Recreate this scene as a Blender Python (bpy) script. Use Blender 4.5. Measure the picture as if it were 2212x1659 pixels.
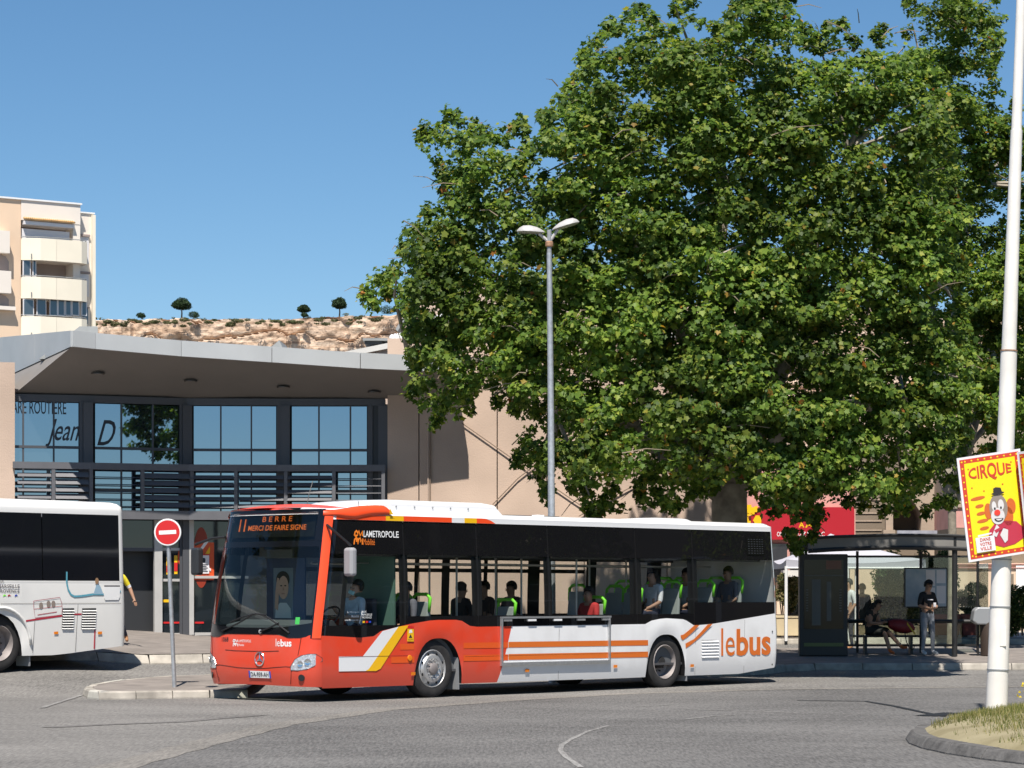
import bpy, bmesh, math, random
import numpy as np
from mathutils import Vector, Matrix, noise as mnoise
R = math.radians
random.seed(7); rng = np.random.default_rng(7)
for o in list(bpy.data.objects): bpy.data.objects.remove(o)
scene = bpy.context.scene
COL = scene.collection

# ---------------------------------------------------------------- camera
EYE, FPX, HORIZ = 1.68, 5700.0, 1285.0        # eye height (m), focal length and horizon row on a 2212 x 1659 raster
cam_d = bpy.data.cameras.new('camera'); cam = bpy.data.objects.new('camera', cam_d); COL.objects.link(cam)
cam.location = (0, 0, EYE); cam.rotation_euler = (R(90), 0, 0)
cam_d.sensor_width = 36; cam_d.lens = 36*FPX/2212; cam_d.shift_y = (HORIZ-829.5)/2212
cam_d.clip_start = .5; cam_d.clip_end = 8000
scene.camera = cam

# ---------------------------------------------------------------- light
SUN_EL, SUN_AZ = 60, -5                      # behind the camera, a little to the left
w = bpy.data.worlds.new('World'); scene.world = w; w.use_nodes = True
nt = w.node_tree; bgn = nt.nodes['Background']
sky = nt.nodes.new('ShaderNodeTexSky'); sky.sky_type = 'NISHITA'; sky.sun_disc = False
sky.sun_elevation = R(SUN_EL); sky.sun_rotation = R(180-SUN_AZ)
sky.altitude = 1500; sky.air_density = 1.0; sky.dust_density = 0.0; sky.ozone_density = 4.0
hsv = nt.nodes.new('ShaderNodeHueSaturation'); hsv.inputs['Saturation'].default_value = 1.14; hsv.inputs['Hue'].default_value = .495      # deep summer blue
nt.links.new(sky.outputs[0], hsv.inputs['Color']); nt.links.new(hsv.outputs[0], bgn.inputs[0]); bgn.inputs[1].default_value = 0.073
sd = bpy.data.lights.new('sun', 'SUN'); sd.energy = 5.0; sd.angle = R(.5); sd.color = (1, .94, .86)
sun = bpy.data.objects.new('sun', sd); COL.objects.link(sun)
to_sun = Vector((math.sin(R(SUN_AZ))*math.cos(R(SUN_EL)), -math.cos(R(SUN_AZ))*math.cos(R(SUN_EL)), math.sin(R(SUN_EL))))
sun.rotation_euler = to_sun.to_track_quat('Z', 'Y').to_euler(); sun.location = to_sun*60
vs = scene.view_settings; vs.view_transform = 'Standard'; vs.look = 'None'; vs.exposure = 0.62; vs.gamma = 1
vs.use_curve_mapping = False
scene.cycles.transparent_max_bounces = 24; scene.cycles.max_bounces = 8; scene.cycles.use_denoising = True

# ---------------------------------------------------------------- helpers
class MB:
    """collects polygons, then links them as one mesh object"""
    def __init__(s): s.v = []; s.f = []; s.m = []
    def add(s, vs_, fs, mi=0):
        b = len(s.v); s.v += [tuple(p) for p in vs_]
        s.f += [tuple(b+i for i in f) for f in fs]; s.m += [mi]*len(fs); return s
    def box(s, x0, x1, y0, y1, z0, z1, mi=0):
        return s.add([(x0,y0,z0),(x1,y0,z0),(x1,y1,z0),(x0,y1,z0),(x0,y0,z1),(x1,y0,z1),(x1,y1,z1),(x0,y1,z1)],
                     [(3,2,1,0),(4,5,6,7),(0,1,5,4),(1,2,6,5),(2,3,7,6),(3,0,4,7)], mi)
    def hexa(s, p, mi=0):      # 8 corners, bottom ring then top ring
        return s.add(p, [(3,2,1,0),(4,5,6,7),(0,1,5,4),(1,2,6,5),(2,3,7,6),(3,0,4,7)], mi)
    def cyl(s, p0, p1, r0, r1=None, n=12, mi=0, cap=True):
        r1 = r0 if r1 is None else r1
        p0 = Vector(p0); p1 = Vector(p1); d = (p1-p0).normalized()
        a = d.orthogonal().normalized(); b = d.cross(a); V = []
        for p, r in ((p0, r0), (p1, r1)):
            for i in range(n):
                t = 2*math.pi*i/n; V.append(p+a*(r*math.cos(t))+b*(r*math.sin(t)))
        F = [(i, (i+1) % n, n+(i+1) % n, n+i) for i in range(n)]
        if cap: F += [tuple(range(n-1, -1, -1)), tuple(range(n, 2*n))]
        return s.add(V, F, mi)
    def tube(s, pts, r, n=8, mi=0):
        pts = [Vector(p) for p in pts]; rr = r if isinstance(r, (list, tuple)) else [r]*len(pts); V = []
        a = None
        for i, p in enumerate(pts):
            d = (pts[min(i+1, len(pts)-1)]-pts[max(i-1, 0)]).normalized()
            a = d.orthogonal().normalized() if a is None else (a-d*a.dot(d)).normalized()
            b = d.cross(a)
            for k in range(n):
                t = 2*math.pi*k/n; V.append(p+a*(rr[i]*math.cos(t))+b*(rr[i]*math.sin(t)))
        F = [(i*n+k, i*n+(k+1) % n, (i+1)*n+(k+1) % n, (i+1)*n+k) for i in range(len(pts)-1) for k in range(n)]
        F += [tuple(range(n-1, -1, -1)), tuple((len(pts)-1)*n+k for k in range(n))]
        return s.add(V, F, mi)
    def grid(s, rows, closed=False, mi=0):
        n = len(rows[0]); V = [p for r in rows for p in r]; F = []
        for i in range(len(rows)-1):
            for k in range(n if closed else n-1):
                F.append((i*n+k, i*n+(k+1) % n, (i+1)*n+(k+1) % n, (i+1)*n+k))
        return s.add(V, F, mi)
    def prism(s, poly, a, b, fn=None, mi=0):   # polygon (u,v) swept from a to b along the third axis; fn maps (u,v,w)->xyz
        fn = fn or (lambda u, v, w_: (u, w_, v)); n = len(poly)
        V = [fn(u, v, a) for u, v in poly]+[fn(u, v, b) for u, v in poly]
        F = [tuple(range(n)), tuple(range(2*n-1, n-1, -1))]+[(i, n+i, n+(i+1) % n, (i+1) % n) for i in range(n)]
        return s.add(V, F, mi)
    def lathe(s, prof, c, axis, n=24, mi=0):   # prof: (distance along axis, radius)
        c = Vector(c); d = Vector(axis).normalized(); a = d.orthogonal().normalized(); b = d.cross(a)
        rows = [[c+d*h+a*(r*math.cos(2*math.pi*i/n))+b*(r*math.sin(2*math.pi*i/n)) for i in range(n)] for h, r in prof]
        return s.grid(rows, True, mi)
    def build(s, name, mats, parent=None, smooth=False, bevel=0, fix=True):
        me = bpy.data.meshes.new(name); me.from_pydata(s.v, [], s.f)
        mats = mats if isinstance(mats, (list, tuple)) else [mats]
        for m in mats: me.materials.append(m)
        if len(mats) > 1: me.polygons.foreach_set('material_index', s.m)
        if fix:
            bm = bmesh.new(); bm.from_mesh(me); bmesh.ops.recalc_face_normals(bm, faces=bm.faces); bm.to_mesh(me); bm.free()
        o = bpy.data.objects.new(name, me); COL.objects.link(o)
        if parent: o.parent = parent
        if smooth:
            me.shade_smooth()
            if smooth != 'all': me.set_sharp_from_angle(angle=R(38))
        if bevel:
            b = o.modifiers.new('bevel', 'BEVEL'); b.width = bevel; b.segments = 2; b.limit_method = 'ANGLE'
        return o
def tag(o, label=None, cat=None, group=None, kind=None):
    if label: o['label'] = label
    if cat: o['category'] = cat
    if group: o['group'] = group
    if kind: o['kind'] = kind
    return o
def thing(name, label, cat, loc=(0, 0, 0), rz=0, group=None):
    o = bpy.data.objects.new(name, None); COL.objects.link(o); o.empty_display_size = .2
    o.location = loc; o.rotation_euler = (0, 0, rz); return tag(o, label, cat, group)
def structure(o): return tag(o, kind='structure')
def copy_tree(o, parent=None):
    c = o.copy(); COL.objects.link(c); c.parent = parent
    for ch in o.children: copy_tree(ch, c)
    return c
def text_mesh(txt, height, width=None, bold=0.0, shear=0.0, align='LEFT'):
    cu = bpy.data.curves.new('t', 'FONT'); cu.body = txt; cu.offset = bold; cu.shear = shear; cu.resolution_u = 3
    ob = bpy.data.objects.new('t', cu); me = bpy.data.meshes.new_from_object(ob)
    V = [v.co.copy() for v in me.vertices]; F = [tuple(p.vertices) for p in me.polygons]
    bpy.data.objects.remove(ob); bpy.data.curves.remove(cu); bpy.data.meshes.remove(me)
    x0 = min(v.x for v in V); x1 = max(v.x for v in V); y0 = min(v.y for v in V); y1 = max(v.y for v in V)
    sy = height/(y1-y0); sx = sy if width is None else width/(x1-x0)
    P = [((v.x-x0)*sx, (v.y-y0)*sy) for v in V]
    if align == 'CENTER':
        h = (x1-x0)*sx/2; P = [(a-h, b) for a, b in P]
    return P, F
class Plane:
    """an upright plane through a ground point, heading ang from +X; pix() sights a raster point on it"""
    def __init__(s, x, y, ang): s.x, s.y, s.c, s.s = x, y, math.cos(ang), math.sin(ang)
    def pix(s, px, py):
        u = (px-1106)/FPX; t = (u*s.y-s.x)/(s.c-u*s.s); D = s.y+s.s*t
        return t, EYE+(HORIZ-py)*D/FPX
    def pt(s, t, z, off=0):      # off towards the viewer's side
        return (s.x+s.c*t+s.s*off, s.y+s.s*t-s.c*off, z)
    def box(s, mb, t0, t1, z0, z1, o0, o1, mi=0):
        return mb.hexa([s.pt(t0,z0,o1), s.pt(t1,z0,o1), s.pt(t1,z0,o0), s.pt(t0,z0,o0), s.pt(t0,z1,o1), s.pt(t1,z1,o1), s.pt(t1,z1,o0), s.pt(t0,z1,o0)], mi)
def sight(px, D): return (px-1106)*D/FPX
def zat(py, D): return EYE+(HORIZ-py)*D/FPX
def sstep(a, b, x):
    t = max(0, min(1, (x-a)/(b-a))); return t*t*(3-2*t)
def lerp_pts(pts, x):
    if x <= pts[0][0]: return pts[0][1]
    for (a, p), (b, q) in zip(pts, pts[1:]):
        if x <= b: return p+(q-p)*(x-a)/(b-a) if b > a else q
    return pts[-1][1]
def ground(x, y):
    wl = sstep(0, -5, x) if x < 0 else 0.0
    y0 = 45.5-3*sstep(-6.8, -8.8, x) if x < -6.8 else 45.5
    left = .055*max(0, min(52-y0, y-y0))+.022*max(0, min(8, y-52)); right = .006*max(0, min(11, y-45))+.014*max(0, min(5, y-56))+.055*max(0, min(6, y-61))
    return wl*left+(1-wl)*right

# ---------------------------------------------------------------- materials
def mat(name, col, rough=.6, metal=0, var=0.0, scale=4.0, bump=0.0, bscale=40.0, spec=.5, emit=None, coat=0, col2=None, detail=4):
    m = bpy.data.materials.new(name); m.use_nodes = True; nt_ = m.node_tree; N = nt_.nodes; L = nt_.links
    b = N['Principled BSDF']; b.inputs['Base Color'].default_value = (*col, 1)
    b.inputs['Roughness'].default_value = rough; b.inputs['Metallic'].default_value = metal
    b.inputs['Specular IOR Level'].default_value = spec
    if coat: b.inputs['Coat Weight'].default_value = coat; b.inputs['Coat Roughness'].default_value = .04
    if emit: b.inputs['Emission Color'].default_value = (*emit[:3], 1); b.inputs['Emission Strength'].default_value = emit[3]
    if var or col2 or bump:
        tc = N.new('ShaderNodeTexCoord')
    if var or col2:
        n = N.new('ShaderNodeTexNoise'); n.inputs['Scale'].default_value = scale; n.inputs['Detail'].default_value = detail
        L.new(tc.outputs['Object'], n.inputs['Vector'])
        r = N.new('ShaderNodeValToRGB'); r.color_ramp.elements[0].position = .3; r.color_ramp.elements[1].position = .7
        c2 = col2 or tuple(min(1, c*(1+var)) for c in col); c1 = col if col2 else tuple(c*(1-var) for c in col)
        r.color_ramp.elements[0].color = (*c1, 1); r.color_ramp.elements[1].color = (*c2, 1)
        L.new(n.outputs['Fac'], r.inputs['Fac']); L.new(r.outputs[0], b.inputs['Base Color'])
    if bump:
        n2 = N.new('ShaderNodeTexNoise'); n2.inputs['Scale'].default_value = bscale; n2.inputs['Detail'].default_value = 6
        L.new(tc.outputs['Object'], n2.inputs['Vector'])
        bp = N.new('ShaderNodeBump'); bp.inputs['Strength'].default_value = bump; bp.inputs['Distance'].default_value = .02
        L.new(n2.outputs['Fac'], bp.inputs['Height']); L.new(bp.outputs[0], b.inputs['Normal'])
    return m
def node(m, t, **kw):
    n = m.node_tree.nodes.new(t)
    for k, v in kw.items(): setattr(n, k, v)
    return n
def math_node(m, op, a, b=None):
    n = node(m, 'ShaderNodeMath', operation=op); L = m.node_tree.links
    for i, v in enumerate((a, b)):
        if v is None: continue
        if isinstance(v, (int, float)): n.inputs[i].default_value = v
        else: L.new(v, n.inputs[i])
    return n.outputs[0]
def glass_mat(name, tint, refl=.06, rough=.01, black=None):
    """window glass: tinted see-through plus mirror reflection; black(m, x, z) gives a mask for the black printed border"""
    m = bpy.data.materials.new(name); m.use_nodes = True; N = m.node_tree.nodes; L = m.node_tree.links; N.clear()
    out = N.new('ShaderNodeOutputMaterial'); tr = N.new('ShaderNodeBsdfTransparent'); tr.inputs[0].default_value = (*tint, 1)
    gl = N.new('ShaderNodeBsdfGlossy'); gl.inputs['Roughness'].default_value = rough; gl.inputs[0].default_value = (1, 1, 1, 1)
    lw_ = N.new('ShaderNodeLayerWeight')          # thin pane: the same reflectance from both sides
    fac = math_node(m, 'ADD', math_node(m, 'MULTIPLY', math_node(m, 'POWER', lw_.outputs['Facing'], 4.5), .92), .05+refl)
    base = tr.outputs[0]
    if black:
        tc = N.new('ShaderNodeTexCoord'); sp = N.new('ShaderNodeSeparateXYZ'); L.new(tc.outputs['Object'], sp.inputs[0])
        df = N.new('ShaderNodeBsdfDiffuse'); df.inputs[0].default_value = (.008, .008, .009, 1)
        mx0 = N.new('ShaderNodeMixShader'); L.new(black(m, sp.outputs[0], sp.outputs[2]), mx0.inputs[0])
        L.new(tr.outputs[0], mx0.inputs[1]); L.new(df.outputs[0], mx0.inputs[2]); base = mx0.outputs[0]
    mx = N.new('ShaderNodeMixShader'); L.new(fac, mx.inputs[0]); L.new(base, mx.inputs[1]); L.new(gl.outputs[0], mx.inputs[2])
    L.new(mx.outputs[0], out.inputs[0]); return m
def leaf_mat(name, cols, trans=.35, rough=.5):
    m = bpy.data.materials.new(name); m.use_nodes = True; N = m.node_tree.nodes; L = m.node_tree.links; N.clear()
    out = N.new('ShaderNodeOutputMaterial'); g = N.new('ShaderNodeNewGeometry')
    r = N.new('ShaderNodeValToRGB'); el = r.color_ramp.elements
    for i, (p, c) in enumerate(cols):
        e = el[i] if i < 2 else el.new(p)
        e.position = p; e.color = (*c, 1)
    L.new(g.outputs['Random Per Island'], r.inputs[0])
    tcn = N.new('ShaderNodeTexCoord'); nz_ = N.new('ShaderNodeTexNoise'); nz_.inputs['Scale'].default_value = .55; nz_.inputs['Detail'].default_value = 2; L.new(tcn.outputs['Object'], nz_.inputs[0])
    mr_ = N.new('ShaderNodeMapRange'); mr_.inputs[1].default_value = .3; mr_.inputs[2].default_value = .7; mr_.inputs[3].default_value = .62; mr_.inputs[4].default_value = 1.35; L.new(nz_.outputs[0], mr_.inputs[0])
    hv = N.new('ShaderNodeHueSaturation'); L.new(mr_.outputs[0], hv.inputs['Value']); L.new(r.outputs[0], hv.inputs['Color']); r = hv
    b = N.new('ShaderNodeBsdfPrincipled'); b.inputs['Roughness'].default_value = rough; b.inputs['Specular IOR Level'].default_value = .22
    L.new(r.outputs[0], b.inputs['Base Color'])
    t = N.new('ShaderNodeBsdfTranslucent'); hs = N.new('ShaderNodeHueSaturation'); hs.inputs['Value'].default_value = 1.6; hs.inputs['Saturation'].default_value = 1.1
    L.new(r.outputs[0], hs.inputs['Color']); L.new(hs.outputs[0], t.inputs[0])
    mx = N.new('ShaderNodeMixShader'); mx.inputs[0].default_value = trans
    L.new(b.outputs[0], mx.inputs[1]); L.new(t.outputs[0], mx.inputs[2]); L.new(mx.outputs[0], out.inputs[0]); return m

M = {}
M['asphalt'] = None
def asphalt_mat(name, c1, c2, patch=.35):
    m = mat(name, c1, rough=.9, bump=.6, bscale=70, spec=.25); N = m.node_tree.nodes; L = m.node_tree.links; b = N['Principled BSDF']
    tc = N['Texture Coordinate']
    n1 = node(m, 'ShaderNodeTexNoise'); n1.inputs['Scale'].default_value = .35; n1.inputs['Detail'].default_value = 5
    mp = node(m, 'ShaderNodeMapping'); mp.inputs['Scale'].default_value = (.8, 1.0, 1); L.new(tc.outputs['Object'], mp.inputs[0]); L.new(mp.outputs[0], n1.inputs[0])
    n2 = node(m, 'ShaderNodeTexNoise'); n2.inputs['Scale'].default_value = 32; n2.inputs['Detail'].default_value = 8; n2.inputs['Roughness'].default_value = .75
    mp2 = node(m, 'ShaderNodeMapping'); mp2.inputs['Scale'].default_value = (1, .10, 1); L.new(tc.outputs['Object'], mp2.inputs[0]); L.new(mp2.outputs[0], n2.inputs[0])
    f = math_node(m, 'ADD', math_node(m, 'MULTIPLY', n1.outputs[0], .4), math_node(m, 'MULTIPLY', n2.outputs[0], .95))
    r = node(m, 'ShaderNodeValToRGB'); r.color_ramp.elements[0].position = .78; r.color_ramp.elements[1].position = 1.0
    r.color_ramp.elements[0].color = (*c1, 1); r.color_ramp.elements[1].color = (*c2, 1)
    L.new(math_node(m, 'ADD', math_node(m, 'MULTIPLY', math_node(m, 'SUBTRACT', f, .675), .55), .89), r.inputs[0]); L.new(r.outputs[0], b.inputs['Base Color']); return m
M['asphalt'] = asphalt_mat('asphalt light', (.080, .076, .072), (.255, .243, .226))
M['asphalt2'] = asphalt_mat('asphalt dark', (.052, .050, .049), (.20, .193, .185))
M['patch'] = asphalt_mat('asphalt patch', (.10, .095, .09), (.19, .18, .17))
M['strip'] = asphalt_mat('concrete strip', (.10, .095, .087), (.27, .25, .225))
M['kerb'] = mat('kerb concrete', (.35, .32, .275), .85, var=.34, scale=3, bump=.3, bscale=30)
M['kerbd'] = mat('dark kerb stone', (.10, .095, .09), .9, var=.35, scale=6, bump=.6, bscale=25)
M['kerbw'] = mat('kerb white end', (.44, .42, .37), .8, var=.15, scale=6)
M['pave'] = mat('pavement asphalt', (.20, .175, .155), .9, var=.2, scale=2.5, bump=.3, bscale=60)
M['grassbed'] = mat('dry soil', (.19, .16, .085), .95, col2=(.30, .26, .16), scale=1.6, bump=.7, bscale=16)
M['steel'] = mat('galvanised steel', (.42, .44, .46), .5, .6, var=.15, scale=14)
M['sign_grey'] = mat('sign back grey', (.30, .31, .32), .5, .3)
M['white'] = mat('white paint', (.78, .78, .77), .35, var=.03, scale=2)
M['mastwhite'] = mat('mast paint', (.74, .71, .66), .5, var=.08, scale=3)
M['red'] = mat('sign red', (.58, .02, .02), .35)
M['black'] = mat('black plastic', (.012, .012, .013), .45)
M['dark'] = mat('dark frame', (.028, .03, .033), .45)
M['rubber'] = mat('tyre rubber', (.022, .021, .021), .85, var=.3, scale=9)
M['chrome'] = mat('chrome', (.75, .75, .76), .18, 1)
M['alu'] = mat('aluminium', (.55, .56, .57), .38, .8, var=.1, scale=20)
M['orange'] = mat('orange print', (.72, .16, .02), .4)
M['yellow'] = mat('yellow print', (.86, .50, .01), .35)
M['amber'] = mat('amber lens', (.8, .22, .01), .3)
# ================================================================ ground, pavements, kerbs
def axis(lo, hi, step, far): return far[0]+[lo+i*step for i in range(int(round((hi-lo)/step))+1)]+far[1]
gx = axis(-24, 26, .5, ([-4000, -1200, -400, -150, -60, -35], [40, 70, 160, 400, 1200, 4000]))
gy = axis(18, 80, .5, ([-2500, -600, -150, -40, -5, 6, 12], [90, 120, 180, 300, 700, 2000, 5000]))
mb = MB(); mb.grid([[(x, y, ground(x, y)) for x in gx] for y in gy])
structure(mb.build('ground', M['asphalt'], smooth='all'))
def ribbon(name, pts, width, mat_, lift=.004, seg=.4):
    P = []
    for (a, b) in zip(pts, pts[1:]):
        n = max(1, int((Vector(b)-Vector(a)).length/seg))
        P += [Vector(a).lerp(Vector(b), i/n) for i in range(n)]
    P.append(Vector(pts[-1])); L_, R_ = [], []
    for i, p in enumerate(P):
        d = (P[min(i+1, len(P)-1)]-P[max(i-1, 0)]).normalized(); nrm = Vector((-d.y, d.x))
        ww = width*(1+.12*math.sin(i*1.7))/2
        for lst, s_ in ((L_, ww), (R_, -ww)):
            q = p+nrm*s_; lst.append((q.x, q.y, ground(q.x, q.y)+lift))
    return structure(MB().grid([L_, R_]).build(name, mat_, smooth='all'))
def gp(px, py):
    D = EYE*FPX/(py-HORIZ)
    for _ in range(60): D = .8*D+.2*(EYE-ground((px-1106)*D/FPX, D))*FPX/(py-HORIZ)
    return ((px-1106)*D/FPX, D)
# the roundabout lane: darker, newer asphalt in front of the seam
seam = [gp(150, 1720), gp(247, 1659), gp(450, 1604), gp(600, 1567), gp(825, 1534), gp(1105, 1513), gp(1356, 1499), gp(1655, 1490), gp(1900, 1487), gp(2212, 1484), gp(2500, 1482)]
rows = []
for k in range(25):
    t = k/24; row = []
    for (x, y) in seam:
        yy = y-.1; xx = x; q = (xx*(1-t)+(xx*1.0+2.0)*t, yy*(1-t)+8*t); row.append((q[0], q[1], ground(*q)+.004))
    rows.append(row)
structure(MB().grid(rows).build('roundabout_road', M['asphalt2'], smooth='all'))
ribbon('seam_strip', seam, .42, M['strip'], .008)
# worn thin white paint
M['worn'] = asphalt_mat('worn paint', (.12, .115, .11), (.33, .32, .305))
for pts, wd in (([gp(1255, 1659), gp(1222, 1636), gp(1210, 1622), gp(1214, 1610), gp(1236, 1597), gp(1270, 1581), gp(1316, 1568)], .06),
                ([gp(1476, 1533), gp(1600, 1536), gp(1721, 1541)], .07), ([gp(1366, 1527), gp(1420, 1525), gp(1456, 1522)], .06),
                ([gp(1480, 1555), gp(1540, 1548), gp(1590, 1545)], .06),
                ([gp(90, 1530), gp(130, 1517), gp(178, 1502)], .08)):
    ribbon('road_marking', pts, wd, M['worn'], .009)
ribbon('road_repair', [gp(100, 1572), gp(220, 1566), gp(380, 1560), gp(560, 1545)], .25, M['patch'], .006)

M['roadshadow'] = mat('painted road shadow', (.012, .012, .013), .6)  # dark shadow on the road, painted as flat ribbons beside the grass island
ribbon('road_shadow', [gp(1721, 1514), gp(1800, 1515), gp(1870, 1516), gp(1930, 1526), gp(1990, 1539), gp(2040, 1549)], .11, M['roadshadow'], .010)
ribbon('road_shadow', [gp(1998, 1548), gp(2030, 1545), gp(2062, 1541)], .34, M['roadshadow'], .012)
def kerb_run(name, pts, m, w_=.18, h=.15, step=1.0, slope=.03, inside=1, parent=None, z0=None):
    """row of kerb stones along a line; each stone is a piece of its own"""
    root = parent
    if root is None:
        root = bpy.data.objects.new(name, None); COL.objects.link(root); structure(root)
    P = [Vector(p) for p in pts]; cum = [0]
    for a, b in zip(P, P[1:]): cum.append(cum[-1]+(b-a).length)
    def at(d):
        for i in range(len(P)-1):
            if d <= cum[i+1] or i == len(P)-2:
                return P[i].lerp(P[i+1], (d-cum[i])/max(1e-6, cum[i+1]-cum[i]))
    n = max(1, int(cum[-1]/step))
    for i in range(n):
        a = at(cum[-1]*i/n+.008); b = at(cum[-1]*(i+1)/n-.008); d = (b-a).normalized(); nr = Vector((-d.y, d.x))*inside
        za, zb = ground(a.x, a.y), ground(b.x, b.y); j = random.uniform(-.006, .006); hh = h+j
        V = []
        prof = [(0, -.12), (0, .02), (slope, hh-.025), (slope+.025, hh), (w_, hh), (w_, -.12)]
        for p, zz in ((a, za), (b, zb)):
            for o_, zz2 in prof: q = p+nr*o_; V.append((q.x, q.y, zz+zz2))
        k = len(prof)
        mbk = MB().add(V, [tuple(range(k)), tuple(range(2*k-1, k-1, -1))]+[(t, k+t, k+(t+1) % k, (t+1) % k) for t in range(k)])
        mbk.build('kerb_stone', m[i % len(m)] if isinstance(m, list) else m, root)
    return root
def slab(name, edge, m, h=.148, sub=1.0):
    """pavement sheet over a quad strip: edge = list of (near point, far point)"""
    rows = []
    for (a, b) in edge:
        a = Vector(a); b = Vector(b); n = max(2, int((b-a).length/sub))
        rows.append([(*(a.lerp(b, i/12)), ground(*(a.lerp(b, i/12)))+h) for i in range(13)])
    return structure(MB().grid(rows).build(name, m, smooth='all'))
# pavement in front of the station (coach stand)
sk = [(-7.9, 50.9), (-7.2, 51.3), (-5.2, 51.9), (-3, 52.0), (0, 52.6), (2.2, 53.0)]
kerb_run('station_kerb', [(-14, 49.6), (-11, 49.7), (-9, 50.2)]+sk, M['kerb'], .2, .18, 1.0, .09)
slab('station_pavement', [((-14, 49.75), (-14, 70)), ((-11, 49.85), (-11, 70)), ((-9, 50.35), (-9, 70))]+[((x, y+.15), (x, 70)) for x, y in sk], M['pave'], .177)
# pavement with the bus shelter
rk = [(2.2, 53.0), (3.2, 52.6), (4.6, 52.9), (5.3, 54.2), (5.9, 55.8), (6.6, 56.3), (9, 56.4), (12, 56.4), (16, 56.2)]
kerb_run('shelter_kerb', rk, M['kerb'], .2, .15, 1.0, .03)
slab('shelter_pavement', [((x, y+.15), (x, 63.2)) for x, y in rk], M['pave'], .147)
rk2 = [(2.6, 63.4), (9, 63.5), (17, 63.3)]
slab('shelter_back_pavement', [((x, y+3.1), (x, 78)) for x, y in rk2], M['kerb'], .14)
kerb_run('terrace_kerb', [(x, y+3.0) for x, y in rk2], M['kerb'], .2, .142, 1.2, .03)
# small island with the no-entry sign
isl = [gp(440, 1508), gp(400, 1508.5), gp(330, 1510), gp(262, 1511), gp(215, 1511.5), gp(190, 1509), gp(178, 1503), gp(186, 1496), gp(215, 1490), gp(262, 1483), gp(320, 1478), gp(380, 1474), gp(440, 1472)]
isl = [(-4.3, 43.0)]+isl+[(-4.3, isl[-1][1]+.1)]
ir = bpy.data.objects.new('traffic_island', None); COL.objects.link(ir); structure(ir)
kerb_run('', isl, [M['kerb'], M['kerb'], M['kerb'], M['kerb'], M['kerbw'], M['kerb']], .16, .13, .62, .02, -1, parent=ir)
ip = [Vector(p) for p in isl]; cc = sum(ip, Vector((0, 0)))/len(ip)
mb = MB(); V = [(cc.x, cc.y, ground(*cc)+.125)]+[(*(p.lerp(cc, .05)), ground(p.x, p.y)+.122) for p in ip]
mb.add(V, [(0, i, i+1) for i in range(1, len(ip))]+[(0, len(ip), 1)])
mb.build('island_paving', M['pave'], ir)
# round grass island with its dark kerb
GC, GR = (13.2, 29.2), 8.75
def mound(x, y):
    r = math.hypot(x-GC[0], y-GC[1])/(GR-.195)
    return .10+.64*max(0, 1-r)**.53+.02*mnoise.noise(Vector((x*1.3, y*1.3, 0)))
gr = bpy.data.objects.new('grass_island', None); COL.objects.link(gr); structure(gr)
kerb_run('', [(GC[0]+GR*math.cos(R(a)), GC[1]+GR*math.sin(R(a))) for a in range(96, 265, 3)], M['kerbd'], .24, .12, .95, .05, 1, parent=gr)
mb = MB(); rows = []
for k in range(41):
    r = (GR-.2)*(k/40)**.6
    rows.append([(GC[0]+r*math.cos(R(a)), GC[1]+r*math.sin(R(a)), mound(GC[0]+r*math.cos(R(a)), GC[1]+r*math.sin(R(a)))) for a in range(0, 360, 3)])
mb.grid(rows, True).build('soil', M['grassbed'], gr, smooth='all')
def blades(name, pts, hmin, hmax, wdt, m, parent=None, lean=.5, lvs=1):
    n = len(pts); P = np.array(pts); a = rng.uniform(0, 2*np.pi, n); h = rng.uniform(hmin, hmax, n); ln = rng.uniform(.1, lean, n)*h; b = rng.uniform(0, 2*np.pi, n)
    dx = np.cos(a)*wdt/2; dy = np.sin(a)*wdt/2; V = np.zeros((n, 3, 3))
    V[:, 0] = P+np.stack([dx, dy, 0*dx], 1); V[:, 1] = P-np.stack([dx, dy, 0*dx], 1)
    V[:, 2] = P+np.stack([np.cos(b)*ln, np.sin(b)*ln, h], 1)
    return np_mesh(name, V.reshape(-1, 3), np.arange(3*n).reshape(-1, 3), m, parent)
def np_mesh(name, V, F, m, parent=None, smooth=False):
    F = np.asarray(F, dtype=np.int32); k = F.shape[1]; me = bpy.data.meshes.new(name)
    me.vertices.add(len(V)); me.vertices.foreach_set('co', np.ascontiguousarray(V, dtype=np.float32).ravel())
    me.loops.add(F.size); me.loops.foreach_set('vertex_index', F.ravel())
    me.polygons.add(len(F)); me.polygons.foreach_set('loop_start', np.arange(0, F.size, k, dtype=np.int32)); me.polygons.foreach_set('loop_total', np.full(len(F), k, dtype=np.int32))
    me.update(calc_edges=True); me.materials.append(m)
    o = bpy.data.objects.new(name, me); COL.objects.link(o)
    if parent: o.parent = parent
    return o
M['grass'] = leaf_mat('grass', [(0, (.07, .10, .02)), (.45, (.15, .17, .04)), (.75, (.30, .26, .10)), (1, (.42, .37, .19))], .3, .7)
pts = []
while len(pts) < 52000:
    x = random.uniform(4.4, 10); y = random.uniform(20.5, 37.5); r = math.hypot(x-GC[0], y-GC[1])
    if r > GR-.3: continue
    dn = mnoise.noise(Vector((x*.9, y*.9, 3)))+.35*mnoise.noise(Vector((x*4, y*4, 5)))
    if r > GR-1.2: dn -= .34*(r-GR+1.2)*(1.3 if y < 32.5 else .5)
    dn += .42
    if dn > -.1+random.uniform(-.25, .25): pts.append((x, y, mound(x, y)-.01))
tag(blades('grass', pts, .025, .095, .009, M['grass']), 'dry yellow green grass on the round traffic island', 'grass', kind='stuff')
M['flower'] = mat('yellow flower', (.75, .55, .02), .6)
pts = [(6.75+random.gauss(0, .2), 32.6+random.gauss(0, .5), 0) for _ in range(140)]
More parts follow.
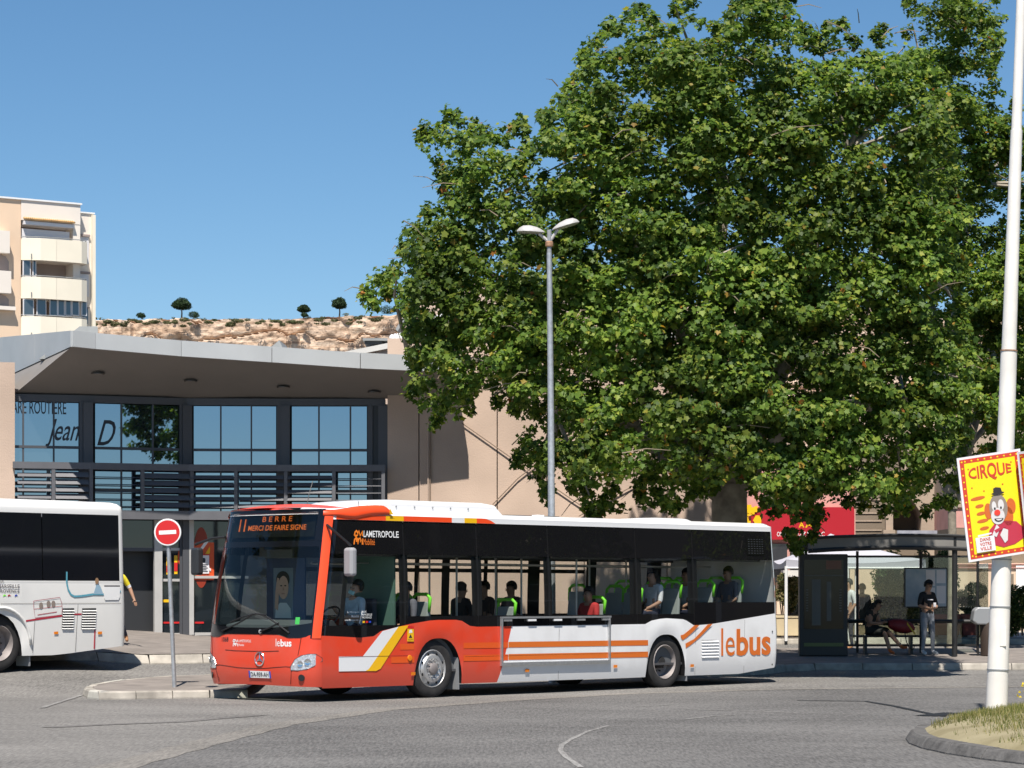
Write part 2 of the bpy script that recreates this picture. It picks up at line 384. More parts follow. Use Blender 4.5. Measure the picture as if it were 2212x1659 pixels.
pts = [(x, y, mound(x, y)+random.uniform(.1, .3)) for x, y, _ in pts]
tag(blades('flowers', pts, .02, .05, .04, M['flower']), 'yellow wild flowers in the island grass beside the mast', 'flowers', kind='stuff')
# ================================================================ station building
M['tan'] = mat('tan render wall', (.52, .395, .31), .9, var=.13, scale=.6, bump=.3, bscale=30, detail=9)
M['fascia'] = mat('fascia metal', (.44, .455, .46), .45, .1, var=.05, scale=1.5)
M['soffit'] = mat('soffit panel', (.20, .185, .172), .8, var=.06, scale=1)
M['frame'] = mat('grey window frame', (.085, .088, .098), .5, .2)
M['louver'] = mat('grey louver slat', (.125, .125, .135), .55, .1, var=.08, scale=4)
M['lightframe'] = mat('pale door frame', (.50, .49, .47), .5, .2, var=.06, scale=3)
M['mirror'] = mat('reflecting glass', (.26, .34, .42), .015, .95, spec=1, bump=.012, bscale=1.3)
M['mirrord'] = mat('dark reflecting glass', (.02, .028, .034), .03, .35, spec=1)
M['letter'] = mat('dark lettering', (.02, .025, .035), .4)
st = thing('station_building', 'low bus station with curved pale canopy and tall blue reflecting windows', 'building', (-6, 62, ground(-6, 60)))
def sub(o, parent):       # keep world placement under a root that only translates
    o.parent = parent; o.location = -Vector(parent.location); return o
def bd(mb, name, m, **kw): return sub(mb.build(name, m, **kw), st)
colp = [(-11.27, 59.6), (-9.65, 60.1), (-7.51, 60.95), (-5.23, 61.1), (-2.96, 61.1)]   # column lines of the facade
ZTOP, ZTR, ZLT, ZLB = 6.12, 5.03, 4.58, 3.52
mull = [[50, 116, 171], [262, 330, 387], [477, 543, 598], [689, 757, 794]]
start = [28, 204, 417, 629]
planes = []
for i in range(4):
    (x0, y0), (x1, y1) = colp[i], colp[i+1]
    pl = Plane(x0, y0, math.atan2(y1-y0, x1-x0)); planes.append((pl, math.hypot(x1-x0, y1-y0)))
for i, (pl, LEN) in enumerate(planes):
    zg = .55
    ts = [pl.pix(p, 900)[0] for p in [start[i]]+mull[i]]
    # panes: 3 across, upper / middle / behind the louvers / lower
    for a, b in zip(ts, ts[1:]):
        for z0, z1, mm in ((ZTR, ZTOP-.06, 'mirror'), (ZLT-.5, ZTR, 'mirror'), (ZLB, ZLT-.5, 'mirror')):
            bd(pl.box(MB(), a+.018, b-.018, z0+.02, z1-.02, -.02, .0), 'window_pane', M[mm])
    # bars between panes
    for t in ts[1:-1]: bd(pl.box(MB(), t-.018, t+.018, ZLB, ZTOP-.06, -.03, .03), 'mullion', M['frame'])
    for z in (ZTR, ZLT-.5): bd(pl.box(MB(), ts[0], ts[-1], z-.03, z+.03, -.032, .045), 'transom', M['frame'])
    bd(pl.box(MB(), -.02, LEN+.02, ZTOP-.06, ZTOP+.1, -.3, .04), 'window_head', M['frame'])
    # column beside the bay (double section with a dark joint)
    t1 = ts[-1]
    bd(pl.box(MB(), t1, t1+.12, zg, ZTOP-.06, -.1, .06), 'jamb', M['frame'])
    bd(pl.box(MB(), t1+.125, LEN+.06, zg, ZTOP-.06, -.12, .02), 'column_recess', M['dark'])
    bd(pl.box(MB(), LEN-.13, LEN+.09, zg, ZTOP-.065, -.15, .14), 'column', M['frame'])
    # louver screen half a metre in front
    off = .42
    bd(pl.box(MB(), -.05, LEN+.05, ZLT-.06, ZLT+.09, off-.06, off+.06), 'louver_rail', M['louver'])
    bd(pl.box(MB(), -.05, LEN+.05, ZLB-.12, ZLB+.08, off-.06, off+.07), 'louver_beam', M['louver'])
    dense = [(1, 2), (0, 2), (1, 1), (1, 0)][i]
    for hb in (0, 1):
        a, b = LEN*hb/2+.05, LEN*(hb+1)/2-.05
        bd(pl.box(MB(), b+.01, b+.09, ZLB+.08, ZLT-.06, off-.05, off+.05), 'louver_post', M['louver'])
        for k in range(5):
            z = ZLB+.16+k*.165
            hgt = {0: .022, 1: .085, 2: .12}[dense[hb]]
            mb = MB(); tl = .035 if dense[hb] else 0
            mb.hexa([pl.pt(a, z, off+.03+tl), pl.pt(b, z, off+.03+tl), pl.pt(b, z, off-.01+tl), pl.pt(a, z, off-.01+tl),
                     pl.pt(a, z+hgt, off-.02), pl.pt(b, z+hgt, off-.02), pl.pt(b, z+hgt, off-.06), pl.pt(a, z+hgt, off-.06)])
            bd(mb, 'louver_slat', M['louver'])
# dark inside behind the panes so nothing shines through joints
mb = MB()
for pl, LEN in planes: pl.box(mb, -.1, LEN+.1, .4, ZTOP, -.5, -.35)
bd(mb, 'inner_wall', M['dark'])
# left end pier and right end reveal
pl0 = planes[0][0]
bd(pl0.box(MB(), -2.2, .0, .3, 6.9, -1.2, .35), 'end_pier', M['tan'])
# lettering fixed on the panes
def letters(pl, txt, px0, px1, py0, py1, m=M['letter'], shear=0, off=.012, bold=0, width=True):
    t0, z0 = pl.pix(px0, py1); t1, z1 = pl.pix(px1, py0); P, F = text_mesh(txt, z1-z0, (t1-t0) if width else None, bold, shear)
    return MB().add([pl.pt(t0+a, z0+b, off) for a, b in P], F)
bd(letters(planes[0][0], 'ARE ROUTIERE', 26, 143, 868, 893, bold=.004), 'lettering', M['letter'])
bd(letters(planes[0][0], 'Jean', 98, 172, 906, 966, shear=.45, bold=.006), 'lettering', M['letter'])
bd(letters(planes[1][0], 'D', 210, 250, 908, 962, shear=.45, bold=.004), 'lettering', M['letter'])
# ground floor: dark entrance, pale frames, doors with posters
pl = planes[1][0]; zf = .76
g = Plane(colp[0][0], colp[0][1], math.atan2(colp[2][1]-colp[0][1], colp[2][0]-colp[0][0]))
def gt(px): return g.pix(px, 1280)[0]
bd(g.box(MB(), -1, gt(330), zf, 3.4, -1.6, -1.5), 'entrance_wall', M['mirrord'])
bd(g.box(MB(), gt(240), gt(330), 2.75, 3.4, .0, .03), 'transom_pane', M['mirrord'])
bd(g.box(MB(), gt(200), gt(330), 2.68, 2.76, .0, .08), 'door_header', M['frame'])
M['mint'] = mat('pale green leaflet rack', (.18, .42, .40), .5)
bd(g.box(MB(), gt(302), gt(311), 1.95, 2.45, -1.45, -1.4), 'leaflet_rack', M['mint'])
def frame(px0, px1, z0, z1, o0=.0, o1=.12, nm='door_frame', m='lightframe'):
    return bd(g.box(MB(), gt(px0), gt(px1), z0, z1, o0, o1), nm, M[m])
frame(331, 348, zf, 3.4, .0, .14); frame(406, 416, zf, 3.4, .0, .14); frame(394, 403, zf, 3.4, .0, .06)
for z in (zf-.02, 1.99): frame(348.5, 393.5, z, z+.06, .0, .05, 'door_rail')
frame(416.5, 620, zf-.02, zf+.05, .0, .05, 'door_rail'); frame(416.5, 620, 2.06, 2.12, .0, .05, 'door_rail'); frame(348.5, 393.5, 2.7, 2.76, .0, .05, 'door_rail')
for a, b, z0, z1 in ((348.5, 394, zf+.04, 1.99), (348.5, 394, 2.05, 3.4), (416.5, 620, zf+.05, 2.06), (416.5, 620, 2.12, 3.4)):
    bd(g.box(MB(), gt(a)+.005, gt(b)-.005, z0+.005, z1-.005, -.03, .0), 'door_pane', M['mirrord'])
frame(403.5, 405.5, zf, 3.4, .0, .05, 'door_gap', 'dark')
def sticker(px0, px1, py0, py1, m, off=.006, nm='sticker', poly=None):
    t0, z0 = g.pix(px0, py1); t1, z1 = g.pix(px1, py0)
    poly = poly or [(0, 0), (1, 0), (1, 1), (0, 1)]
    return bd(MB().prism([(t0+u*(t1-t0), z0+v*(z1-z0)) for u, v in poly], off, off+.004, fn=lambda u, v, w_: g.pt(u, v, w_)), nm, m)
circ = [(.5+.5*math.cos(R(a)), .5+.5*math.sin(R(a))) for a in range(0, 360, 12)]
M['dred'] = mat('dark red print', (.28, .035, .015), .4); M['red2'] = mat('poster orange red', (.68, .09, .02), .4); M['paper'] = mat('paper notice', (.72, .70, .72), .7)
sticker(417, 452, 1139, 1270, M['dred'], .006, 'poster', circ); sticker(417, 462, 1172, 1253, M['red2'], .012, 'poster')
sticker(417, 447, 1170, 1215, M['white'], .018, 'poster_stripe', [(0, 0), (0, .22), (.85, 1), (1.1, 1)])
sticker(417, 453, 1180, 1250, M['yellow'], .024, 'poster_stripe', [(0, 0), (0, .16), (1, 1), (1, .8)])
sticker(417, 455, 1216, 1234, M['white'], .030, 'poster_stripe', [(0, 0), (0, .3), (.5, 1), (1, .3), (1, 0), (.5, .7)])
sticker(428, 451, 1199, 1239, M['paper'], .036, 'notice'); sticker(428, 451, 1197, 1199.5, M['red'], .042, 'notice_edge')
sticker(436, 443, 1205, 1216, M['letter'], .042, 'notice_mark', circ)
for k in range(5): sticker(431, 448-(k % 2)*3, 1219+k*3.6, 1220.6+k*3.6, M['letter'], .042, 'notice_line')
sticker(359, 368, 1203, 1241, M['yellow'], .012, 'poster'); sticker(359, 368, 1222, 1236, M['red'], .018, 'poster_print'); sticker(376, 383, 1200, 1240, M['yellow'], .012, 'poster'); sticker(376, 383, 1215, 1234, M['red'], .018, 'poster_print')
sticker(384, 394, 1184, 1221, M['red2'], .012, 'poster', circ)
for a, b in ((350, 392), (417, 440)): sticker(a, b, 1343, 1347, M['red'], .008, 'safety_band')
sticker(348, 366, 1295, 1301, M['yellow'], .01, 'handle_mark')
# canopy: curved front edge, underside, fascia panels
fp = [(157, 57.6, 538), (205, 57.9, 533), (391, 58.6, 517), (587, 59.0, 504), (778, 59.3, 491), (890, 59.5, 486), (1000, 59.6, 482)]
FE = [(sight(p, D), D) for p, D, _ in fp]; FZ = [EYE+h_*D/FPX for _, D, h_ in fp]; FT = .33
lw = (sight(-60, 66), 66)
def wall_pt(i):            # where the underside meets the facade
    xs = colp; x = [-11.27, -9.65, -7.9, -5.9, -4.0, -3.0, -1.85][i]; y = [59.6, 60.1, 60.8, 61.1, 61.1, 61.0, 60.95][i]; return (x, y+.1, 6.22)
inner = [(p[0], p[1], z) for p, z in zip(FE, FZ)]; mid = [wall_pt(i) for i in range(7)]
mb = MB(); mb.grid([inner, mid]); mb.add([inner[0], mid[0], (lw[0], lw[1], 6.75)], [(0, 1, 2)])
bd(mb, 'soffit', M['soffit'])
for i in range(len(FE)-1):
    (x0, y0), (x1, y1) = FE[i], FE[i+1]; p2 = Plane(x0, y0, math.atan2(y1-y0, x1-x0)); ln = math.hypot(x1-x0, y1-y0)
    z0, z1 = FZ[i], FZ[i+1]; A, B = .008, ln-.008
    bd(MB().hexa([p2.pt(A, z0-.02, .05), p2.pt(B, z1-.02, .05), p2.pt(B, z1-.02, -.06), p2.pt(A, z0-.02, -.06), p2.pt(A, z0+FT, .05), p2.pt(B, z1+FT, .05), p2.pt(B, z1+FT, -.06), p2.pt(A, z0+FT, -.06)]), 'fascia_panel', M['fascia'])
p2 = Plane(FE[0][0], FE[0][1], math.atan2(lw[1]-FE[0][1], lw[0]-FE[0][0])); ln = math.hypot(lw[0]-FE[0][0], lw[1]-FE[0][1])
for a, b in ((0, .33), (.33, .66), (.66, 1)):
    za, zb = FZ[0]-.02+(6.75-FZ[0])*a, FZ[0]-.02+(6.75-FZ[0])*b; ta, tb = FZ[0]+FT+.6*a, FZ[0]+FT+.6*b
    mb = MB(); A, B = a*ln+.008, b*ln-.008
    mb.hexa([p2.pt(A, za, -.05), p2.pt(B, zb, -.05), p2.pt(B, zb, .05), p2.pt(A, za, .05), p2.pt(A, ta, -.05), p2.pt(B, tb, -.05), p2.pt(B, tb, .05), p2.pt(A, ta, .05)])
    bd(mb, 'fascia_panel', M['fascia'])
mb = MB(); mb.grid([[(p[0], p[1]+.05, z+FT-.03) for p, z in zip(FE, FZ)], [(x, y+3, z+FT-.03) for (x, y, _), z in zip(mid, FZ)]]); mb.add([(FE[0][0], FE[0][1]+.05, FZ[0]+FT-.03), (mid[0][0], mid[0][1]+3, FZ[0]+FT-.03), (lw[0], lw[1], FZ[0]+FT+.55)], [(0, 1, 2)])
bd(mb, 'canopy_roof', M['fascia'])
M['lampring'] = mat('soffit lamp', (.12, .11, .10), .4, .5); M['lampglass'] = mat('lamp lens', (.35, .34, .32), .2)
def soffit_hit(px, py):
    best = None
    for k in range(300):                       # walk along the sight line until it meets the underside
        D = 57.0+k*.015; x = sight(px, D); fd = lerp_pts([(p[0], p[1]) for p in FE], x); fz = lerp_pts([(p[0], z) for p, z in zip(FE, FZ)], x); wd = lerp_pts([(q[0], q[1]) for q in mid], x)
        if D < fd: continue
        e = abs(zat(py, D)-(fz+(6.22-fz)*(D-fd)/max(.1, wd-fd)))
        if best is None or e < best[0]: best = (e, x, D, zat(py, D))
    return best[1:]
for px, py in ((212, 805), (412, 821), (612, 834), (808, 845)):
    x, y, z = soffit_hit(px, py)
    o = bd(MB().lathe([(0, .15), (.02, .15), (.02, .1)], (x, y, z-.035), (0, 0, 1), 18), 'ceiling_lamp', M['lampring'])
    MB().lathe([(0, .0), (0, .1)], (x, y, z-.018), (0, 0, 1), 18).build('lens', M['lampglass'], o)
# rooftop boxes
M['roofgrey'] = mat('grey roof box', (.24, .25, .25), .7, var=.08)
for a, b, t0, t1, D in ((84, 214, 704, 720, 59.5), (521, 634, 734, 752, 63)):
    x0, x1 = sight(a, D), sight(b, D); z1 = zat(t0, D); z0 = 7.0
    bd(MB().hexa([(x0, D, z0), (x1, D, z0), (x1, D+2, z0), (x0, D+2, z0), (x0+.9, D+.1, z1), (x1-.05 if a < 100 else x1-.35, D+.1, z1), (x1-.3, D+1.5, z1), (x0+.9, D+1.5, z1)]), 'roof_box', M['roofgrey'])

# ---------------------------------------------------------------- tan hall right of the station
M['tanjoint'] = mat('tan joint', (.27, .20, .15), .9)
hall = thing('tan_hall', 'plain tan rendered hall wall with diagonal rods behind the bus', 'building', (1, 64.5, ground(1, 64)))
def bh(mb, name, m, **kw): return sub(mb.build(name, m, **kw), hall)
HD = 60.9; hp = Plane(sight(836, HD), HD, 0)
def ht(px): return hp.pix(px, 1000)[0]
jts = [836, 905, 1074, 1262, 1441, 1560]
for i, (a, b) in enumerate(zip(jts, jts[1:])):
    bh(hp.box(MB(), ht(a)+.012, ht(b)-.012, .2, 7.6, -.4, 0), 'wall_panel', M['tan'])
bh(hp.box(MB(), ht(836), ht(1560), .2, 7.55, -.6, -.41), 'wall_core', M['tanjoint'])
bh(hp.box(MB(), ht(900), ht(1570), 7.6, 7.72, -8, .06), 'roof_edge', M['fascia'])
def rod(p0, p1, r=.014, off=.05):
    a = hp.pix(*p0); b = hp.pix(*p1); return bh(MB().cyl(hp.pt(a[0], a[1], off), hp.pt(b[0], b[1], off), r, n=6), 'brace_rod', M['tanjoint'])
for p0, p1 in (((998, 914), (1120, 1000)), ((1064, 1090), (1118, 1034)), ((1118, 1034), (1180, 985)), ((1310, 1080), (1420, 1022)), ((1120, 1000), (1310, 1130)), ((1250, 1115), (1330, 1070)), ((929, 930), (929, 1090))): rod(p0, p1)
mb = MB(); a = hp.pix(925, 905); bh(MB().cyl(hp.pt(a[0], .5, .06), hp.pt(a[0], a[1], .06), .016, n=8), 'downpipe', M['tan'])
# low rear block and sloped gable above the canopy
rear = thing('rear_block', 'low tan block with slanted white parapet above the canopy', 'building', (-4, 72, ground(-4, 70)))
rp = Plane(sight(700, 72), 72, 0)
def br(mb, name, m, **kw): return sub(mb.build(name, m, **kw), rear)
A = [rp.pix(*p) for p in ((690, 800), (720, 772), (876, 741), (960, 741), (960, 800))]
br(MB().prism([(t, max(z, .3)) for t, z in [(A[0][0], .3), A[1], A[2], (A[2][0], .3)]], -6, 0, fn=lambda u, v, w_: rp.pt(u, v, w_)), 'wall', M['tan'])
br(MB().prism([(A[2][0], .3), A[2], A[3], (A[3][0], .3)], -6, -.02, fn=lambda u, v, w_: rp.pt(u, v, w_)), 'wall', M['tan'])
M['parapet'] = mat('white parapet cap', (.62, .60, .56), .7, var=.08)
mb = MB(); pts3 = [rp.pix(716, 774), rp.pix(876, 742), rp.pix(965, 742)]
for a, b in zip(pts3, pts3[1:]):
    mb.hexa([rp.pt(a[0], a[1]-.05, .1), rp.pt(b[0], b[1]-.05, .1), rp.pt(b[0], b[1]-.05, -6), rp.pt(a[0], a[1]-.05, -6), rp.pt(a[0], a[1]+.1, .1), rp.pt(b[0], b[1]+.1, .1), rp.pt(b[0], b[1]+.1, -6), rp.pt(a[0], a[1]+.1, -6)])
br(mb, 'parapet', M['parapet'])
def rbox(px0, px1, py0, py1, o0, o1, nm, m):
    t0, z0 = rp.pix(px0, py1); t1, z1 = rp.pix(px1, py0); return br(rp.box(MB(), t0, t1, z0, z1, o0, o1), nm, m)
rbox(862, 872, 757, 772, .0, .03, 'hatch', M['white']); rbox(870, 871.5, 745, 775, .0, .04, 'pipe', M['parapet'])
rbox(786, 824, 733, 741, -1.5, -.3, 'roof_unit', M['dark']); rbox(783, 842, 729, 734, -1.7, -.2, 'roof_unit_lid', M['roofgrey'])
mb = MB(); 
for k in range(5):
    c = rp.pix(846+k*7, 729-k*1.6); mb.lathe([(-.1, .02), (-.06, .12), (0, .16), (.06, .12), (.1, .02)], rp.pt(c[0], c[1], -.6), (1, 0, .2), 10)
br(mb, 'duct', M['white'], smooth=True)
gab = thing('sloped_gable', 'tan sloping gable wall rising behind the tree', 'building', (-2, 80, ground(-2, 70)))
gpn = Plane(sight(800, 80), 80, 0)
poly = [gpn.pix(*p) for p in ((838, 760), (862, 712), (905, 645), (1000, 610), (1500, 640), (1500, 760))]
sub(MB().prism(poly, -5, 0, fn=lambda u, v, w_: gpn.pt(u, v, w_)).build('gable', M['tan']), gab)
p3 = [gpn.pix(*p) for p in ((858, 716), (905, 641), (1000, 606))]
for a, b in zip(p3, p3[1:]):
    sub(MB().cyl(gpn.pt(a[0], a[1], .02), gpn.pt(b[0], b[1], .02), .09, n=6).build('coping', M['roofgrey']), gab)
pw = [gpn.pix(*p) for p in ((915, 690), (990, 672), (990, 690), (925, 708))]
sub(MB().prism(pw, -.02, .3, fn=lambda u, v, w_: gpn.pt(u, v, w_)).build('rooflight', M['white']), gab)

# ---------------------------------------------------------------- apartment block, far left
M['peach'] = mat('peach render', (.74, .55, .39), .9, var=.06, scale=.3)
M['cream'] = mat('cream render', (.80, .73, .59), .9, var=.05, scale=.4)
M['cream2'] = mat('pale render', (.76, .69, .61), .9, var=.05, scale=.4)
M['shutter'] = mat('white shutter', (.68, .67, .68), .6)
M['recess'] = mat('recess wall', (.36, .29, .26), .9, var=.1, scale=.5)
M['tile'] = mat('roof tile', (.50, .30, .13), .85, var=.25, scale=3)
M['winglass'] = mat('window glass', (.10, .13, .15), .04, .4, spec=1)
ap = thing('apartment_block', 'cream and peach apartment tower with stacked rounded balconies', 'building', (-34, 192, .7))
AP = Plane(sight(0, 190), 190, R(33))
def zq(x, y): return AP.pix(x*.2332, 387+y*.2332)
def ba(mb, name, m, **kw): return sub(mb.build(name, m, **kw), ap)
def apb(x0, x1, y0, y1, o0, o1, nm, m):
    t0, z1 = zq(x0, y0); t1, _ = zq(x1, y0); z0 = zq((x0+x1)/2, y1)[1]; z1 = zq((x0+x1)/2, y0)[1]
    return ba(AP.box(MB(), t0, t1, z0, z1, o0, o1), nm, M[m])
tA, tB, tC, tD = zq(-160, 400)[0], zq(195, 400)[0], zq(742, 400)[0], zq(905, 400)[0]
zr = zq(0, 175)[1]; zr2 = zq(800, 305)[1]
ba(AP.box(MB(), tA, tB-.02, .5, zr, -9, 0), 'wall', M['peach'])
z_tile = zq(440, 385)[1]
ba(AP.box(MB(), tB, tC, z_tile-.1, zr, -9, .05), 'wall', M['cream2'])
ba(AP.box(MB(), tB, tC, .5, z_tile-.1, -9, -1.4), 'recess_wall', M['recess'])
ba(AP.box(MB(), tC-.55, tC, .5, z_tile-.1, -1.35, .02), 'wall_fin', M['cream2'])
ba(AP.box(MB(), tC+.01, tD, .5, zr2, -9, -.7), 'wall', M['cream2'])
ba(AP.box(MB(), tD-.22, tD+.02, .5, zr2-.1, -.69, -.4), 'corner_pilaster', M['cream'])
ba(AP.box(MB(), tA, tC+.1, zr, zr+.12, -9, .15), 'roof_cap', M['white']); ba(AP.box(MB(), tC+.12, tD+.05, zr2, zr2+.1, -9, -.6), 'roof_cap', M['white'])
tl0 = zq(212, 400)[0]; tl1 = zq(678, 400)[0]
for k in range(24):
    t = tl0+(tl1-tl0)*(k+.5)/24
    ba(MB().cyl(AP.pt(t, z_tile+.12, -.1), AP.pt(t, z_tile-.05, .42), .085, n=6), 'roof_tile', M['tile'])
ba(AP.box(MB(), tl0, tl1, z_tile-.42, z_tile-.16, -1.3, .25), 'shutter_box', M['shutter'])
ba(AP.box(MB(), tl0, tl1-.2, zq(440, 540)[1]-.3, zq(440, 470)[1], -.25, -.2), 'awning', M['shutter'])
# balconies: curved parapets
for k, (yt, yb) in enumerate(((545, 750), (905, 1105), (1270, 1480))):
    zt = zq(195, yt)[1]; zb = zq(195, yb)[1]; te = zq(800, yt)[0]
    pth = [(tB-.02, .1), (tB+.5, .45), (tB+1.2, .75), (tB+2.4, .8), (te-.7, .75), (te-.15, .45), (te, -.3), (te, -1.3)]
    segs = ((0, 3), (3, 5), (5, 7))
    for a, b in segs:
        mb = MB(); P = pth[a:b+1]
        rows = [[AP.pt(t+(.012 if i == 0 else 0), z, o) for i, (t, o) in enumerate(P)] for z in (zb, zt)]
        rows += [[AP.pt(t, z, o-.14) for t, o in P] for z in (zt, zb)]
        mb.grid(rows); mb.grid([rows[3], rows[0]])
        ba(mb, 'balcony_parapet', M['cream'])
    ba(MB().add([AP.pt(t, zb+.02, o-.05) for t, o in pth]+[AP.pt(tB, zb+.02, -1.3)], [tuple(range(len(pth)+1))]), 'balcony_slab', M['cream2'])
    ba(MB().tube([AP.pt(t, zt+.1, o-.07) for t, o in pth], .03, 5), 'balcony_rail', M['roofgrey'])
    ba(AP.box(MB(), tB+.55, tB+.62, zb+.15, zb+.45, .5, .56), 'drain_spout', M['roofgrey'])
# glazed loggia
def win(x0, x1, y0, y1, off):
    f = apb(x0, x1, y0, y1, off-.04, off+.04, 'window', 'shutter')
    t0, z1 = zq(x0, y0); t1 = zq(x1, y0)[0]; zm = (x0+x1)/2; z0 = zq(zm, y1)[1]; z1 = zq(zm, y0)[1]
    AP.box(MB(), t0+.07, t1-.07, z0+.07, z1-.07, off+.03, off+.05).build('pane', M['winglass'], f)
for x0, x1 in ((205, 305), (330, 420), (450, 525), (525, 590), (595, 652), (655, 725), (745, 795)): win(x0, x1, 1112, 1268, .15)
for x0, x1 in ((205, 278), (295, 330)): win(x0, x1, 748, 905, .1)
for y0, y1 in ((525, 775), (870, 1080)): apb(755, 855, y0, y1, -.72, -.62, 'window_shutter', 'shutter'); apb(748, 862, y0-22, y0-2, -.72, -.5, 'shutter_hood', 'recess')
apb(800, 850, 1185, 1330, -.72, -.66, 'window', 'winglass'); apb(806, 858, 1180, 1188, -.72, -.5, 'balcony_edge', 'recess')
# left neighbour balconies with round edges
for (yt, yb, xr) in ((490, 695, 52), (860, 1065, 65)):
    zt = zq(20, yt)[1]; zb = zq(20, yb)[1]; te = zq(xr, yt)[0]
    ba(AP.box(MB(), tA, te, zb, zt, .02, .8), 'balcony_parapet', M['cream2'])
for (yt, yb) in ((700, 855), (1068, 1180)):
    t0, t1 = tA, zq(80, yt)[0]; zt = zq(30, yt)[1]; zb = zq(30, yb)[1]
    poly = [(t0, zb), (t1, zb), (t1, zb+.6*(zt-zb)), (t1-.25, zt-.1), (t1-.6, zt), (t0, zt)]
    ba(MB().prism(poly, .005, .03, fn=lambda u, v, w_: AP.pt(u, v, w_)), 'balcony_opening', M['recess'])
apb(-160, 122, 1178, 1212, .02, .5, 'ledge', 'cream2')

# ---------------------------------------------------------------- cliff with scrub and pines
CD = 600.0
M['rock'] = mat('limestone', (.40, .26, .16), .95, col2=(.60, .46, .33), scale=.13, bump=.8, bscale=.9, detail=9)
M['rock'].node_tree.nodes['Bump'].inputs['Distance'].default_value = .6
mr = M['rock']; Nr = mr.node_tree.nodes; Lr = mr.node_tree.links
mpr = node(mr, 'ShaderNodeMapping'); mpr.inputs['Scale'].default_value = (.22, .22, 2.0); Lr.new(Nr['Texture Coordinate'].outputs['Object'], mpr.inputs[0]); nb_ = node(mr, 'ShaderNodeTexNoise'); nb_.inputs['Scale'].default_value = .45; nb_.inputs['Detail'].default_value = 9; nb_.inputs['Roughness'].default_value = .68; Lr.new(mpr.outputs[0], nb_.inputs[0])
rb = node(mr, 'ShaderNodeValToRGB'); rb.color_ramp.elements[0].position = .36; rb.color_ramp.elements[0].color = (.26, .17, .12, 1); rb.color_ramp.elements[1].position = .66; rb.color_ramp.elements[1].color = (.68, .55, .43, 1)
e_ = rb.color_ramp.elements.new(.46); e_.color = (.47, .33, .23, 1); e_ = rb.color_ramp.elements.new(.55); e_.color = (.58, .44, .33, 1)
Lr.new(nb_.outputs[0], rb.inputs[0]); Lr.new(rb.outputs[0], Nr['Principled BSDF'].inputs['Base Color'])
ctop = [(-300, 684), (211, 683), (470, 682), (610, 683), (745, 676), (850, 673), (1000, 668), (1300, 652), (1700, 650), (2100, 670), (2600, 700)]
def cliff_y(px, fz):
    """bedded limestone: set-back ledges of uneven thickness, blocks split by joints, a few overhangs"""
    wob = .05*mnoise.noise(Vector((px*.006, 1, 2)))+.03*mnoise.noise(Vector((px*.03, 5, 2)))
    q = (fz+wob)*9; lay = math.floor(q); fr = q-lay
    led = lay*.7+1.9*mnoise.noise(Vector((px*.012, lay*3.7, 8)))+1.0*mnoise.noise(Vector((px*.05, lay*7.3, 3)))
    cell = math.floor(px*.035+lay*.37+.5*mnoise.noise(Vector((px*.02, lay, 1)))); blk = 1.3*mnoise.noise(Vector((cell*5.1, lay*2.3, 7)))
    groove = 1.1*math.exp(-(fr/.10)**2)
    cave = 5*math.exp(-((px-640)/60)**2-((fz-.50-.0008*(px-640))/.045)**2)+3.5*math.exp(-((px-795)/26)**2-((fz-.62)/.04)**2)+3*math.exp(-((px-470)/40)**2-((fz-.74)/.03)**2)
    return CD+led+blk+groove+cave+.35*mnoise.noise(Vector((px*.10, fz*34, 1)))+2.2*mnoise.noise(Vector((px*.004, fz*1.2, 4)))
rows = []
for j in range(110):
    fz = j/109; row = []
    for i in range(520):
        px = -250+i*5.2; zt = zat(lerp_pts(ctop, px)+2.5*mnoise.noise(Vector((px*.02, 0, 0)))+1, CD); z = 25+(zt-25)*fz
        y = cliff_y(px, fz); row.append((sight(px, CD), y, z+.25*mnoise.noise(Vector((px*.1, fz*20, 6)))))
    rows.append(row)
structure(MB().grid(rows).build('cliff', M['rock']))
rows2 = [rows[-1]]
for k, (dy, dz) in enumerate(((2, .25), (8, .55), (20, .8), (60, .5), (200, -10))):
    rows2.append([(x, CD+8+dy, z+dz+.3*mnoise.noise(Vector((x*.2, dy, 3)))) for x, y, z in rows[-1]])
M['scrubsoil'] = mat('hilltop soil', (.20, .19, .11), .95, col2=(.36, .30, .2), scale=.3)
structure(MB().grid(rows2).build('hilltop', M['scrubsoil'], smooth='all'))
structure(MB().add([(-400, CD+25, 0), (400, CD+25, 0), (400, CD+25, 30), (-400, CD+25, 30)], [(0, 1, 2, 3)]).build('hill_base', M['scrubsoil']))
M['pine'] = leaf_mat('pine needles', [(0, (.012, .025, .010)), (.6, (.025, .05, .018)), (1, (.05, .08, .03))], .15, .7)
M['bark'] = mat('bark', (.13, .105, .08), .95, var=.35, scale=3, bump=.8, bscale=12)
M['scrub'] = leaf_mat('scrub', [(0, (.05, .07, .03)), (.6, (.10, .11, .05)), (1, (.18, .16, .08))], .2, .8)
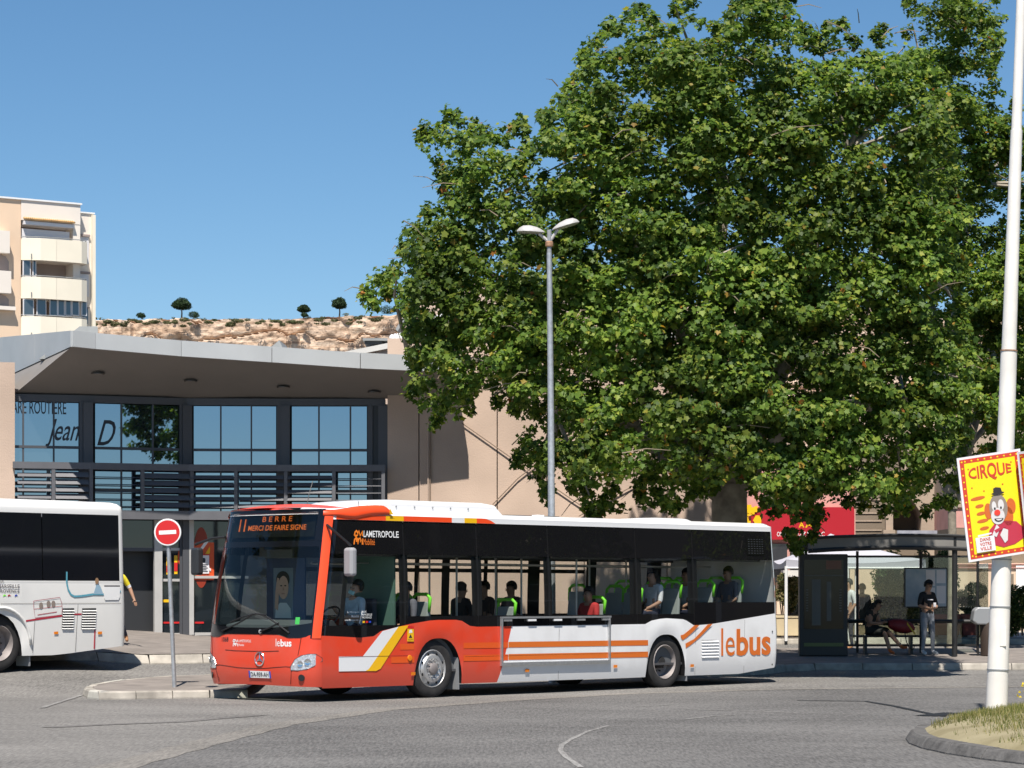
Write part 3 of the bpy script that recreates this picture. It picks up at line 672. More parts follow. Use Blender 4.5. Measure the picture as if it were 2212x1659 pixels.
def puffs(name, blobs, n, size, m, parent=None, aspect=.5):
    """n small leaf faces spread through ellipsoids (cx,cy,cz,rx,ry,rz)"""
    B = np.array(blobs, float); wgt = B[:, 3]*B[:, 4]*B[:, 5]; idx = rng.choice(len(B), n, p=wgt/wgt.sum())
    d = rng.normal(size=(n, 3)); d /= np.linalg.norm(d, axis=1)[:, None]; r = rng.uniform(.25, 1, n)**.45
    C = B[idx, :3]+d*B[idx, 3:]*r[:, None]
    nrm = rng.normal(size=(n, 3)); nrm[:, 2] += .6; nrm += d*.6; nrm /= np.linalg.norm(nrm, axis=1)[:, None]
    a = np.cross(nrm, rng.normal(size=(n, 3))); a /= np.linalg.norm(a, axis=1)[:, None]; b = np.cross(nrm, a)
    s = size*rng.uniform(.6, 1.3, n)[:, None]
    V = np.stack([C-a*s, C+b*s*aspect, C+a*s, C-b*s*aspect], 1)
    return np_mesh(name, V.reshape(-1, 3), np.arange(4*n).reshape(-1, 4), m, parent)
def hill_z(px): return zat(lerp_pts(ctop, px)+1, CD)
sc = []
for k in range(330):
    px = random.uniform(-200, 2400); zz = hill_z(px); s = random.uniform(.12, .4)
    sc.append((sight(px, CD), CD+random.uniform(3, 16), zz+random.uniform(-.3, .15), s*2.2, s*1.5, s))
for k in range(60):
    px = random.uniform(200, 900); s = random.uniform(.2, .5); sc.append((sight(px, CD), CD+1.0, hill_z(px)-random.uniform(.6, 2.2), s*2.5, 1.5, s*.8))
tag(puffs('scrub', sc, 20000, .2, M['scrub']), 'low grey green scrub along the top of the cliff', 'scrub', kind='stuff')
for px, top, bot, hw, lab in ((392, 637, 679, 24, 'largest umbrella pine standing on the cliff top, left of the other two'), (656, 652, 677, 15, 'smallest umbrella pine on the cliff top, between the other two'), (733, 636, 676, 17, 'umbrella pine on the cliff top closest to the big plane tree')):
    k = CD/FPX; x = sight(px, CD+6); zb = zat(bot, CD)-.6; zt = zat(top, CD)
    t = thing('umbrella_pine', lab, 'tree', (x, CD+6, zb), 0, 'pines on the cliff top'); h = zt-zb; wd = hw*k
    MB().tube([(0, 0, 0), (.1, 0, h*.3), (.02, 0, h*.55), (.1, 0, h*.75)], [.2, .17, .13, .06], 7).build('trunk', M['bark'], t, smooth=True)
    bl = [(0, 0, h*.68, wd*.9, wd*.9, h*.24), (wd*.45, 0, h*.62, wd*.55, wd*.5, h*.17), (-wd*.5, .2, h*.66, wd*.5, wd*.5, h*.15), (.1, 0, h*.8, wd*.65, wd*.6, h*.22), (wd*.3, -.3, h*.74, wd*.5, wd*.5, h*.14), (-wd*.3, -.3, h*.78, wd*.4, wd*.4, h*.14)]
    bl += [(random.uniform(-.8, .8)*wd, random.uniform(-.5, .5)*wd, h*random.uniform(.58, .88), wd*random.uniform(.15, .35), wd*.3, h*random.uniform(.05, .11)) for _ in range(9)]
    puffs('crown', bl, 4200, .2, M['pine'], t)
for px, s, lab in ((415, 1.1, 'round dark bush at the foot of the largest cliff pine'), (300, .9, 'lone dark bush on the cliff edge near the apartment tower'), (833, 1.5, 'wide low dark bush on the cliff edge beside the plane tree'), (655, .7, 'small dark bush under the smallest cliff pine')):
    o = puffs('cliff_bush', [(0, 0, s*.5, s*1.15, s, s*.7), (s*.5, 0, s*.3, s*.9, s*.8, s*.5)], 900, .14, M['pine']); o.location = (sight(px, CD), CD+2.5, hill_z(px)+.1)
    tag(o, lab, 'bush', 'bushes on the cliff top')
# ================================================================ cafe side: shops, terrace, planters
M['redboard'] = mat('red shop board', (.42, .010, .022), .5); M['pink'] = mat('pink render', (.58, .30, .26), .9, var=.12, scale=2)
M['beige'] = mat('beige stone wall', (.21, .165, .12), .9, var=.14, scale=.9, bump=.3, bscale=14)  # tone lowered: the shade on the stone building is put into this colour
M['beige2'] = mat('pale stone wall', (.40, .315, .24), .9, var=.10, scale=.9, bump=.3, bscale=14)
M['creamw'] = mat('cream wall', (.68, .52, .38), .9, var=.06, scale=1)
M['planter'] = mat('cream planter', (.58, .48, .31), .85, var=.08, scale=3); M['planterr'] = mat('oxblood planter', (.22, .055, .05), .8, var=.15, scale=3)
M['soil'] = mat('soil', (.06, .045, .03), .95); M['canvas'] = mat('white canvas', (.40, .40, .45), .8)  # canvas dimmed: the tree's shade is put into its colour
M['glassd'] = mat('dark shop glass', (.02, .022, .024), .05, .1, spec=.9)
shop = thing('pizza_shop', 'small snack shop with wide red board reading PIZZA TURC', 'shop', (11.5, 74, ground(11.5, 74)))
def bs_(mb, name, m, **kw): return sub(mb.build(name, m, **kw), shop)
SP = Plane(sight(1580, 74), 74, 0)
def spb(px0, px1, py0, py1, o0, o1, nm, m, fn=bs_, P_=None):
    P_ = P_ or SP; t0, z0 = P_.pix(px0, py1); t1, z1 = P_.pix(px1, py0); return fn(P_.box(MB(), t0, t1, z0, z1, o0, o1), nm, m)
spb(1575, 1848, 1000, 1390, -4, 0, 'wall', M['pink']); spb(1622, 1844, 1096, 1166, .02, .16, 'sign_board', M['redboard'])
spb(1640, 1700, 1175, 1385, .01, .05, 'shop_window', M['glassd']); spb(1706, 1745, 1175, 1385, .01, .05, 'shop_door', M['glassd']); spb(1750, 1838, 1175, 1330, .01, .05, 'shop_window', M['glassd'])
def shop_text(txt, px0, px1, py0, py1, m, bold=.01):
    return bs_(letters(SP, txt, px0, px1, py0, py1, off=.165, bold=bold), 'lettering', m)
shop_text('- PIZZA TURC', 1709, 1780, 1149, 1159, M['white']); shop_text('ON', 1677, 1690, 1149, 1159, M['white']); shop_text('R', 1694, 1700, 1149, 1159, M['white'])
shop_text('A', 1738, 1755, 1126, 1140, M['yellow'], .02); shop_text('A', 1724, 1736, 1128, 1140, M['yellow'], .02)
mb = MB()
for k in range(16):
    t, z = SP.pix(1605+random.uniform(0, 34), 1098+random.uniform(0, 40)); r = random.uniform(.06, .16)
    mb.add([SP.pt(t+r*math.cos(R(a))*(1 if a % 144 else .5), z+r*math.sin(R(a)), .17+k*.002) for a in range(0, 360, 60)], [tuple(range(6))])
bs_(mb, 'board_picture', [M['yellow']])
# stone building; its pointed recess is a gable shadow built as shape
sb = thing('stone_building', 'beige stone building with a pointed recess shaped after a shadow, and grey name board', 'building', (14, 84, ground(14, 70)))
def bst(mb, name, m, **kw): return sub(mb.build(name, m, **kw), sb)
SB = Plane(sight(1840, 84), 84, 0)
def sq(x, y): return SB.pix((3300+x*.22604)/1.80922, (1880+y*.22604)/1.80922)
TL, TR = SB.pix(1840, 1000)[0], SB.pix(2066, 1000)[0]; zt = SB.pix(0, 960)[1]
gshade = [sq(835, 855), sq(835, 500), sq(900, 360), sq(1040, 205), sq(1180, 330), sq(1290, 500), sq(1335, 640), sq(1320, 855)]
tn0, tn1 = gshade[0][0], gshade[-1][0]; zc = gshade[0][1]
outer_l = [(TL, .5), (tn0, .5), gshade[0], gshade[1], gshade[2], gshade[3], (gshade[3][0], zt), (TL, zt)]
outer_r = [(tn1, .5), (TR, .5), (TR, zt), (gshade[3][0], zt), gshade[3], gshade[4], gshade[5], gshade[6], gshade[7]]
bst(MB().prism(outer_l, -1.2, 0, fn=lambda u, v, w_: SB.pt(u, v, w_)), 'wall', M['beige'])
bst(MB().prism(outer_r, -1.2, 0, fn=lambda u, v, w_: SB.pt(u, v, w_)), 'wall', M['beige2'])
bst(SB.box(MB(), tn0, tn1, .5, zc, -1.2, -.002), 'wall_base', M['beige'])
bst(SB.box(MB(), tn0-.3, tn1+.3, .5, zt, -1.6, -1.25), 'shadow_recess_back', M['beige'])
for y in (320, 435, 555, 690, 850):
    z = sq(0, y)[1]; bst(SB.box(MB(), TL, gshade[1][0]-.35, z-.02, z+.02, .005, .03), 'stone_course', M['beige2'])
ta, tb = sq(700, 500)[0], sq(830, 500)[0]; bst(SB.box(MB(), ta, tb-.01, .5, sq(0, 470)[1], .0, .22), 'pilaster', M['beige2'])
ta, tb = sq(640, 900)[0], sq(840, 900)[0]; bst(SB.box(MB(), ta, tb, .5, sq(0, 850)[1], .23, .45), 'pilaster_base', M['beige2'])
M['nameboard'] = mat('grey name board', (.30, .31, .36), .6, var=.15, scale=5)
(ta, zb), (tb, z2) = sq(870, 985), sq(1760, 862); o = bst(SB.box(MB(), ta, tb, zb, z2, .46, .56), 'name_board', M['nameboard'])
# pink and cream house behind the mast
ph = thing('pink_house', 'cream and pink house partly hidden by the circus poster mast', 'building', (19, 80, ground(19, 70)))
def bp_(mb, name, m, **kw): return sub(mb.build(name, m, **kw), ph)
PH = Plane(sight(2050, 80), 80, 0)
def phb(a, b, c, d, o0, o1, nm, m): return spb(a, b, c, d, o0, o1, nm, M[m], bp_, PH)
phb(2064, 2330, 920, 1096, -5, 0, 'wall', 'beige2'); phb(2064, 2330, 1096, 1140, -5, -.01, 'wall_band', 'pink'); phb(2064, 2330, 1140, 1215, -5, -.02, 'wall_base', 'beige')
phb(2064, 2330, 1216, 1390, -5, .3, 'wall_lower', 'creamw')
for y in (1010, 1031, 1052, 1074, 1095): phb(2064, 2330, y, y+1.6, .0, .05, 'stone_course', 'beige')
for y in (1218, 1226): phb(2064, 2330, y, y+1.5, .31, .36, 'string_course', 'pink')
phb(2165, 2185, 1240, 1270, .31, .35, 'meter_box', 'beige'); phb(2190, 2230, 1222, 1282, .31, .34, 'panel', 'white')
# low cafe wall behind the terrace
cw = thing('cafe_wall', 'cream low cafe wall seen through the bus shelter', 'wall', (9, 73, ground(9, 73)))
CP = Plane(sight(1680, 73), 73, 0)
spb(1678, 1700, 1258, 1385, -.3, 0, 'wall', M['creamw'], lambda m_, n, mm: sub(m_.build(n, mm), cw), CP); spb(1836, 1905, 1226, 1385, -.3, 0, 'wall', M['creamw'], lambda m_, n, mm: sub(m_.build(n, mm), cw), CP)
spb(1690, 1735, 1232, 1246, -.4, .3, 'ledge', M['parapet'], lambda m_, n, mm: sub(m_.build(n, mm), cw), CP); spb(1660, 1740, 1247, 1256, -.4, .2, 'beam', M['dark'], lambda m_, n, mm: sub(m_.build(n, mm), cw), CP)
# white terrace gazebo
gz = thing('terrace_gazebo', 'white canvas gazebo roof on white posts behind the shelter', 'gazebo', (8.6, 66.9, ground(8.6, 66.9)+.14)); gz.location.z = ground(8.6, 66.9)+.14
def bg(mb, name, m, **kw): return sub(mb.build(name, m, **kw), gz)
gx0, gx1, gy0, gy1 = sight(1700, 66), sight(2003, 66), 66.2, 69.4; zlo, zmid, zpk = zat(1227, 66.2), zat(1213, 66.2), zat(1153, 68)
pk = (sight(1792, 68), 67.8, zpk)
nseg = 10; rows = []
ring = []
for a, b in (((gx0, gy0), (gx1, gy0)), ((gx1, gy0), (gx1, gy1)), ((gx1, gy1), (gx0, gy1)), ((gx0, gy1), (gx0, gy0))):
    for i in range(nseg): ring.append((a[0]+(b[0]-a[0])*i/nseg, a[1]+(b[1]-a[1])*i/nseg))
def sagz(k, zl, zh, t):  return zl+(zh-zl)*t**1.35
for t in (0, .15, .3, .5, .7, .85, 1):
    rows.append([(x+(pk[0]-x)*t, y+(pk[1]-y)*t, sagz(0, zmid+.05, zpk, t)-.10*math.sin(math.pi*(i % nseg)/nseg)*(1-t)) for i, (x, y) in enumerate(ring)])
bg(MB().grid(rows, True), 'canopy', M['canvas'], smooth='all')
bg(MB().grid([[(x, y, zlo-.0) for x, y in ring], [(x, y, zmid+.045-.10*math.sin(math.pi*(i % nseg)/nseg)) for i, (x, y) in enumerate(ring)]], True), 'valance', M['canvas'])
bg(MB().tube([(gx0, gy0-.02, zlo), (gx1, gy0-.02, zlo)], .022, 6), 'front_bar', M['white'])
for x, y in ((sight(1833, 66), gy0), (sight(1853, 66), gy0+.1), (gx1, gy1), (gx0, gy0)): bg(MB().cyl((x, y, ground(x, y)+.1), (x, y, zlo+.05), .04, n=8), 'post', M['white'])
# planters with shrubs
M['shrub'] = leaf_mat('shrub leaves', [(0, (.05, .075, .02)), (.45, (.14, .15, .05)), (.75, (.30, .25, .11)), (1, (.42, .36, .2))], .3, .6)
M['hedge'] = leaf_mat('hedge leaves', [(0, (.02, .04, .012)), (.6, (.05, .085, .02)), (1, (.12, .15, .04))], .3, .5)
def planter(px0, px1, D, top, label, m, shrub=True, hgt=None, group='cafe terrace planters'):
    x0, x1 = sight(px0, D), sight(px1, D); zb = ground((x0+x1)/2, D)+.14; z1 = zat(top, D); t = thing('planter_box', label, 'planter', ((x0+x1)/2, D+.25, zb), 0, group); wd = (x1-x0)/2; h = z1-zb
    mb = MB(); mb.hexa([(-wd+.03, -.25, .04), (wd-.03, -.25, .04), (wd-.03, .25, .04), (-wd+.03, .25, .04), (-wd, -.28, h), (wd, -.28, h), (wd, .28, h), (-wd, .28, h)]); mb.build('box', m, t, bevel=.015)
    MB().box(-wd-.015, wd+.015, -.295, .295, h-.05, h+.01).build('rim', m, t); MB().box(-wd+.05, wd-.05, -.24, .24, h+.011, h+.03).build('soil', M['soil'], t)
    for sx in (-1, 1): MB().box(sx*wd*.7-.05, sx*wd*.7+.05, -.2, .2, -.01, .04).build('foot', M['dark'], t)
    return t
plist = [(1676, 1729, 66.9, 1330, 'cream planter box just behind the bus rear', 'planter'), (1832, 1870, 67.2, 1352, 'cream planter box behind the seated woman, left one', 'planter'), (1872, 1932, 67.2, 1352, 'cream planter box behind the seated woman and red backpack', 'planter'), (1936, 1990, 67.2, 1352, 'cream planter box between the backpack and the standing man', 'planter'), (2014, 2075, 67.3, 1328, 'oxblood planter box right behind the standing man', 'planterr'), (2078, 2135, 67.3, 1328, 'oxblood planter box behind the litter bin', 'planterr')]
for a in plist: planter(a[0], a[1], a[2], a[3], a[4], M[a[5]])
def shrub_thing(name, px0, px1, py0, py1, D, label, m, n, cat='shrub', group='shrubs on the cafe terrace', size=.05):
    x0, x1 = sight(px0, D), sight(px1, D); z0, z1 = zat(py1, D), zat(py0, D); t = thing(name, label, cat, ((x0+x1)/2, D+.4, z0), 0, group); wd = (x1-x0)/2; h = z1-z0; bl = []
    for k in range(30 if cat == 'hedge' else 11): bl.append((random.uniform(-.7, .7)*wd, random.uniform(-.15, .15), h*random.uniform(.1, .82), wd*random.uniform(.3, .5), .22, h*random.uniform(.14, .24)))
    puffs('foliage', bl, n, size, m, t, .45)
    mb = MB()
    for k in range(6): x = random.uniform(-.6, .6)*wd; mb.tube([(x*.6, 0, -.02), (x*.9, 0, h*.4), (x, .05, h*.9)], [.02, .014, .006], 5)
    mb.build('stem', M['bark'], t); return t
shrub_thing('shrub', 1672, 1732, 1232, 1328, 66.9, 'dry leafy shrub in the planter just behind the bus rear', M['shrub'], 2600)
shrub_thing('shrub', 1888, 1948, 1222, 1350, 67.2, 'tall dry brown leaved shrub behind the seated woman', M['shrub'], 4200)
shrub_thing('shrub', 1935, 1995, 1240, 1350, 67.2, 'dry leafy shrub between backpack and standing man', M['shrub'], 3200)
shrub_thing('shrub', 2018, 2070, 1185, 1328, 67.4, 'dark shrub behind the shelter post', M['hedge'], 2600)
shrub_thing('shrub', 2072, 2140, 1255, 1328, 67.6, 'green shrub behind the litter bin', M['hedge'], 2400)
shrub_thing('tall_hedge', 1884, 1990, 1180, 1372, 71.5, 'tall dark hedge behind the shelter, left half', M['hedge'], 9000, 'hedge')
shrub_thing('tall_hedge', 1980, 2080, 1172, 1372, 71.8, 'tall dark hedge behind the shelter, right half', M['hedge'], 9000, 'hedge')
shrub_thing('hedge_bush', 2172, 2270, 1262, 1372, 66.5, 'round green hedge bush right of the white mast', M['hedge'], 5200, 'bush')
shrub_thing('hedge_bush', 2120, 2180, 1300, 1372, 70, 'green hedge bush behind the white mast', M['hedge'], 2200, 'bush')
# parasol and cafe screen behind ad panel
M['lilac'] = mat('lilac plastic', (.62, .56, .78), .5)
# ================================================================ bus shelter
M['shelter'] = mat('dark grey steel', (.030, .030, .030), .45, .3); M['shelterroof'] = mat('grey shelter roof', (.20, .19, .175), .6, var=.1, scale=3)
M['clear'] = glass_mat('shelter glass', (.78, .83, .80), -.01); M['adglass'] = mat('ad panel glass', (.012, .016, .013), .08, .0, spec=.25)
fl = ground(9, 61)+.147
sh = thing('bus_shelter', 'dark steel bus shelter with glass walls in the shade of the plane tree', 'bus shelter', (8.7, 61, fl))
def bsh(mb, name, m, **kw): o = mb.build(name, m, sh, **kw); return o
X0, X1 = sight(1735, 61)-8.7, sight(2084, 61)-8.7
H = 2.42
roof = [(X0, H-.02), (X0+.6, H+.02), ((X0+X1)/2, H+.06), (X1-.6, H+.05), (X1, H+.02)]
mb = MB(); mb.grid([[(x, -1.0, z) for x, z in roof], [(x, -1.0, z+.26) for x, z in roof], [(x, .9, z+.3) for x, z in roof], [(x, .9, z) for x, z in roof]]); mb.grid([[(x, .9, z) for x, z in roof], [(x, -1.0, z) for x, z in roof]])
bsh(mb, 'roof', M['shelterroof'])
bsh(MB().tube([(x, -1.02, z+.28) for x, z in roof], .035, 6), 'roof_edge', M['shelter']); bsh(MB().tube([(x, -1.02, z-.01) for x, z in roof], .05, 6), 'roof_edge', M['shelter'])
xp = sight(2063, 60)-8.7; bsh(MB().cyl((xp, -.95, 0), (xp, -.95, H+.3), .062, n=12), 'post', M['shelter'], smooth=True)
xr = sight(2108, 62)-8.7
for x in (X0+.15, X0+1.35, X1-.9, xr): bsh(MB().cyl((x, .75, 0), (x, .75, H), .035, n=10), 'back_post', M['shelter'], smooth=True)
for a, b in ((X0+.15, X0+1.35), (X0+1.35, X1-.9), (X1-.9, xr)):
    bsh(MB().box(a+.04, b-.04, .745, .755, .25, H-.15), 'glass_pane', M['clear']); bsh(MB().box(a+.03, b-.03, .73, .77, H-.15, H-.1), 'glass_clamp', M['shelter']); bsh(MB().box(a+.03, b-.03, .73, .77, .19, .245), 'glass_clamp', M['shelter'])
bsh(MB().box(xr-.004, xr+.004, -.6, .7, .25, H-.3), 'side_glass', M['clear'])
bsh(MB().cyl((X0+.2, .69, .78), (xr-.05, .69, .78), .045, n=8), 'lean_rail', M['shelter'])
# bench
bx0, bx1 = sight(1845, 61)-8.7, sight(2000, 61)-8.7
bsh(MB().box(bx0, bx1, .15, .55, .42, .46), 'bench_seat', M['shelter'], bevel=.01)
for x in (bx0+.3, bx1-.3): bsh(MB().box(x-.03, x+.03, .2, .5, 0, .42), 'bench_leg', M['shelter'])
# advertising panel with poster, at the left end
ax0, ax1 = sight(1726, 60.4)-8.7, sight(1830, 60.4)-8.7
ad = bsh(MB().box(ax0, ax1, -.72, -.42, .0, 2.33), 'ad_panel', M['shelter'], bevel=.02)
MB().box(ax0+.1, ax1-.1, -.735, -.722, .62, 2.2).build('ad_glass', M['adglass'], ad)
M['adprint'] = mat('ad print', (.03, .034, .03), .4, col2=(.015, .02, .018), scale=2.2); M['adgrey'] = mat('ad grey print', (.07, .075, .07), .4)
MB().box(ax0+.28, ax0+.48, -.7375, -.7355, .7, 1.75).build('ad_stripe', M['adgrey'], ad); MB().box(ax0+.62, ax0+.72, -.7375, -.7355, .8, 1.7).build('ad_stripe', M['adgrey'], ad)
MB().box(ax0+.6, ax1-.15, -.7375, -.7355, 1.98, 2.18).build('ad_picture', mat('ad warm print', (.16, .06, .03), .4), ad); MB().box(ax0+.1, ax1-.1, -.74, -.7355, 1.83, 1.85).build('ad_line', M['adgrey'], ad)
MB().box(ax0+.1, ax1-.1, -.74, -.7355, .22, .3).build('ad_line', mat('green line', (.12, .15, .04), .5), ad)
for s_ in (ax0+.17, ax1-.17):
    for k in range(9): MB().box(s_-.025, s_+.025, -.742, -.7355, 1.02+k*.06, 1.045+k*.06).build('ad_mark', M['adgrey'], ad)
# network map on the back wall
M['map'] = mat('network map', (.24, .33, .42), .35, col2=(.40, .46, .52), scale=5); M['mapline'] = mat('map line', (.10, .22, .30), .5)
mx0, mx1 = sight(1956, 61.7)-8.7, sight(2044, 61.7)-8.7; mz0, mz1 = zat(1310, 61.7)-fl, zat(1229, 61.7)-fl
mp_ = bsh(MB().box(mx0-.03, mx1+.03, .69, .74, mz0-.03, mz1+.03), 'map_frame', M['shelter']); MB().box(mx0, mx1, .68, .689, mz0, mz1).build('map_sheet', M['map'], mp_)
for a, b, c, d in ((.5, .72, .55, .97), (.76, .98, .62, .97), (.76, .98, .08, .55), (.5, .72, .1, .5)):
    MB().box(mx0+(mx1-mx0)*a, mx0+(mx1-mx0)*b, .676, .6795, mz0+(mz1-mz0)*c, mz0+(mz1-mz0)*d).build('map_panel', M['paper'], mp_)
# ---------------------------------------------------------------- red backpack on the bench
M['bpred'] = mat('dark red nylon', (.19, .012, .018), .6, var=.2, scale=20); M['bpyel'] = mat('yellow nylon', (.5, .36, .03), .6)
bpk = thing('backpack', 'dark red backpack with yellow panel lying on the shelter bench', 'backpack', (sight(1952, 61)+.0, 61.32, fl+.47))
rows = []
for t, w2, d2, zc in ((0, .14, .10, .02), (.2, .24, .15, .05), (.45, .29, .18, .12), (.7, .26, .17, .22), (.9, .16, .11, .30), (1, .05, .04, .33)):
    rows.append([(-.31+.62*t+0*zc, d2*math.cos(R(a)), .2+.18*(1-t)*0+(.22-.12*t)*0+.17*math.sin(R(a))*(w2/.29)+.05-.10*t) for a in range(0, 360, 24)])
mb = MB(); mb.grid(rows, True); mb.build('sack', M['bpred'], bpk, smooth=True)
MB().grid([[(.10+.2*t, -.175+.05*t, .30-.26*t-.03*s_) for t in (0, .35, .7, 1)] for s_ in (0, 1.2, 2.0)]).build('side_panel', M['bpyel'], bpk)
MB().tube([(.05, -.16, .06), (.08, -.2, -.15), (.14, -.2, -.3), (.24, -.18, -.34), (.27, -.18, -.27)], .012, 6).build('strap', M['black'], bpk); MB().tube([(-.32, 0, .28), (-.36, -.02, .36), (-.28, -.02, .38), (-.24, 0, .33)], .014, 6).build('handle', M['black'], bpk)
# ---------------------------------------------------------------- litter bin
lb = thing('litter_bin', 'litter bin with grey hood and dark body right of the shelter', 'bin', (sight(2128, 60.6), 60.6, ground(11, 60.6)+.147))
MB().lathe([(0, .17), (.02, .2), (.75, .22), (.8, .2), (.8, .02)], (.1, 0, 0), (0, 0, 1), 18).build('body', mat('brown bin', (.045, .03, .022), .6), lb, smooth=True)
MB().prism([(-.32, .8), (-.28, 1.05), (-.2, 1.12), (.12, 1.12), (.2, 1.03), (.26, .8), (.1, .72), (-.2, .72)], -.2, .2).build('hood', M['sign_grey'], lb, bevel=.03)
MB().cyl((-.14, .12, 0), (-.14, .12, .8), .025, n=8).build('post', M['shelter'], lb)

# ================================================================ street furniture
lp = thing('street_lamp', 'tall galvanised street lamp with two white heads behind the bus', 'street lamp', (sight(1190, 49.5), 49.5, ground(.7, 49.5)))
zt = zat(506, 49.5)-lp.location.z
MB().tube([(0.03, 0, 0), (.02, 0, 1.2), (0, 0, zt*.6), (-.03, 0, zt-.35)], [.075, .072, .06, .05], 14).build('pole', M['steel'], lp, smooth=True)
M['rust'] = mat('rusty clamp', (.30, .17, .10), .8, var=.3, scale=20)
MB().cyl((-.03, 0, zt-.36), (-.03, 0, zt+.08), .045, n=12).build('spigot', M['sign_grey'], lp, smooth=True)
MB().lathe([(0, .05), (.02, .075), (.09, .075), (.11, .05)], (-.03, 0, zt-.24), (0, 0, 1), 14).build('clamp', M['rust'], lp, smooth=True)
M['lamphead'] = mat('lamp head', (.42, .41, .40), .4, var=.08, scale=8); M['lampdark'] = mat('lamp glass', (.22, .21, .19), .15)
for sx, ang, dx, dz in ((-1, 2, -.09, .05), (1, 16, .06, .10)):
    e = bpy.data.objects.new('lamp_head', None)
    prof = [(0, .03, .02), (.04, .09, .05), (.14, .13, .10), (.28, .155, .13), (.40, .15, .12), (.48, .11, .07), (.52, .03, .02)]
    ca, sa = math.cos(R(ang)), math.sin(R(ang)); bx, bz = -.03+dx, zt+dz-.02
    def hp_(d, y, z): return (bx+sx*(d*ca-z*0)-sx*z*sa*.3, y, bz+d*sa+z*ca)
    rows = [[hp_(d, hw*math.cos(R(a)), hh*math.sin(R(a))) for a in range(0, 181, 18)] for d, hw, hh in prof]
    h_ = MB().grid(rows).build('lamp_head', M['lamphead'], lp, smooth='all')
    rows = [[hp_(d, hw*k, -.035*(1-k*k)*min(1, hh/.1)) for k in (-1, -.6, 0, .6, 1)] for d, hw, hh in prof]
    MB().grid(rows).build('lamp_glass', M['lampdark'], h_, smooth='all')
    MB().cyl((-.03, 0, zt-.15), hp_(.1, 0, -.02), .03, n=8).build('arm', M['lamphead'], lp, smooth=True)
# no-entry sign
ne = thing('no_entry_sign', 'red and white no entry sign on a leaning grey post', 'sign', (sight(377, 44.4), 44.4, ground(-5.7, 44.4)+.12))
zs = zat(1150, 44.4)-ne.location.z; dx = sight(363, 44.4)-sight(377, 44.4)
MB().cyl((0, 0, -.02), (dx*.98, .0, zs-.1), .036, n=12).build('post', M['steel'], ne, smooth=True)
face = Matrix.Rotation(R(-3), 4, 'Y')
def disc(r, y, n=40): return [face @ Vector((r*math.cos(2*math.pi*i/n), y, r*math.sin(2*math.pi*i/n))) + Vector((dx, 0, zs)) for i in range(n)]
MB().grid([disc(.001, -.06), disc(.222, -.06), disc(.228, -.055), disc(.228, -.035), disc(.001, -.035)], True).build('disc', M['white'], ne)
MB().add(disc(.203, -.0615), [tuple(range(40))]).build('red_field', M['red'], ne)
MB().add([face @ Vector((x, -.064, z))+Vector((dx, 0, zs)) for x, z in ((-.145, -.033), (.145, -.033), (.145, .033), (-.145, .033))], [(0, 1, 2, 3)]).build('white_bar', M['white'], ne)
MB().box(dx-.05, dx+.05, -.034, .03, zs-.17, zs-.13).build('bracket', M['steel'], ne); MB().box(dx-.05, dx+.05, -.034, .03, zs+.08, zs+.12).build('bracket', M['steel'], ne)
# white mast
mx_, my_ = 6.15, 33.5; mz_ = mound(mx_, my_)-.03
ms = thing('white_mast', 'tall white leaning mast on the grass island carrying circus posters', 'mast', (mx_, my_, mz_))
def mpt(z): return Vector((.0345*(z), .0, z))
secs = [(0, .138, 2.05, .122), (2.05, .117, 4.6, .103), (4.6, .094, 7.4, .074), (7.4, .066, 12.5, .045)]
for z0, r0, z1, r1 in secs:
    MB().cyl(mpt(z0), mpt(z1), r0, r1, 20).build('mast_section', M['mastwhite'], ms, smooth=True)
for z, r in ((.55, .138), (1.35, .131), (1.95, .126), (4.6, .106), (2.75, .115)): MB().cyl(mpt(z-.008), mpt(z+.008), r+.004, n=20).build('band', M['rust'] if z > 4 else M['sign_grey'], ms)
MB().box(.02, .10, -.137, -.12, .85, 1.1).build('inspection_hatch', M['mastwhite'], ms, bevel=.004)
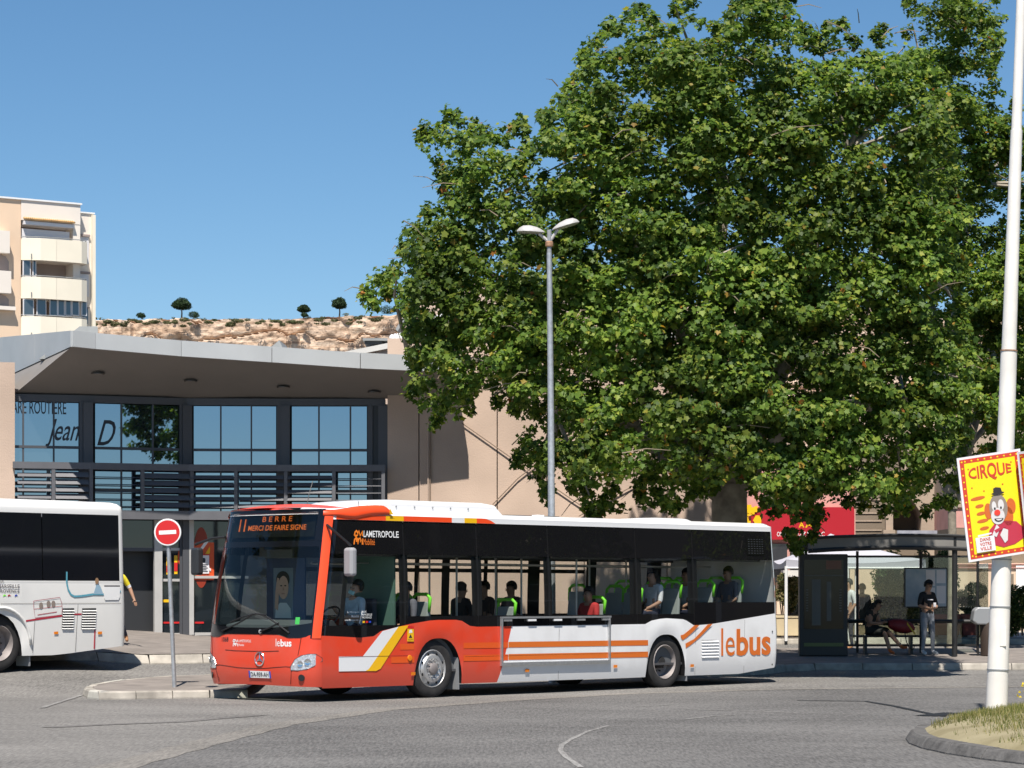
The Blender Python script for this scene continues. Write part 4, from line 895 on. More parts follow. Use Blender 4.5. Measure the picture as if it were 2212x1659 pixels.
# circus posters strapped to the mast
M['pyel'] = mat('poster yellow', (.86, .66, .01), .45); M['pred'] = mat('poster red', (.55, .05, .02), .45); M['pboard'] = mat('poster board', (.70, .68, .70), .6)
M['pflesh'] = mat('poster face paint', (.62, .60, .60), .5); M['pgrey'] = mat('poster grey', (.26, .21, .18), .5); M['pblack'] = mat('poster black', (.03, .025, .025), .5); M['pcrim'] = mat('poster crimson', (.45, .03, .06), .5); M['phair'] = mat('poster orange hair', (.55, .12, .02), .5); M['pnose'] = mat('poster red nose', (.7, .05, .03), .4)
def poster(name, label, origin, U, V, w_, h_, full=True):
    U = Vector(U).normalized(); V = Vector(V).normalized(); Nn = U.cross(V).normalized()
    t = thing(name, label, 'poster', origin, 0, 'circus posters on the mast')
    def at(u, v, k): return U*(u-w_/2)+V*(v-h_/2)+Nn*(.004+.0016*k)
    b = MB(); b.hexa([U*(x-w_/2)+V*(y-h_/2)+Nn*z for z in (-.012, .004) for x, y in ((0, 0), (w_, 0), (w_, h_), (0, h_))]); b.build('board', M['pboard'], t)
    def shape(pts, k, m, nm): return MB().add([at(u, v, k) for u, v in pts], [tuple(range(len(pts)))]).build(nm, M[m], t)
    shape([(.03, .03), (w_-.03, .03), (w_-.03, h_-.03), (.03, h_-.03)], 1, 'pred', 'red_border')
    bw = .085
    shape([(bw, bw), (w_-bw, bw), (w_-bw, h_-bw), (bw, h_-bw)], 2, 'pyel', 'yellow_field')
    mb = MB(); star = [(math.cos(R(90+36*i))*(1 if i % 2 == 0 else .45), math.sin(R(90+36*i))*(1 if i % 2 == 0 else .45)) for i in range(10)]
    pos = [(.0575, .07+.085*i) for i in range(int(h_/.085))]+[(w_-.0575, .07+.085*i) for i in range(int(h_/.085))]+[(.1+.085*i, .0575) for i in range(int(w_/.085)-1)]+[(.1+.085*i, h_-.0575) for i in range(int(w_/.085)-1)]
    for u, v in pos: mb.add([at(u+.016*a, v+.016*c, 3) for a, c in star], [tuple(range(10))])
    mb.build('border_stars', M['pyel'], t)
    if not full: return t
    def E_(cu, cv, ru, rv, rot=0, n=24, a0=0, a1=360):
        c, s = math.cos(R(rot)), math.sin(R(rot)); out = []
        for i in range(n+1 if a1 < 360 else n):
            a = R(a0+(a1-a0)*i/n); x, y = ru*math.cos(a), rv*math.sin(a); out.append((cu+x*c-y*s, cv+x*s+y*c))
        return out
    # CIRQUE, swelling in the middle
    W2 = .56
    for nm, m, k, g in (('lettering', 'pred', 5, 0),):
        P, F = text_mesh('CIRQUE', 1, W2, .02); y_lo = 0
        V_ = []
        for a, c in P:
            s_ = (a/W2-.5)*2; hh = .115+.105*(1-s_*s_); V_.append((.125+a, h_-.29-(hh-.115)*.45+c*hh+.0*s_))
        MB().add([at(u, v, k) for u, v in V_], F).build(nm, M[m], t)
    mb = MB()
    for u, v in ((.13, h_-.16), (w_-.14, h_-.15), (.15, h_-.4), (.3, h_-.46), (.55, h_-.41), (w_-.12, .22)): mb.add([at(u+.014*a, v+.014*c, 4) for a, c in star], [tuple(range(10))])
    mb.build('stars', M['pred'], t)
    # list of attractions: small ornaments
    for i, (v, wl) in enumerate(((h_-.54, .19), (h_-.64, .11), (h_-.735, .12), (h_-.83, .15), (h_-.925, .12))): shape(E_(.21+.01*i, v, wl/2, .022, 4), 4, 'phair', 'ornament')
    # a clown bust
    cx, cy = .47, h_-.70
    shape([(cx-.2, .2), (cx-.16, .36), (cx-.05, .46), (cx+.06, .45), (cx+.2, .42), (cx+.30, .31), (cx+.29, .21), (cx+.15, .14), (cx, .12)], 5, 'pcrim', 'clown_coat')
    shape(E_(cx-.145, cy-.02, .05, .10), 5, 'phair', 'clown_hair'); shape(E_(cx+.155, cy+.0, .06, .10), 5, 'phair', 'clown_hair'); shape(E_(cx+.10, cy-.12, .07, .12), 5, 'phair', 'clown_hair')
    shape(E_(cx-.01, cy+.0, .118, .175), 7, 'pgrey', 'clown_head'); shape(E_(cx-.03, cy-.10, .088, .105), 8, 'pflesh', 'clown_muzzle')
    shape(E_(cx-.065, cy+.03, .03, .062), 9, 'pflesh', 'clown_eye'); shape(E_(cx+.025, cy+.035, .038, .07), 9, 'pflesh', 'clown_eye')
    shape(E_(cx-.06, cy+.0, .012, .016), 11, 'pblack', 'clown_pupil'); shape(E_(cx+.02, cy+.0, .012, .016), 11, 'pblack', 'clown_pupil')
    shape(E_(cx-.035, cy-.055, .04, .038), 12, 'pnose', 'clown_nose'); shape(E_(cx-.02, cy-.125, .06, .045, 0, 16, 180, 360), 11, 'pblack', 'clown_mouth'); shape(E_(cx-.02, cy-.135, .04, .022, 0, 16, 180, 360), 13, 'pflesh', 'clown_teeth')
    shape(E_(cx+.0, cy+.185, .085, .018), 12, 'pblack', 'hat_brim'); shape([(cx-.045, cy+.185), (cx-.055, cy+.25), (cx-.02, cy+.265), (cx+.045, cy+.25), (cx+.06, cy+.185)], 11, 'pblack', 'hat')
    shape([(cx-.13, .30), (cx-.06, .42), (cx-.02, .36), (cx-.08, .26)], 9, 'pflesh', 'clown_glove'); shape([(cx-.03, .28), (cx+.02, .36), (cx+.08, .33), (cx+.06, .2), (cx+.02, .17)], 9, 'pflesh', 'clown_glove'); shape([(cx-.1, .35), (cx+.05, .4), (cx+.05, .37), (cx-.08, .31)], 10, 'pcrim', 'clown_bow')
    # white box with text
    shape([(.115, .1), (.36, .1), (.36, .29), (.115, .29)], 14, 'pboard', 'text_box')
    for i, tx in enumerate(('DANS', 'VOTRE', 'VILLE')):
        P, F = text_mesh(tx, .042, .15 if i else .135, .012, 0, 'CENTER'); MB().add([at(.238+a, .235-i*.057+c, 16) for a, c in P], F).build('lettering', M['pred'], t)
    shape([(.15, .295), (.33, .31), (.33, .33), (.15, .32)], 14, 'pboard', 'text_strip')
    return t
k33 = 33.3/FPX; pc = ((2067+2203+2093+2229)/4, (992+970.5+1213+1191.5)/4)
po = (sight(pc[0], 33.3), 33.3, zat(pc[1], 33.3))
poster('circus_poster', 'tilted yellow CIRQUE poster with clown and red border, facing the road', po, (136, 14, 21.5), (-26, 0, 221), .83, 1.32)
poster('circus_poster', 'second circus poster on the mast, turned away at the right edge', (po[0]+.56, po[1]+.22, po[2]+.05), (.55, .83, .1), (-.1, 0, .97), .8, 1.32)
MB().tube([mpt(3.25)+Vector((.115*math.cos(a), .115*math.sin(a), 0)) for a in np.linspace(0, 6.28, 14)], .004, 4).build('strap', M['black'], ms)

# building added out of view on the right for the bus windows to mirror
rw = thing('added_row_building', 'added unseen long plastered building, mirrored low in the bus windows', 'building', (46, 52, ground(40, 52)))
MB().box(0, 9, -28, 28, 0, 8.5).build('wall', M['beige'], rw); MB().box(-.3, 9.3, -28.3, 28.3, 8.5, 8.9).build('roof_edge', M['tile'], rw)
for k in range(11):
    for z0, z1 in ((.1, 2.6), (4.2, 6.4)): f_ = MB().box(-.04, 0, -25+k*5, -22.6+k*5, z0, z1).build('window', M['shutter'], rw); MB().box(-.06, -.042, -24.8+k*5, -22.8+k*5, z0+.15, z1-.15).build('pane', M['glassd'], f_)
# ================================================================ plane trees
M['leaf'] = leaf_mat('plane leaves', [(0, (.034, .070, .012)), (.35, (.074, .132, .020)), (.72, (.136, .205, .031)), (.978, (.23, .27, .045)), (.995, (.30, .20, .04)), (1, (.28, .09, .02))], .38, .5)
HALF = np.array([(0, 0, 0), (.44, .02, .05), (.33, .22, .06), (.58, .50, .07), (.26, .60, .04), (0, 1.0, 0)]); HALF[:, 1] -= .1
def leaf_cloud(name, C, NRM, S, m, parent):
    """five-lobed leaves folded along the midrib: two faces each"""
    n = len(C); left = HALF[1:-1].copy(); left[:, 0] *= -1
    T = np.concatenate([HALF, left[::-1]]); k = len(HALF); q = len(T)
    tip = rng.normal(size=(n, 3)); tip[:, 2] -= 1.1; tip -= NRM*(tip*NRM).sum(1)[:, None]; tip /= np.linalg.norm(tip, axis=1)[:, None]
    side = np.cross(tip, NRM); T_ = np.broadcast_to(T, (n, q, 3)).copy(); T_[:, :, 2] *= rng.uniform(-.5, 2.5, n)[:, None]
    V = C[:, None, :]+S[:, None, None]*(T_[:, :, 0:1]*side[:, None, :]+T_[:, :, 1:2]*tip[:, None, :]+T_[:, :, 2:3]*NRM[:, None, :])
    f1 = np.arange(k); f2 = np.array([k-1]+list(range(k, q))+[0]); F = np.stack([f1, f2]); idx = (np.arange(n)*q)[:, None, None]+F[None]
    return np_mesh(name, V.reshape(-1, 3), idx.reshape(-1, k), m, parent)
def in_poly(px, py, P):
    c = False; j = len(P)-1
    for i in range(len(P)):
        if (P[i][1] > py) != (P[j][1] > py) and px < (P[j][0]-P[i][0])*(py-P[i][1])/(P[j][1]-P[i][1])+P[i][0]: c = not c
        j = i
    return c
def edge_dist(px, py, P):
    d = 1e9
    for i in range(len(P)):
        a = Vector(P[i]); b = Vector(P[i-1]); p = Vector((px, py)); ab = b-a; t = max(0, min(1, (p-a).dot(ab)/max(1e-6, ab.length_squared))); d = min(d, (a+ab*t-p).length)
    return d
def plane_tree(name, label, poly, D0, trunk, thick, spacing, nleaf, seed, holes=(), extra=(), front=1.0, back=.3, nholes=125):
    random.seed(seed); bx, by = trunk; bz = ground(bx, by)+.1
    t = thing(name, label, 'tree', (bx, by, bz)); root = Vector((bx, by, bz))
    x0 = min(p[0] for p in poly); x1 = max(p[0] for p in poly); y0 = min(p[1] for p in poly); y1 = max(p[1] for p in poly)
    cl = []                                  # (x, y, z, rx, rz, weight)
    holes = list(holes)
    while len(holes) < nholes:               # small gaps where the sky shows through
        px = random.uniform(x0, x1); py = random.uniform(y0, y1)
        if in_poly(px, py, poly): holes.append((px, py, random.uniform(14, 30)))
    for layer, sp in ((-1, spacing), (0, spacing*1.25), (1, spacing*1.15)):
        pts = []; fails = 0
        while fails < 900:
            px = random.uniform(x0, x1); py = random.uniform(y0, y1)
            if not in_poly(px, py, poly): continue
            if any((px-a)**2+(py-b)**2 < sp*sp for a, b in pts) : fails += 1; continue
            if any(((px-hx)/hr)**2+((py-hy)/hr)**2 < 1 for hx, hy, hr in holes): fails += 1; continue
            pts.append((px, py)); fails = 0
        for px, py in pts:
            e = edge_dist(px, py, poly); half = min(thick, .42*math.sqrt(max(4, e))+.008*e)
            nz = mnoise.noise(Vector((px*.009, py*.009, seed)))+.6*mnoise.noise(Vector((px*.024, py*.024, seed+5)))
            if layer == -1 and nz < -.26: continue
            D = max(50.5, D0+layer*half*(front if layer < 0 else back)-nz*(1.9 if layer < 0 else .7)+random.uniform(-.45, .45))
            base = min(.47, max(.12, .0085*e+.10))*random.uniform(.75, 1.2)
            for k in range(4 if layer < 0 else 3):      # each bough: a few overlapping sprays
                a = random.uniform(0, 6.28); rr = base*random.uniform(.2, .95); r = base*random.uniform(.45, .8)
                cl.append((sight(px, D)+rr*math.cos(a), D+random.uniform(-.4, .4), zat(py, D)+rr*math.sin(a)*.8, r, r*random.uniform(.5, .85), r*r*(1.25 if layer < 0 else .6)))
    # upright shoots along the top edge, drooping sprays below
    for i in range(len(poly)):
        a = Vector(poly[i-1]); b = Vector(poly[i]); n = max(1, int((b-a).length/38))
        for k in range(n):
            p = a.lerp(b, (k+random.random())/n); mid_y = (y0+y1)/2; D = D0+random.uniform(-1.2, 1.0)
            up = -1 if p.y < mid_y else 1; ln = random.uniform(4, 20)*(1 if up < 0 else .8)
            for j in range(3): cl.append((sight(p.x+random.uniform(-5, 5), D), D, zat(p.y+up*ln*j/2, D), random.uniform(.10, .17), random.uniform(.12, .2), .035))
    for px, py, r, D in extra: cl.append((sight(px, D), D, zat(py, D), r, r*.7, r*r))
    A = np.array(cl); n = nleaf; idx = rng.choice(len(A), n, p=A[:, 5]/A[:, 5].sum())
    d = rng.normal(size=(n, 3)); d /= np.linalg.norm(d, axis=1)[:, None]; r = rng.uniform(.05, 1, n)**.5
    P = A[idx, :3]+d*np.stack([A[idx, 3]*1.1, A[idx, 3], A[idx, 4]], 1)*r[:, None]
    out = P-np.array([root.x, root.y, bz+7.5]); out /= np.linalg.norm(out, axis=1)[:, None]
    N_ = rng.normal(size=(n, 3))*.55+out*.3+d*.45; N_[:, 2] += .70; N_[:, 1] -= .35; N_ /= np.linalg.norm(N_, axis=1)[:, None]
    S = .05+.125*rng.beta(1.7, 3.0, n)
    leaf_cloud('crown', P-np.array(root), N_, S, M['leaf'], t)
    return t, cl, root
def limbs(t, cl, root, splits, r0, nb, seed, tw=260):
    """trunk, main limbs to the given points, side branches to leaf clumps, fine twigs"""
    random.seed(seed); mb = MB(); nodes = []
    z0 = splits['fork']; f = Vector((splits.get('dx', 0), 0, z0))
    MB().tube([(0, 0, -.25), (0, 0, .1), (.02, 0, z0*.5), (f.x, f.y, z0+.1)], [r0*1.5, r0*1.12, r0*.95, r0*.9], 14).build('trunk', M['planebark'], t, smooth=True)
    for (x, y, z, r) in splits['limbs']:
        e = Vector((x, y, z)); m1 = f.lerp(e, .35)+Vector((random.uniform(-.3, .3), random.uniform(-.3, .3), .5)); m2 = f.lerp(e, .7)+Vector((random.uniform(-.4, .4), random.uniform(-.3, .3), .5))
        pts = [f-Vector((0, 0, .25)), m1, m2, e]; MB().tube(pts, [r, r*.8, r*.55, r*.22], 9).build('limb', M['planebark'], t, smooth=True); nodes += [m1, m1.lerp(m2, .5), m2, m2.lerp(e, .5), e]
    mb = MB(); ch = random.sample(cl, min(nb, len(cl)))
    for c in ch:
        p = Vector(c[:3])-root; q = min(nodes, key=lambda v: (v-p).length); md = q.lerp(p, .55)+Vector((random.uniform(-.2, .2), random.uniform(-.2, .2), random.uniform(0, .35)))
        if (q-p).length < 2.4: mb.tube([q, md, p], [.055, .032, .012], 5)
    mb.build('branches', M['planebark'], t, smooth=True)['kind'] = 'stuff'
    mb = MB()
    for k in range(tw):
        c = random.choice(cl); p = Vector(c[:3])-root; a = p+Vector((random.gauss(0, .2), random.gauss(0, .2), random.gauss(0, .2))); b = a+Vector((random.gauss(0, .35), random.gauss(0, .2), random.uniform(-.35, .25)))
        mb.tube([a, a.lerp(b, .5)+Vector((0, 0, .06)), b], [.014, .011, .005], 4)
    mb.build('twigs', M['twig'], t)['kind'] = 'stuff'
M['planebark'] = mat('plane bark', (.17, .145, .115), .9, col2=(.36, .32, .25), scale=3.5, bump=.6, bscale=10)
M['twig'] = mat('twig', (.24, .19, .13), .9)
big = [(786, 640), (795, 605), (838, 596), (868, 555), (872, 510), (905, 505), (918, 465), (948, 438), (962, 412), (948, 355), (898, 315), (912, 292), (955, 282), (968, 248), (992, 250), (1008, 330), (1030, 250), (1062, 315), (1095, 262), (1130, 272), (1150, 340), (1162, 440),
       (1182, 300), (1170, 262), (1186, 228), (1232, 190), (1250, 168), (1262, 120), (1290, 78), (1318, 62), (1338, 80), (1345, 8), (1398, 30), (1446, 95), (1462, 10), (1500, 0), (1552, 85), (1590, 12), (1640, -40), (1700, -20), (1722, 85), (1752, 60), (1784, 185), (1790, 50), (1830, 62), (1872, 165), (1905, 66), (1950, 95),
       (2030, 170), (2055, 330), (2070, 520), (2085, 700), (2095, 860), (2075, 975), (2080, 1060), (2010, 1098), (1962, 1095), (1925, 1105), (1885, 1090), (1845, 1082), (1800, 1078), (1765, 1110), (1740, 1185), (1712, 1180), (1700, 1115), (1660, 1085), (1635, 1060), (1605, 1040), (1560, 1030), (1525, 1055), (1500, 1050), (1478, 1070), (1450, 1098), (1425, 1068), (1408, 1030), (1380, 1060), (1335, 1045), (1300, 1062), (1318, 1108), (1285, 1112), (1255, 1085), (1268, 1045), (1225, 1050), (1180, 1060), (1165, 1020), (1118, 1000), (1112, 965), (1150, 935), (1110, 880), (1062, 850), (1030, 820), (1018, 870), (985, 898), (955, 870), (940, 905), (905, 890), (890, 845), (905, 800), (885, 745), (895, 690), (858, 665), (838, 625), (815, 655)]
holes = ((1168, 350, 34), (1160, 410, 16), (1015, 760, 20), (1175, 500, 12), (1230, 700, 16), (1460, 560, 14), (1280, 860, 18), (1350, 940, 16), (1260, 935, 20), (1405, 690, 16), (1660, 600, 14), (1760, 330, 16), (1560, 460, 12), (1880, 300, 18), (1330, 300, 14), (1820, 560, 14), (1700, 1000, 12))
tr, cl, rt = plane_tree('plane_tree', 'huge leafy plane tree filling the upper right behind the bus', big, 53.9, (sight(1575, 54.3), 54.3), 3.3, 34, 200000, 3, holes, extra=((800, 640, .3, 54), (830, 600, .35, 54), (1300, 1090, .25, 53), (1340, 1100, .22, 53), (1400, 1080, .25, 53), (1460, 1085, .25, 53)))
limbs(tr, cl, rt, {'fork': 3.7, 'limbs': [(-6.6, -.4, 6.5, .2), (-5.2, .6, 8.4, .22), (-2.4, -.6, 10.4, .24), (-.4, .2, 11.8, .27), (2.4, -.4, 10.6, .22), (3.6, .5, 9.2, .22), (3.4, -1.4, 5.4, .16), (-3.6, -1.2, 5.2, .17), (.4, -2.6, 8.2, .2), (-3.4, 1.8, 8.0, .2), (2.4, 2.2, 9.0, .2)]}, .40, 150, 11)
right = [(1960, 70), (1958, 10), (1990, -30), (2040, -60), (2110, -50), (2150, -10), (2172, 40), (2160, 110), (2135, 170), (2165, 225), (2212, 235), (2300, 240), (2340, 500), (2330, 900), (2260, 960), (2200, 985), (2150, 1000), (2085, 985), (2060, 900), (2020, 700), (1990, 520), (1950, 330), (1985, 190)]
holes2 = ((2050, 290, 26), (2072, 330, 20), (2110, 520, 16), (2150, 640, 14), (2040, 470, 14), (1995, 430, 16), (2140, 800, 12))
tr2, cl2, rt2 = plane_tree('plane_tree', 'second plane tree at the right edge behind the white mast', right, 66.5, (sight(2056, 64.2), 64.2), 3.0, 30, 70000, 8, holes2, nholes=16)
limbs(tr2, cl2, rt2, {'fork': 3.6, 'limbs': [(-.6, .5, 8.5, .13), (.9, 1.5, 11.5, .15), (1.9, 2.5, 8.2, .13), (-.2, 2.5, 13.4, .14), (2.6, 2.2, 6.2, .1), (-.9, 2.0, 6.4, .1)]}, .11, 60, 12, 70)
MB().tube([(sight(1943, 52)-rt.x, 52-rt.y, zat(626, 52)-rt.z), (sight(1985, 52)-rt.x, 52-rt.y, zat(612, 52)-rt.z), (sight(2020, 52)-rt.x, 52-rt.y, zat(611, 52)-rt.z), (sight(2045, 52)-rt.x, 52-rt.y, zat(624, 52)-rt.z), (sight(2056, 52)-rt.x, 52-rt.y, zat(648, 52)-rt.z)], [.03, .055, .05, .035, .015], 7).build('bare_limb', M['planebark'], tr, smooth=True)

# tree copies added out of view so the bus glass mirrors something dark
for x, y, rz_, sc_, lab in ((25, 44.5, 1.2, 1.0, 'added unseen plane tree, mirrored in the front bus windows'), (27, 55, 2.6, .95, 'added unseen plane tree, mirrored in the rear bus windows'), (-26, 41, .4, .9, 'added unseen plane tree on the left, mirrored in the bus windscreen')):
    c_ = copy_tree(tr); c_.location = (x, y, 0); c_.rotation_euler = (0, 0, rz_); c_.scale = (sc_, sc_, sc_); c_['label'] = lab
# ================================================================ the city bus
BX, BY, BA = -4.043, 42.005, math.atan2(.728, .686)
bus = thing('city_bus', 'orange red and white city bus with dark windows on route 11', 'bus', (BX, BY, ground(-1, 44)), BA)
LB, HW, AF, AR = 11.93, 1.275, .32, .17
FWD = .13; XS = AF-FWD
def Wd(z): return HW-.07*sstep(1.15, 2.95, z)*max(0, min(1, (z-1.1)/1.8))-.03*sstep(.45, .15, z)
def Frk(z): return .05*sstep(.5, .15, z)+(.36*((z-1.0)/2.05)**1.15 if z > 1.0 else 0)
def BS(kind, v, z, off=0.0):
    """point of the bus skin: ('n',x) near side, ('f',k) front k=-1 near..1 far, ('d',x) far side, ('r',k) rear"""
    W = Wd(z); F = Frk(z)
    if kind == 'n' or kind == 'd':
        x = v+F*sstep(1.9, XS, v)-.05*sstep(11.2, 11.76, v)*sstep(1.2, 2.9, z)
        return (x, (-1 if kind == 'n' else 1)*(W+off), z)
    if kind == 'f':
        a = abs(v); xx = AF*(1-math.sqrt(max(0, 1-a**6)))-FWD+.03*a*a
        return (F+xx-off*(1-a**6), v*(W+off*a**3), z)
    a = abs(v); xx = AR*(1-math.sqrt(max(0, 1-a**6)))
    return (LB-xx-.05*sstep(1.2, 2.9, z)+off, v*(W+off), z)
FK = [-1, -.999, -.995, -.985, -.97, -.95, -.92, -.88, -.82, -.74, -.62, -.45, -.25, 0]; FK = FK+[-k for k in FK[-2::-1]]
RK = [1, .99, .97, .93, .85, .7, .4, 0]; RK = RK+[-k for k in RK[-2::-1]]
ARCH = [(2.79, .56, .97), (8.58, .55, .97)]
def skirt(x):
    z = .215 if x < 10.7 else .215+.11*(x-10.7)/1.2
    for c, r, h in ARCH:
        if abs(x-c) < r: z = max(z, .2+(h-.2)*(1-(abs(x-c)/r)**2.6)**.5)
    return z
BELT = [(XS, 1.04), (.45, 1.03), (1.04, 1.0), (1.33, 1.02), (1.48, 1.10), (2.14, 1.21), (2.6, 1.262), (2.78, 1.27), (3.2, 1.268), (3.34, 1.25), (3.53, 1.165), (3.7, 1.15), (8.0, 1.16), (8.17, 1.22), (8.4, 1.25), (8.59, 1.26), (9.05, 1.24), (9.15, 1.215), (9.35, 1.13), (9.5, 1.13), (9.91, 1.15), (11.76, 1.33)]
def belt(x): return lerp_pts(BELT, x)
xs = sorted(set([XS+.1*i for i in range(116)]+[11.76]+[b[0] for b in BELT]+[c+r*s for c, r, _ in ARCH for s in (-1.0001, -.9999, -.985, -.95, -.9, -.8, -.65, -.5, -.3, -.1, .1, .3, .5, .65, .8, .9, .95, .985, .9999, 1.0001)]))
xs = [x for x in xs if XS <= x <= 11.76]
def front_belt(k): return 1.055-.05*sstep(.5, .66, abs(k))+.06*sstep(.85, .95, abs(k))+.0*abs(k)
per = [('n', x, skirt(x), belt(x)) for x in reversed(xs)]+[('f', k, .235+.02*(1-k*k), front_belt(k) if abs(k) < .945 else 1.04) for k in FK[1:-1]]+[('d', x, skirt(x), belt(x)) for x in xs]+[('r', k, .33, 1.34) for k in RK]
# paint: red front, white rear, slanted joint
M['buspaint'] = mat('bus paint', (.86, .078, .018), .3, coat=.15, spec=.4)
m = M['buspaint']; N_ = m.node_tree.nodes; L_ = m.node_tree.links; tc = N_.new('ShaderNodeTexCoord'); sp = N_.new('ShaderNodeSeparateXYZ'); L_.new(tc.outputs['Object'], sp.inputs[0])
edge = math_node(m, 'ADD', math_node(m, 'MULTIPLY', sp.outputs[2], .355), 4.125); isw = math_node(m, 'GREATER_THAN', sp.outputs[0], edge)
mx = N_.new('ShaderNodeMix'); mx.data_type = 'RGBA'; mx.inputs[6].default_value = (.68, .055, .022, 1); mx.inputs[7].default_value = (.76, .76, .76, 1)
# a little road grime towards the skirt
gn = N_.new('ShaderNodeTexNoise'); gn.inputs['Scale'].default_value = 2.2; gn.inputs['Detail'].default_value = 6; L_.new(tc.outputs['Object'], gn.inputs[0])
gr_ = math_node(m, 'MULTIPLY', math_node(m, 'SUBTRACT', gn.outputs[0], .42), .5); low_ = math_node(m, 'MULTIPLY', math_node(m, 'SUBTRACT', .62, sp.outputs[2]), 1.3); gcl = N_.new('ShaderNodeClamp'); L_.new(math_node(m, 'ADD', gr_, math_node(m, 'MULTIPLY', math_node(m, 'MAXIMUM', low_, 0.0), gn.outputs[0])), gcl.inputs[0]); gcl.inputs[2].default_value = .13
mx2 = N_.new('ShaderNodeMix'); mx2.data_type = 'RGBA'; mx2.inputs[7].default_value = (.25, .22, .19, 1); L_.new(gcl.outputs[0], mx2.inputs[0])
L_.new(isw, mx.inputs[0]); L_.new(mx.outputs[2], mx2.inputs[6]); L_.new(mx2.outputs[2], N_['Principled BSDF'].inputs['Base Color'])
M['busred'] = mat('bus red', (.86, .078, .018), .3, coat=.15); M['buswhite'] = mat('bus white', (.76, .76, .76), .3, coat=.3); M['busor'] = mat('bus orange stripe', (.66, .15, .02), .3, coat=.3); M['bussub'] = mat('bus tonal stripe', (.72, .095, .012), .3, coat=.3); M['busyel'] = mat('bus yellow', (.86, .48, .01), .3, coat=.3)
NR = 7; rows = []
for j in range(NR+1):
    f = j/NR; rows.append([BS(k, v, zb+(zt_-zb)*f, .012*math.sin(math.pi*f)) for k, v, zb, zt_ in per])
MB().grid(rows, True).build('body', M['buspaint'], bus, smooth=True)
# dark inside of the skirt and wheel wells
MB().grid([[BS(k, v, zb, -.0) for k, v, zb, _ in per], [BS(k, v, max(zb, .25), -.35) for k, v, zb, _ in per]], True).build('underbody', M['black'], bus)
MB().box(.6, 11.5, -.95, .95, .3, .36).build('floor_plate', M['black'], bus)
# windscreen, header, pillars, side glass -------------------------------------------------
M['wscreen'] = glass_mat('windscreen', (.86, .93, .89), -.015)
def side_black(m, x, z):
    top = math_node(m, 'GREATER_THAN', z, 2.33)
    lo = math_node(m, 'ADD', 1.335, math_node(m, 'MULTIPLY', math_node(m, 'GREATER_THAN', x, 9.36), .21))
    lo = math_node(m, 'ADD', lo, math_node(m, 'MULTIPLY', math_node(m, 'LESS_THAN', x, 2.05), -.14)); low = math_node(m, 'LESS_THAN', z, lo)
    return math_node(m, 'MAXIMUM', top, low)
M['sglass'] = glass_mat('side glass', (.82, .84, .83), -.015, black=side_black)
M['hglass'] = glass_mat('header glass', (.5, .5, .48), -.01); M['bgloss'] = mat('gloss black', (.006, .006, .007), .12, spec=.5)
def patch(name, us, zlo, zhi, m_, off=0, nr=6, parent=bus, smooth='all'):
    rows = [[BS(k, v, zlo(k, v)+(zhi(k, v)-zlo(k, v))*j/nr, off) for k, v in us] for j in range(nr+1)]
    return MB().grid(rows).build(name, m_, parent, smooth=smooth)
def ksub(a, b, n=18): return [('f', a+(b-a)*i/n) for i in range(n+1)]
def xsub(a, b, d=.12, side='n'): n = max(1, int(abs(b-a)/d)); return [(side, a+(b-a)*i/n) for i in range(n+1)]
cst = lambda z: (lambda k, v: z)
patch('windscreen', ksub(-.95, .95, 30), lambda k, v: front_belt(v)+.005, cst(2.47), M['wscreen'], 0, 12)
patch('cowl', ksub(-.95, .95, 30), lambda k, v: front_belt(v)-.0, lambda k, v: 1.16+.10*abs(v)**3, M['bgloss'], .006, 3)
patch('header_glass', ksub(-.95, .95, 30), cst(2.475), cst(3.03), M['hglass'], 0, 5)
patch('header_back', ksub(-.92, .92, 20), cst(2.48), cst(3.02), M['black'], -.14, 4)
patch('header_rim', ksub(-.95, .95, 30), cst(2.44), cst(2.53), M['bgloss'], .005, 2); patch('header_rim', ksub(-.95, .95, 30), cst(2.985), cst(3.035), M['bgloss'], .005, 2)
for s_ in (-1, 1):
    patch('header_rim', ksub(s_*.88, s_*.952, 5), cst(2.53), cst(2.985), M['bgloss'], .005, 2)
    patch('pillar', [('f', s_*k) for k in (.948, .962, .975, .988, .997)], lambda k, v: 1.0, cst(3.02), M['busred'], .012, 12)
    pn = 'n' if s_ < 0 else 'd'
    patch('screen_edge_trim', [('f', s_*k) for k in (.935, .95)], lambda k, v: 1.0, cst(2.5), M['bgloss'], .004, 8)
    panes = [(None, 2.02), (2.045, 3.72), (3.745, 5.47), (5.495, 7.77), (7.795, 9.36), (9.385, 11.755)]
    for a, b in panes:
        us = ([('f', s_*k) for k in (.9975, .999)]+xsub(XS, b, .1, pn)) if a is None else xsub(a, b, .1, pn)
        patch('window_pane', us, lambda k, v: (belt(v) if k != 'f' else 1.03)-.0, cst(2.865), M['sglass'], .0, 8)
    # rubber joints behind the pane gaps
    for x in (2.033, 3.733, 5.483, 7.783, 9.373): patch('pane_joint', [(pn, x-.03), (pn, x+.03)], lambda k, v: belt(v)+.01, cst(2.86), M['black'], -.012, 6)
    for x, w2 in ((.62, .05), (2.03, .10), (3.73, .12), (4.75, .05), (5.48, .10), (6.5, .05), (7.78, .16), (9.37, .14), (11.2, .22)):
        if s_ < 0 and x in (4.75, 6.5, 11.2): continue
        patch('window_post', [(pn, x-w2), (pn, x+w2)], lambda k, v: belt(v)+.01, cst(2.86), M['black'], -.03, 6)
    # roof edge rail
    patch('cant_rail', [('f', s_*k) for k in (.9975, .999)]+xsub(XS, 11.76, .2, pn), cst(2.87), cst(2.955), M['buswhite'], .006, 3)
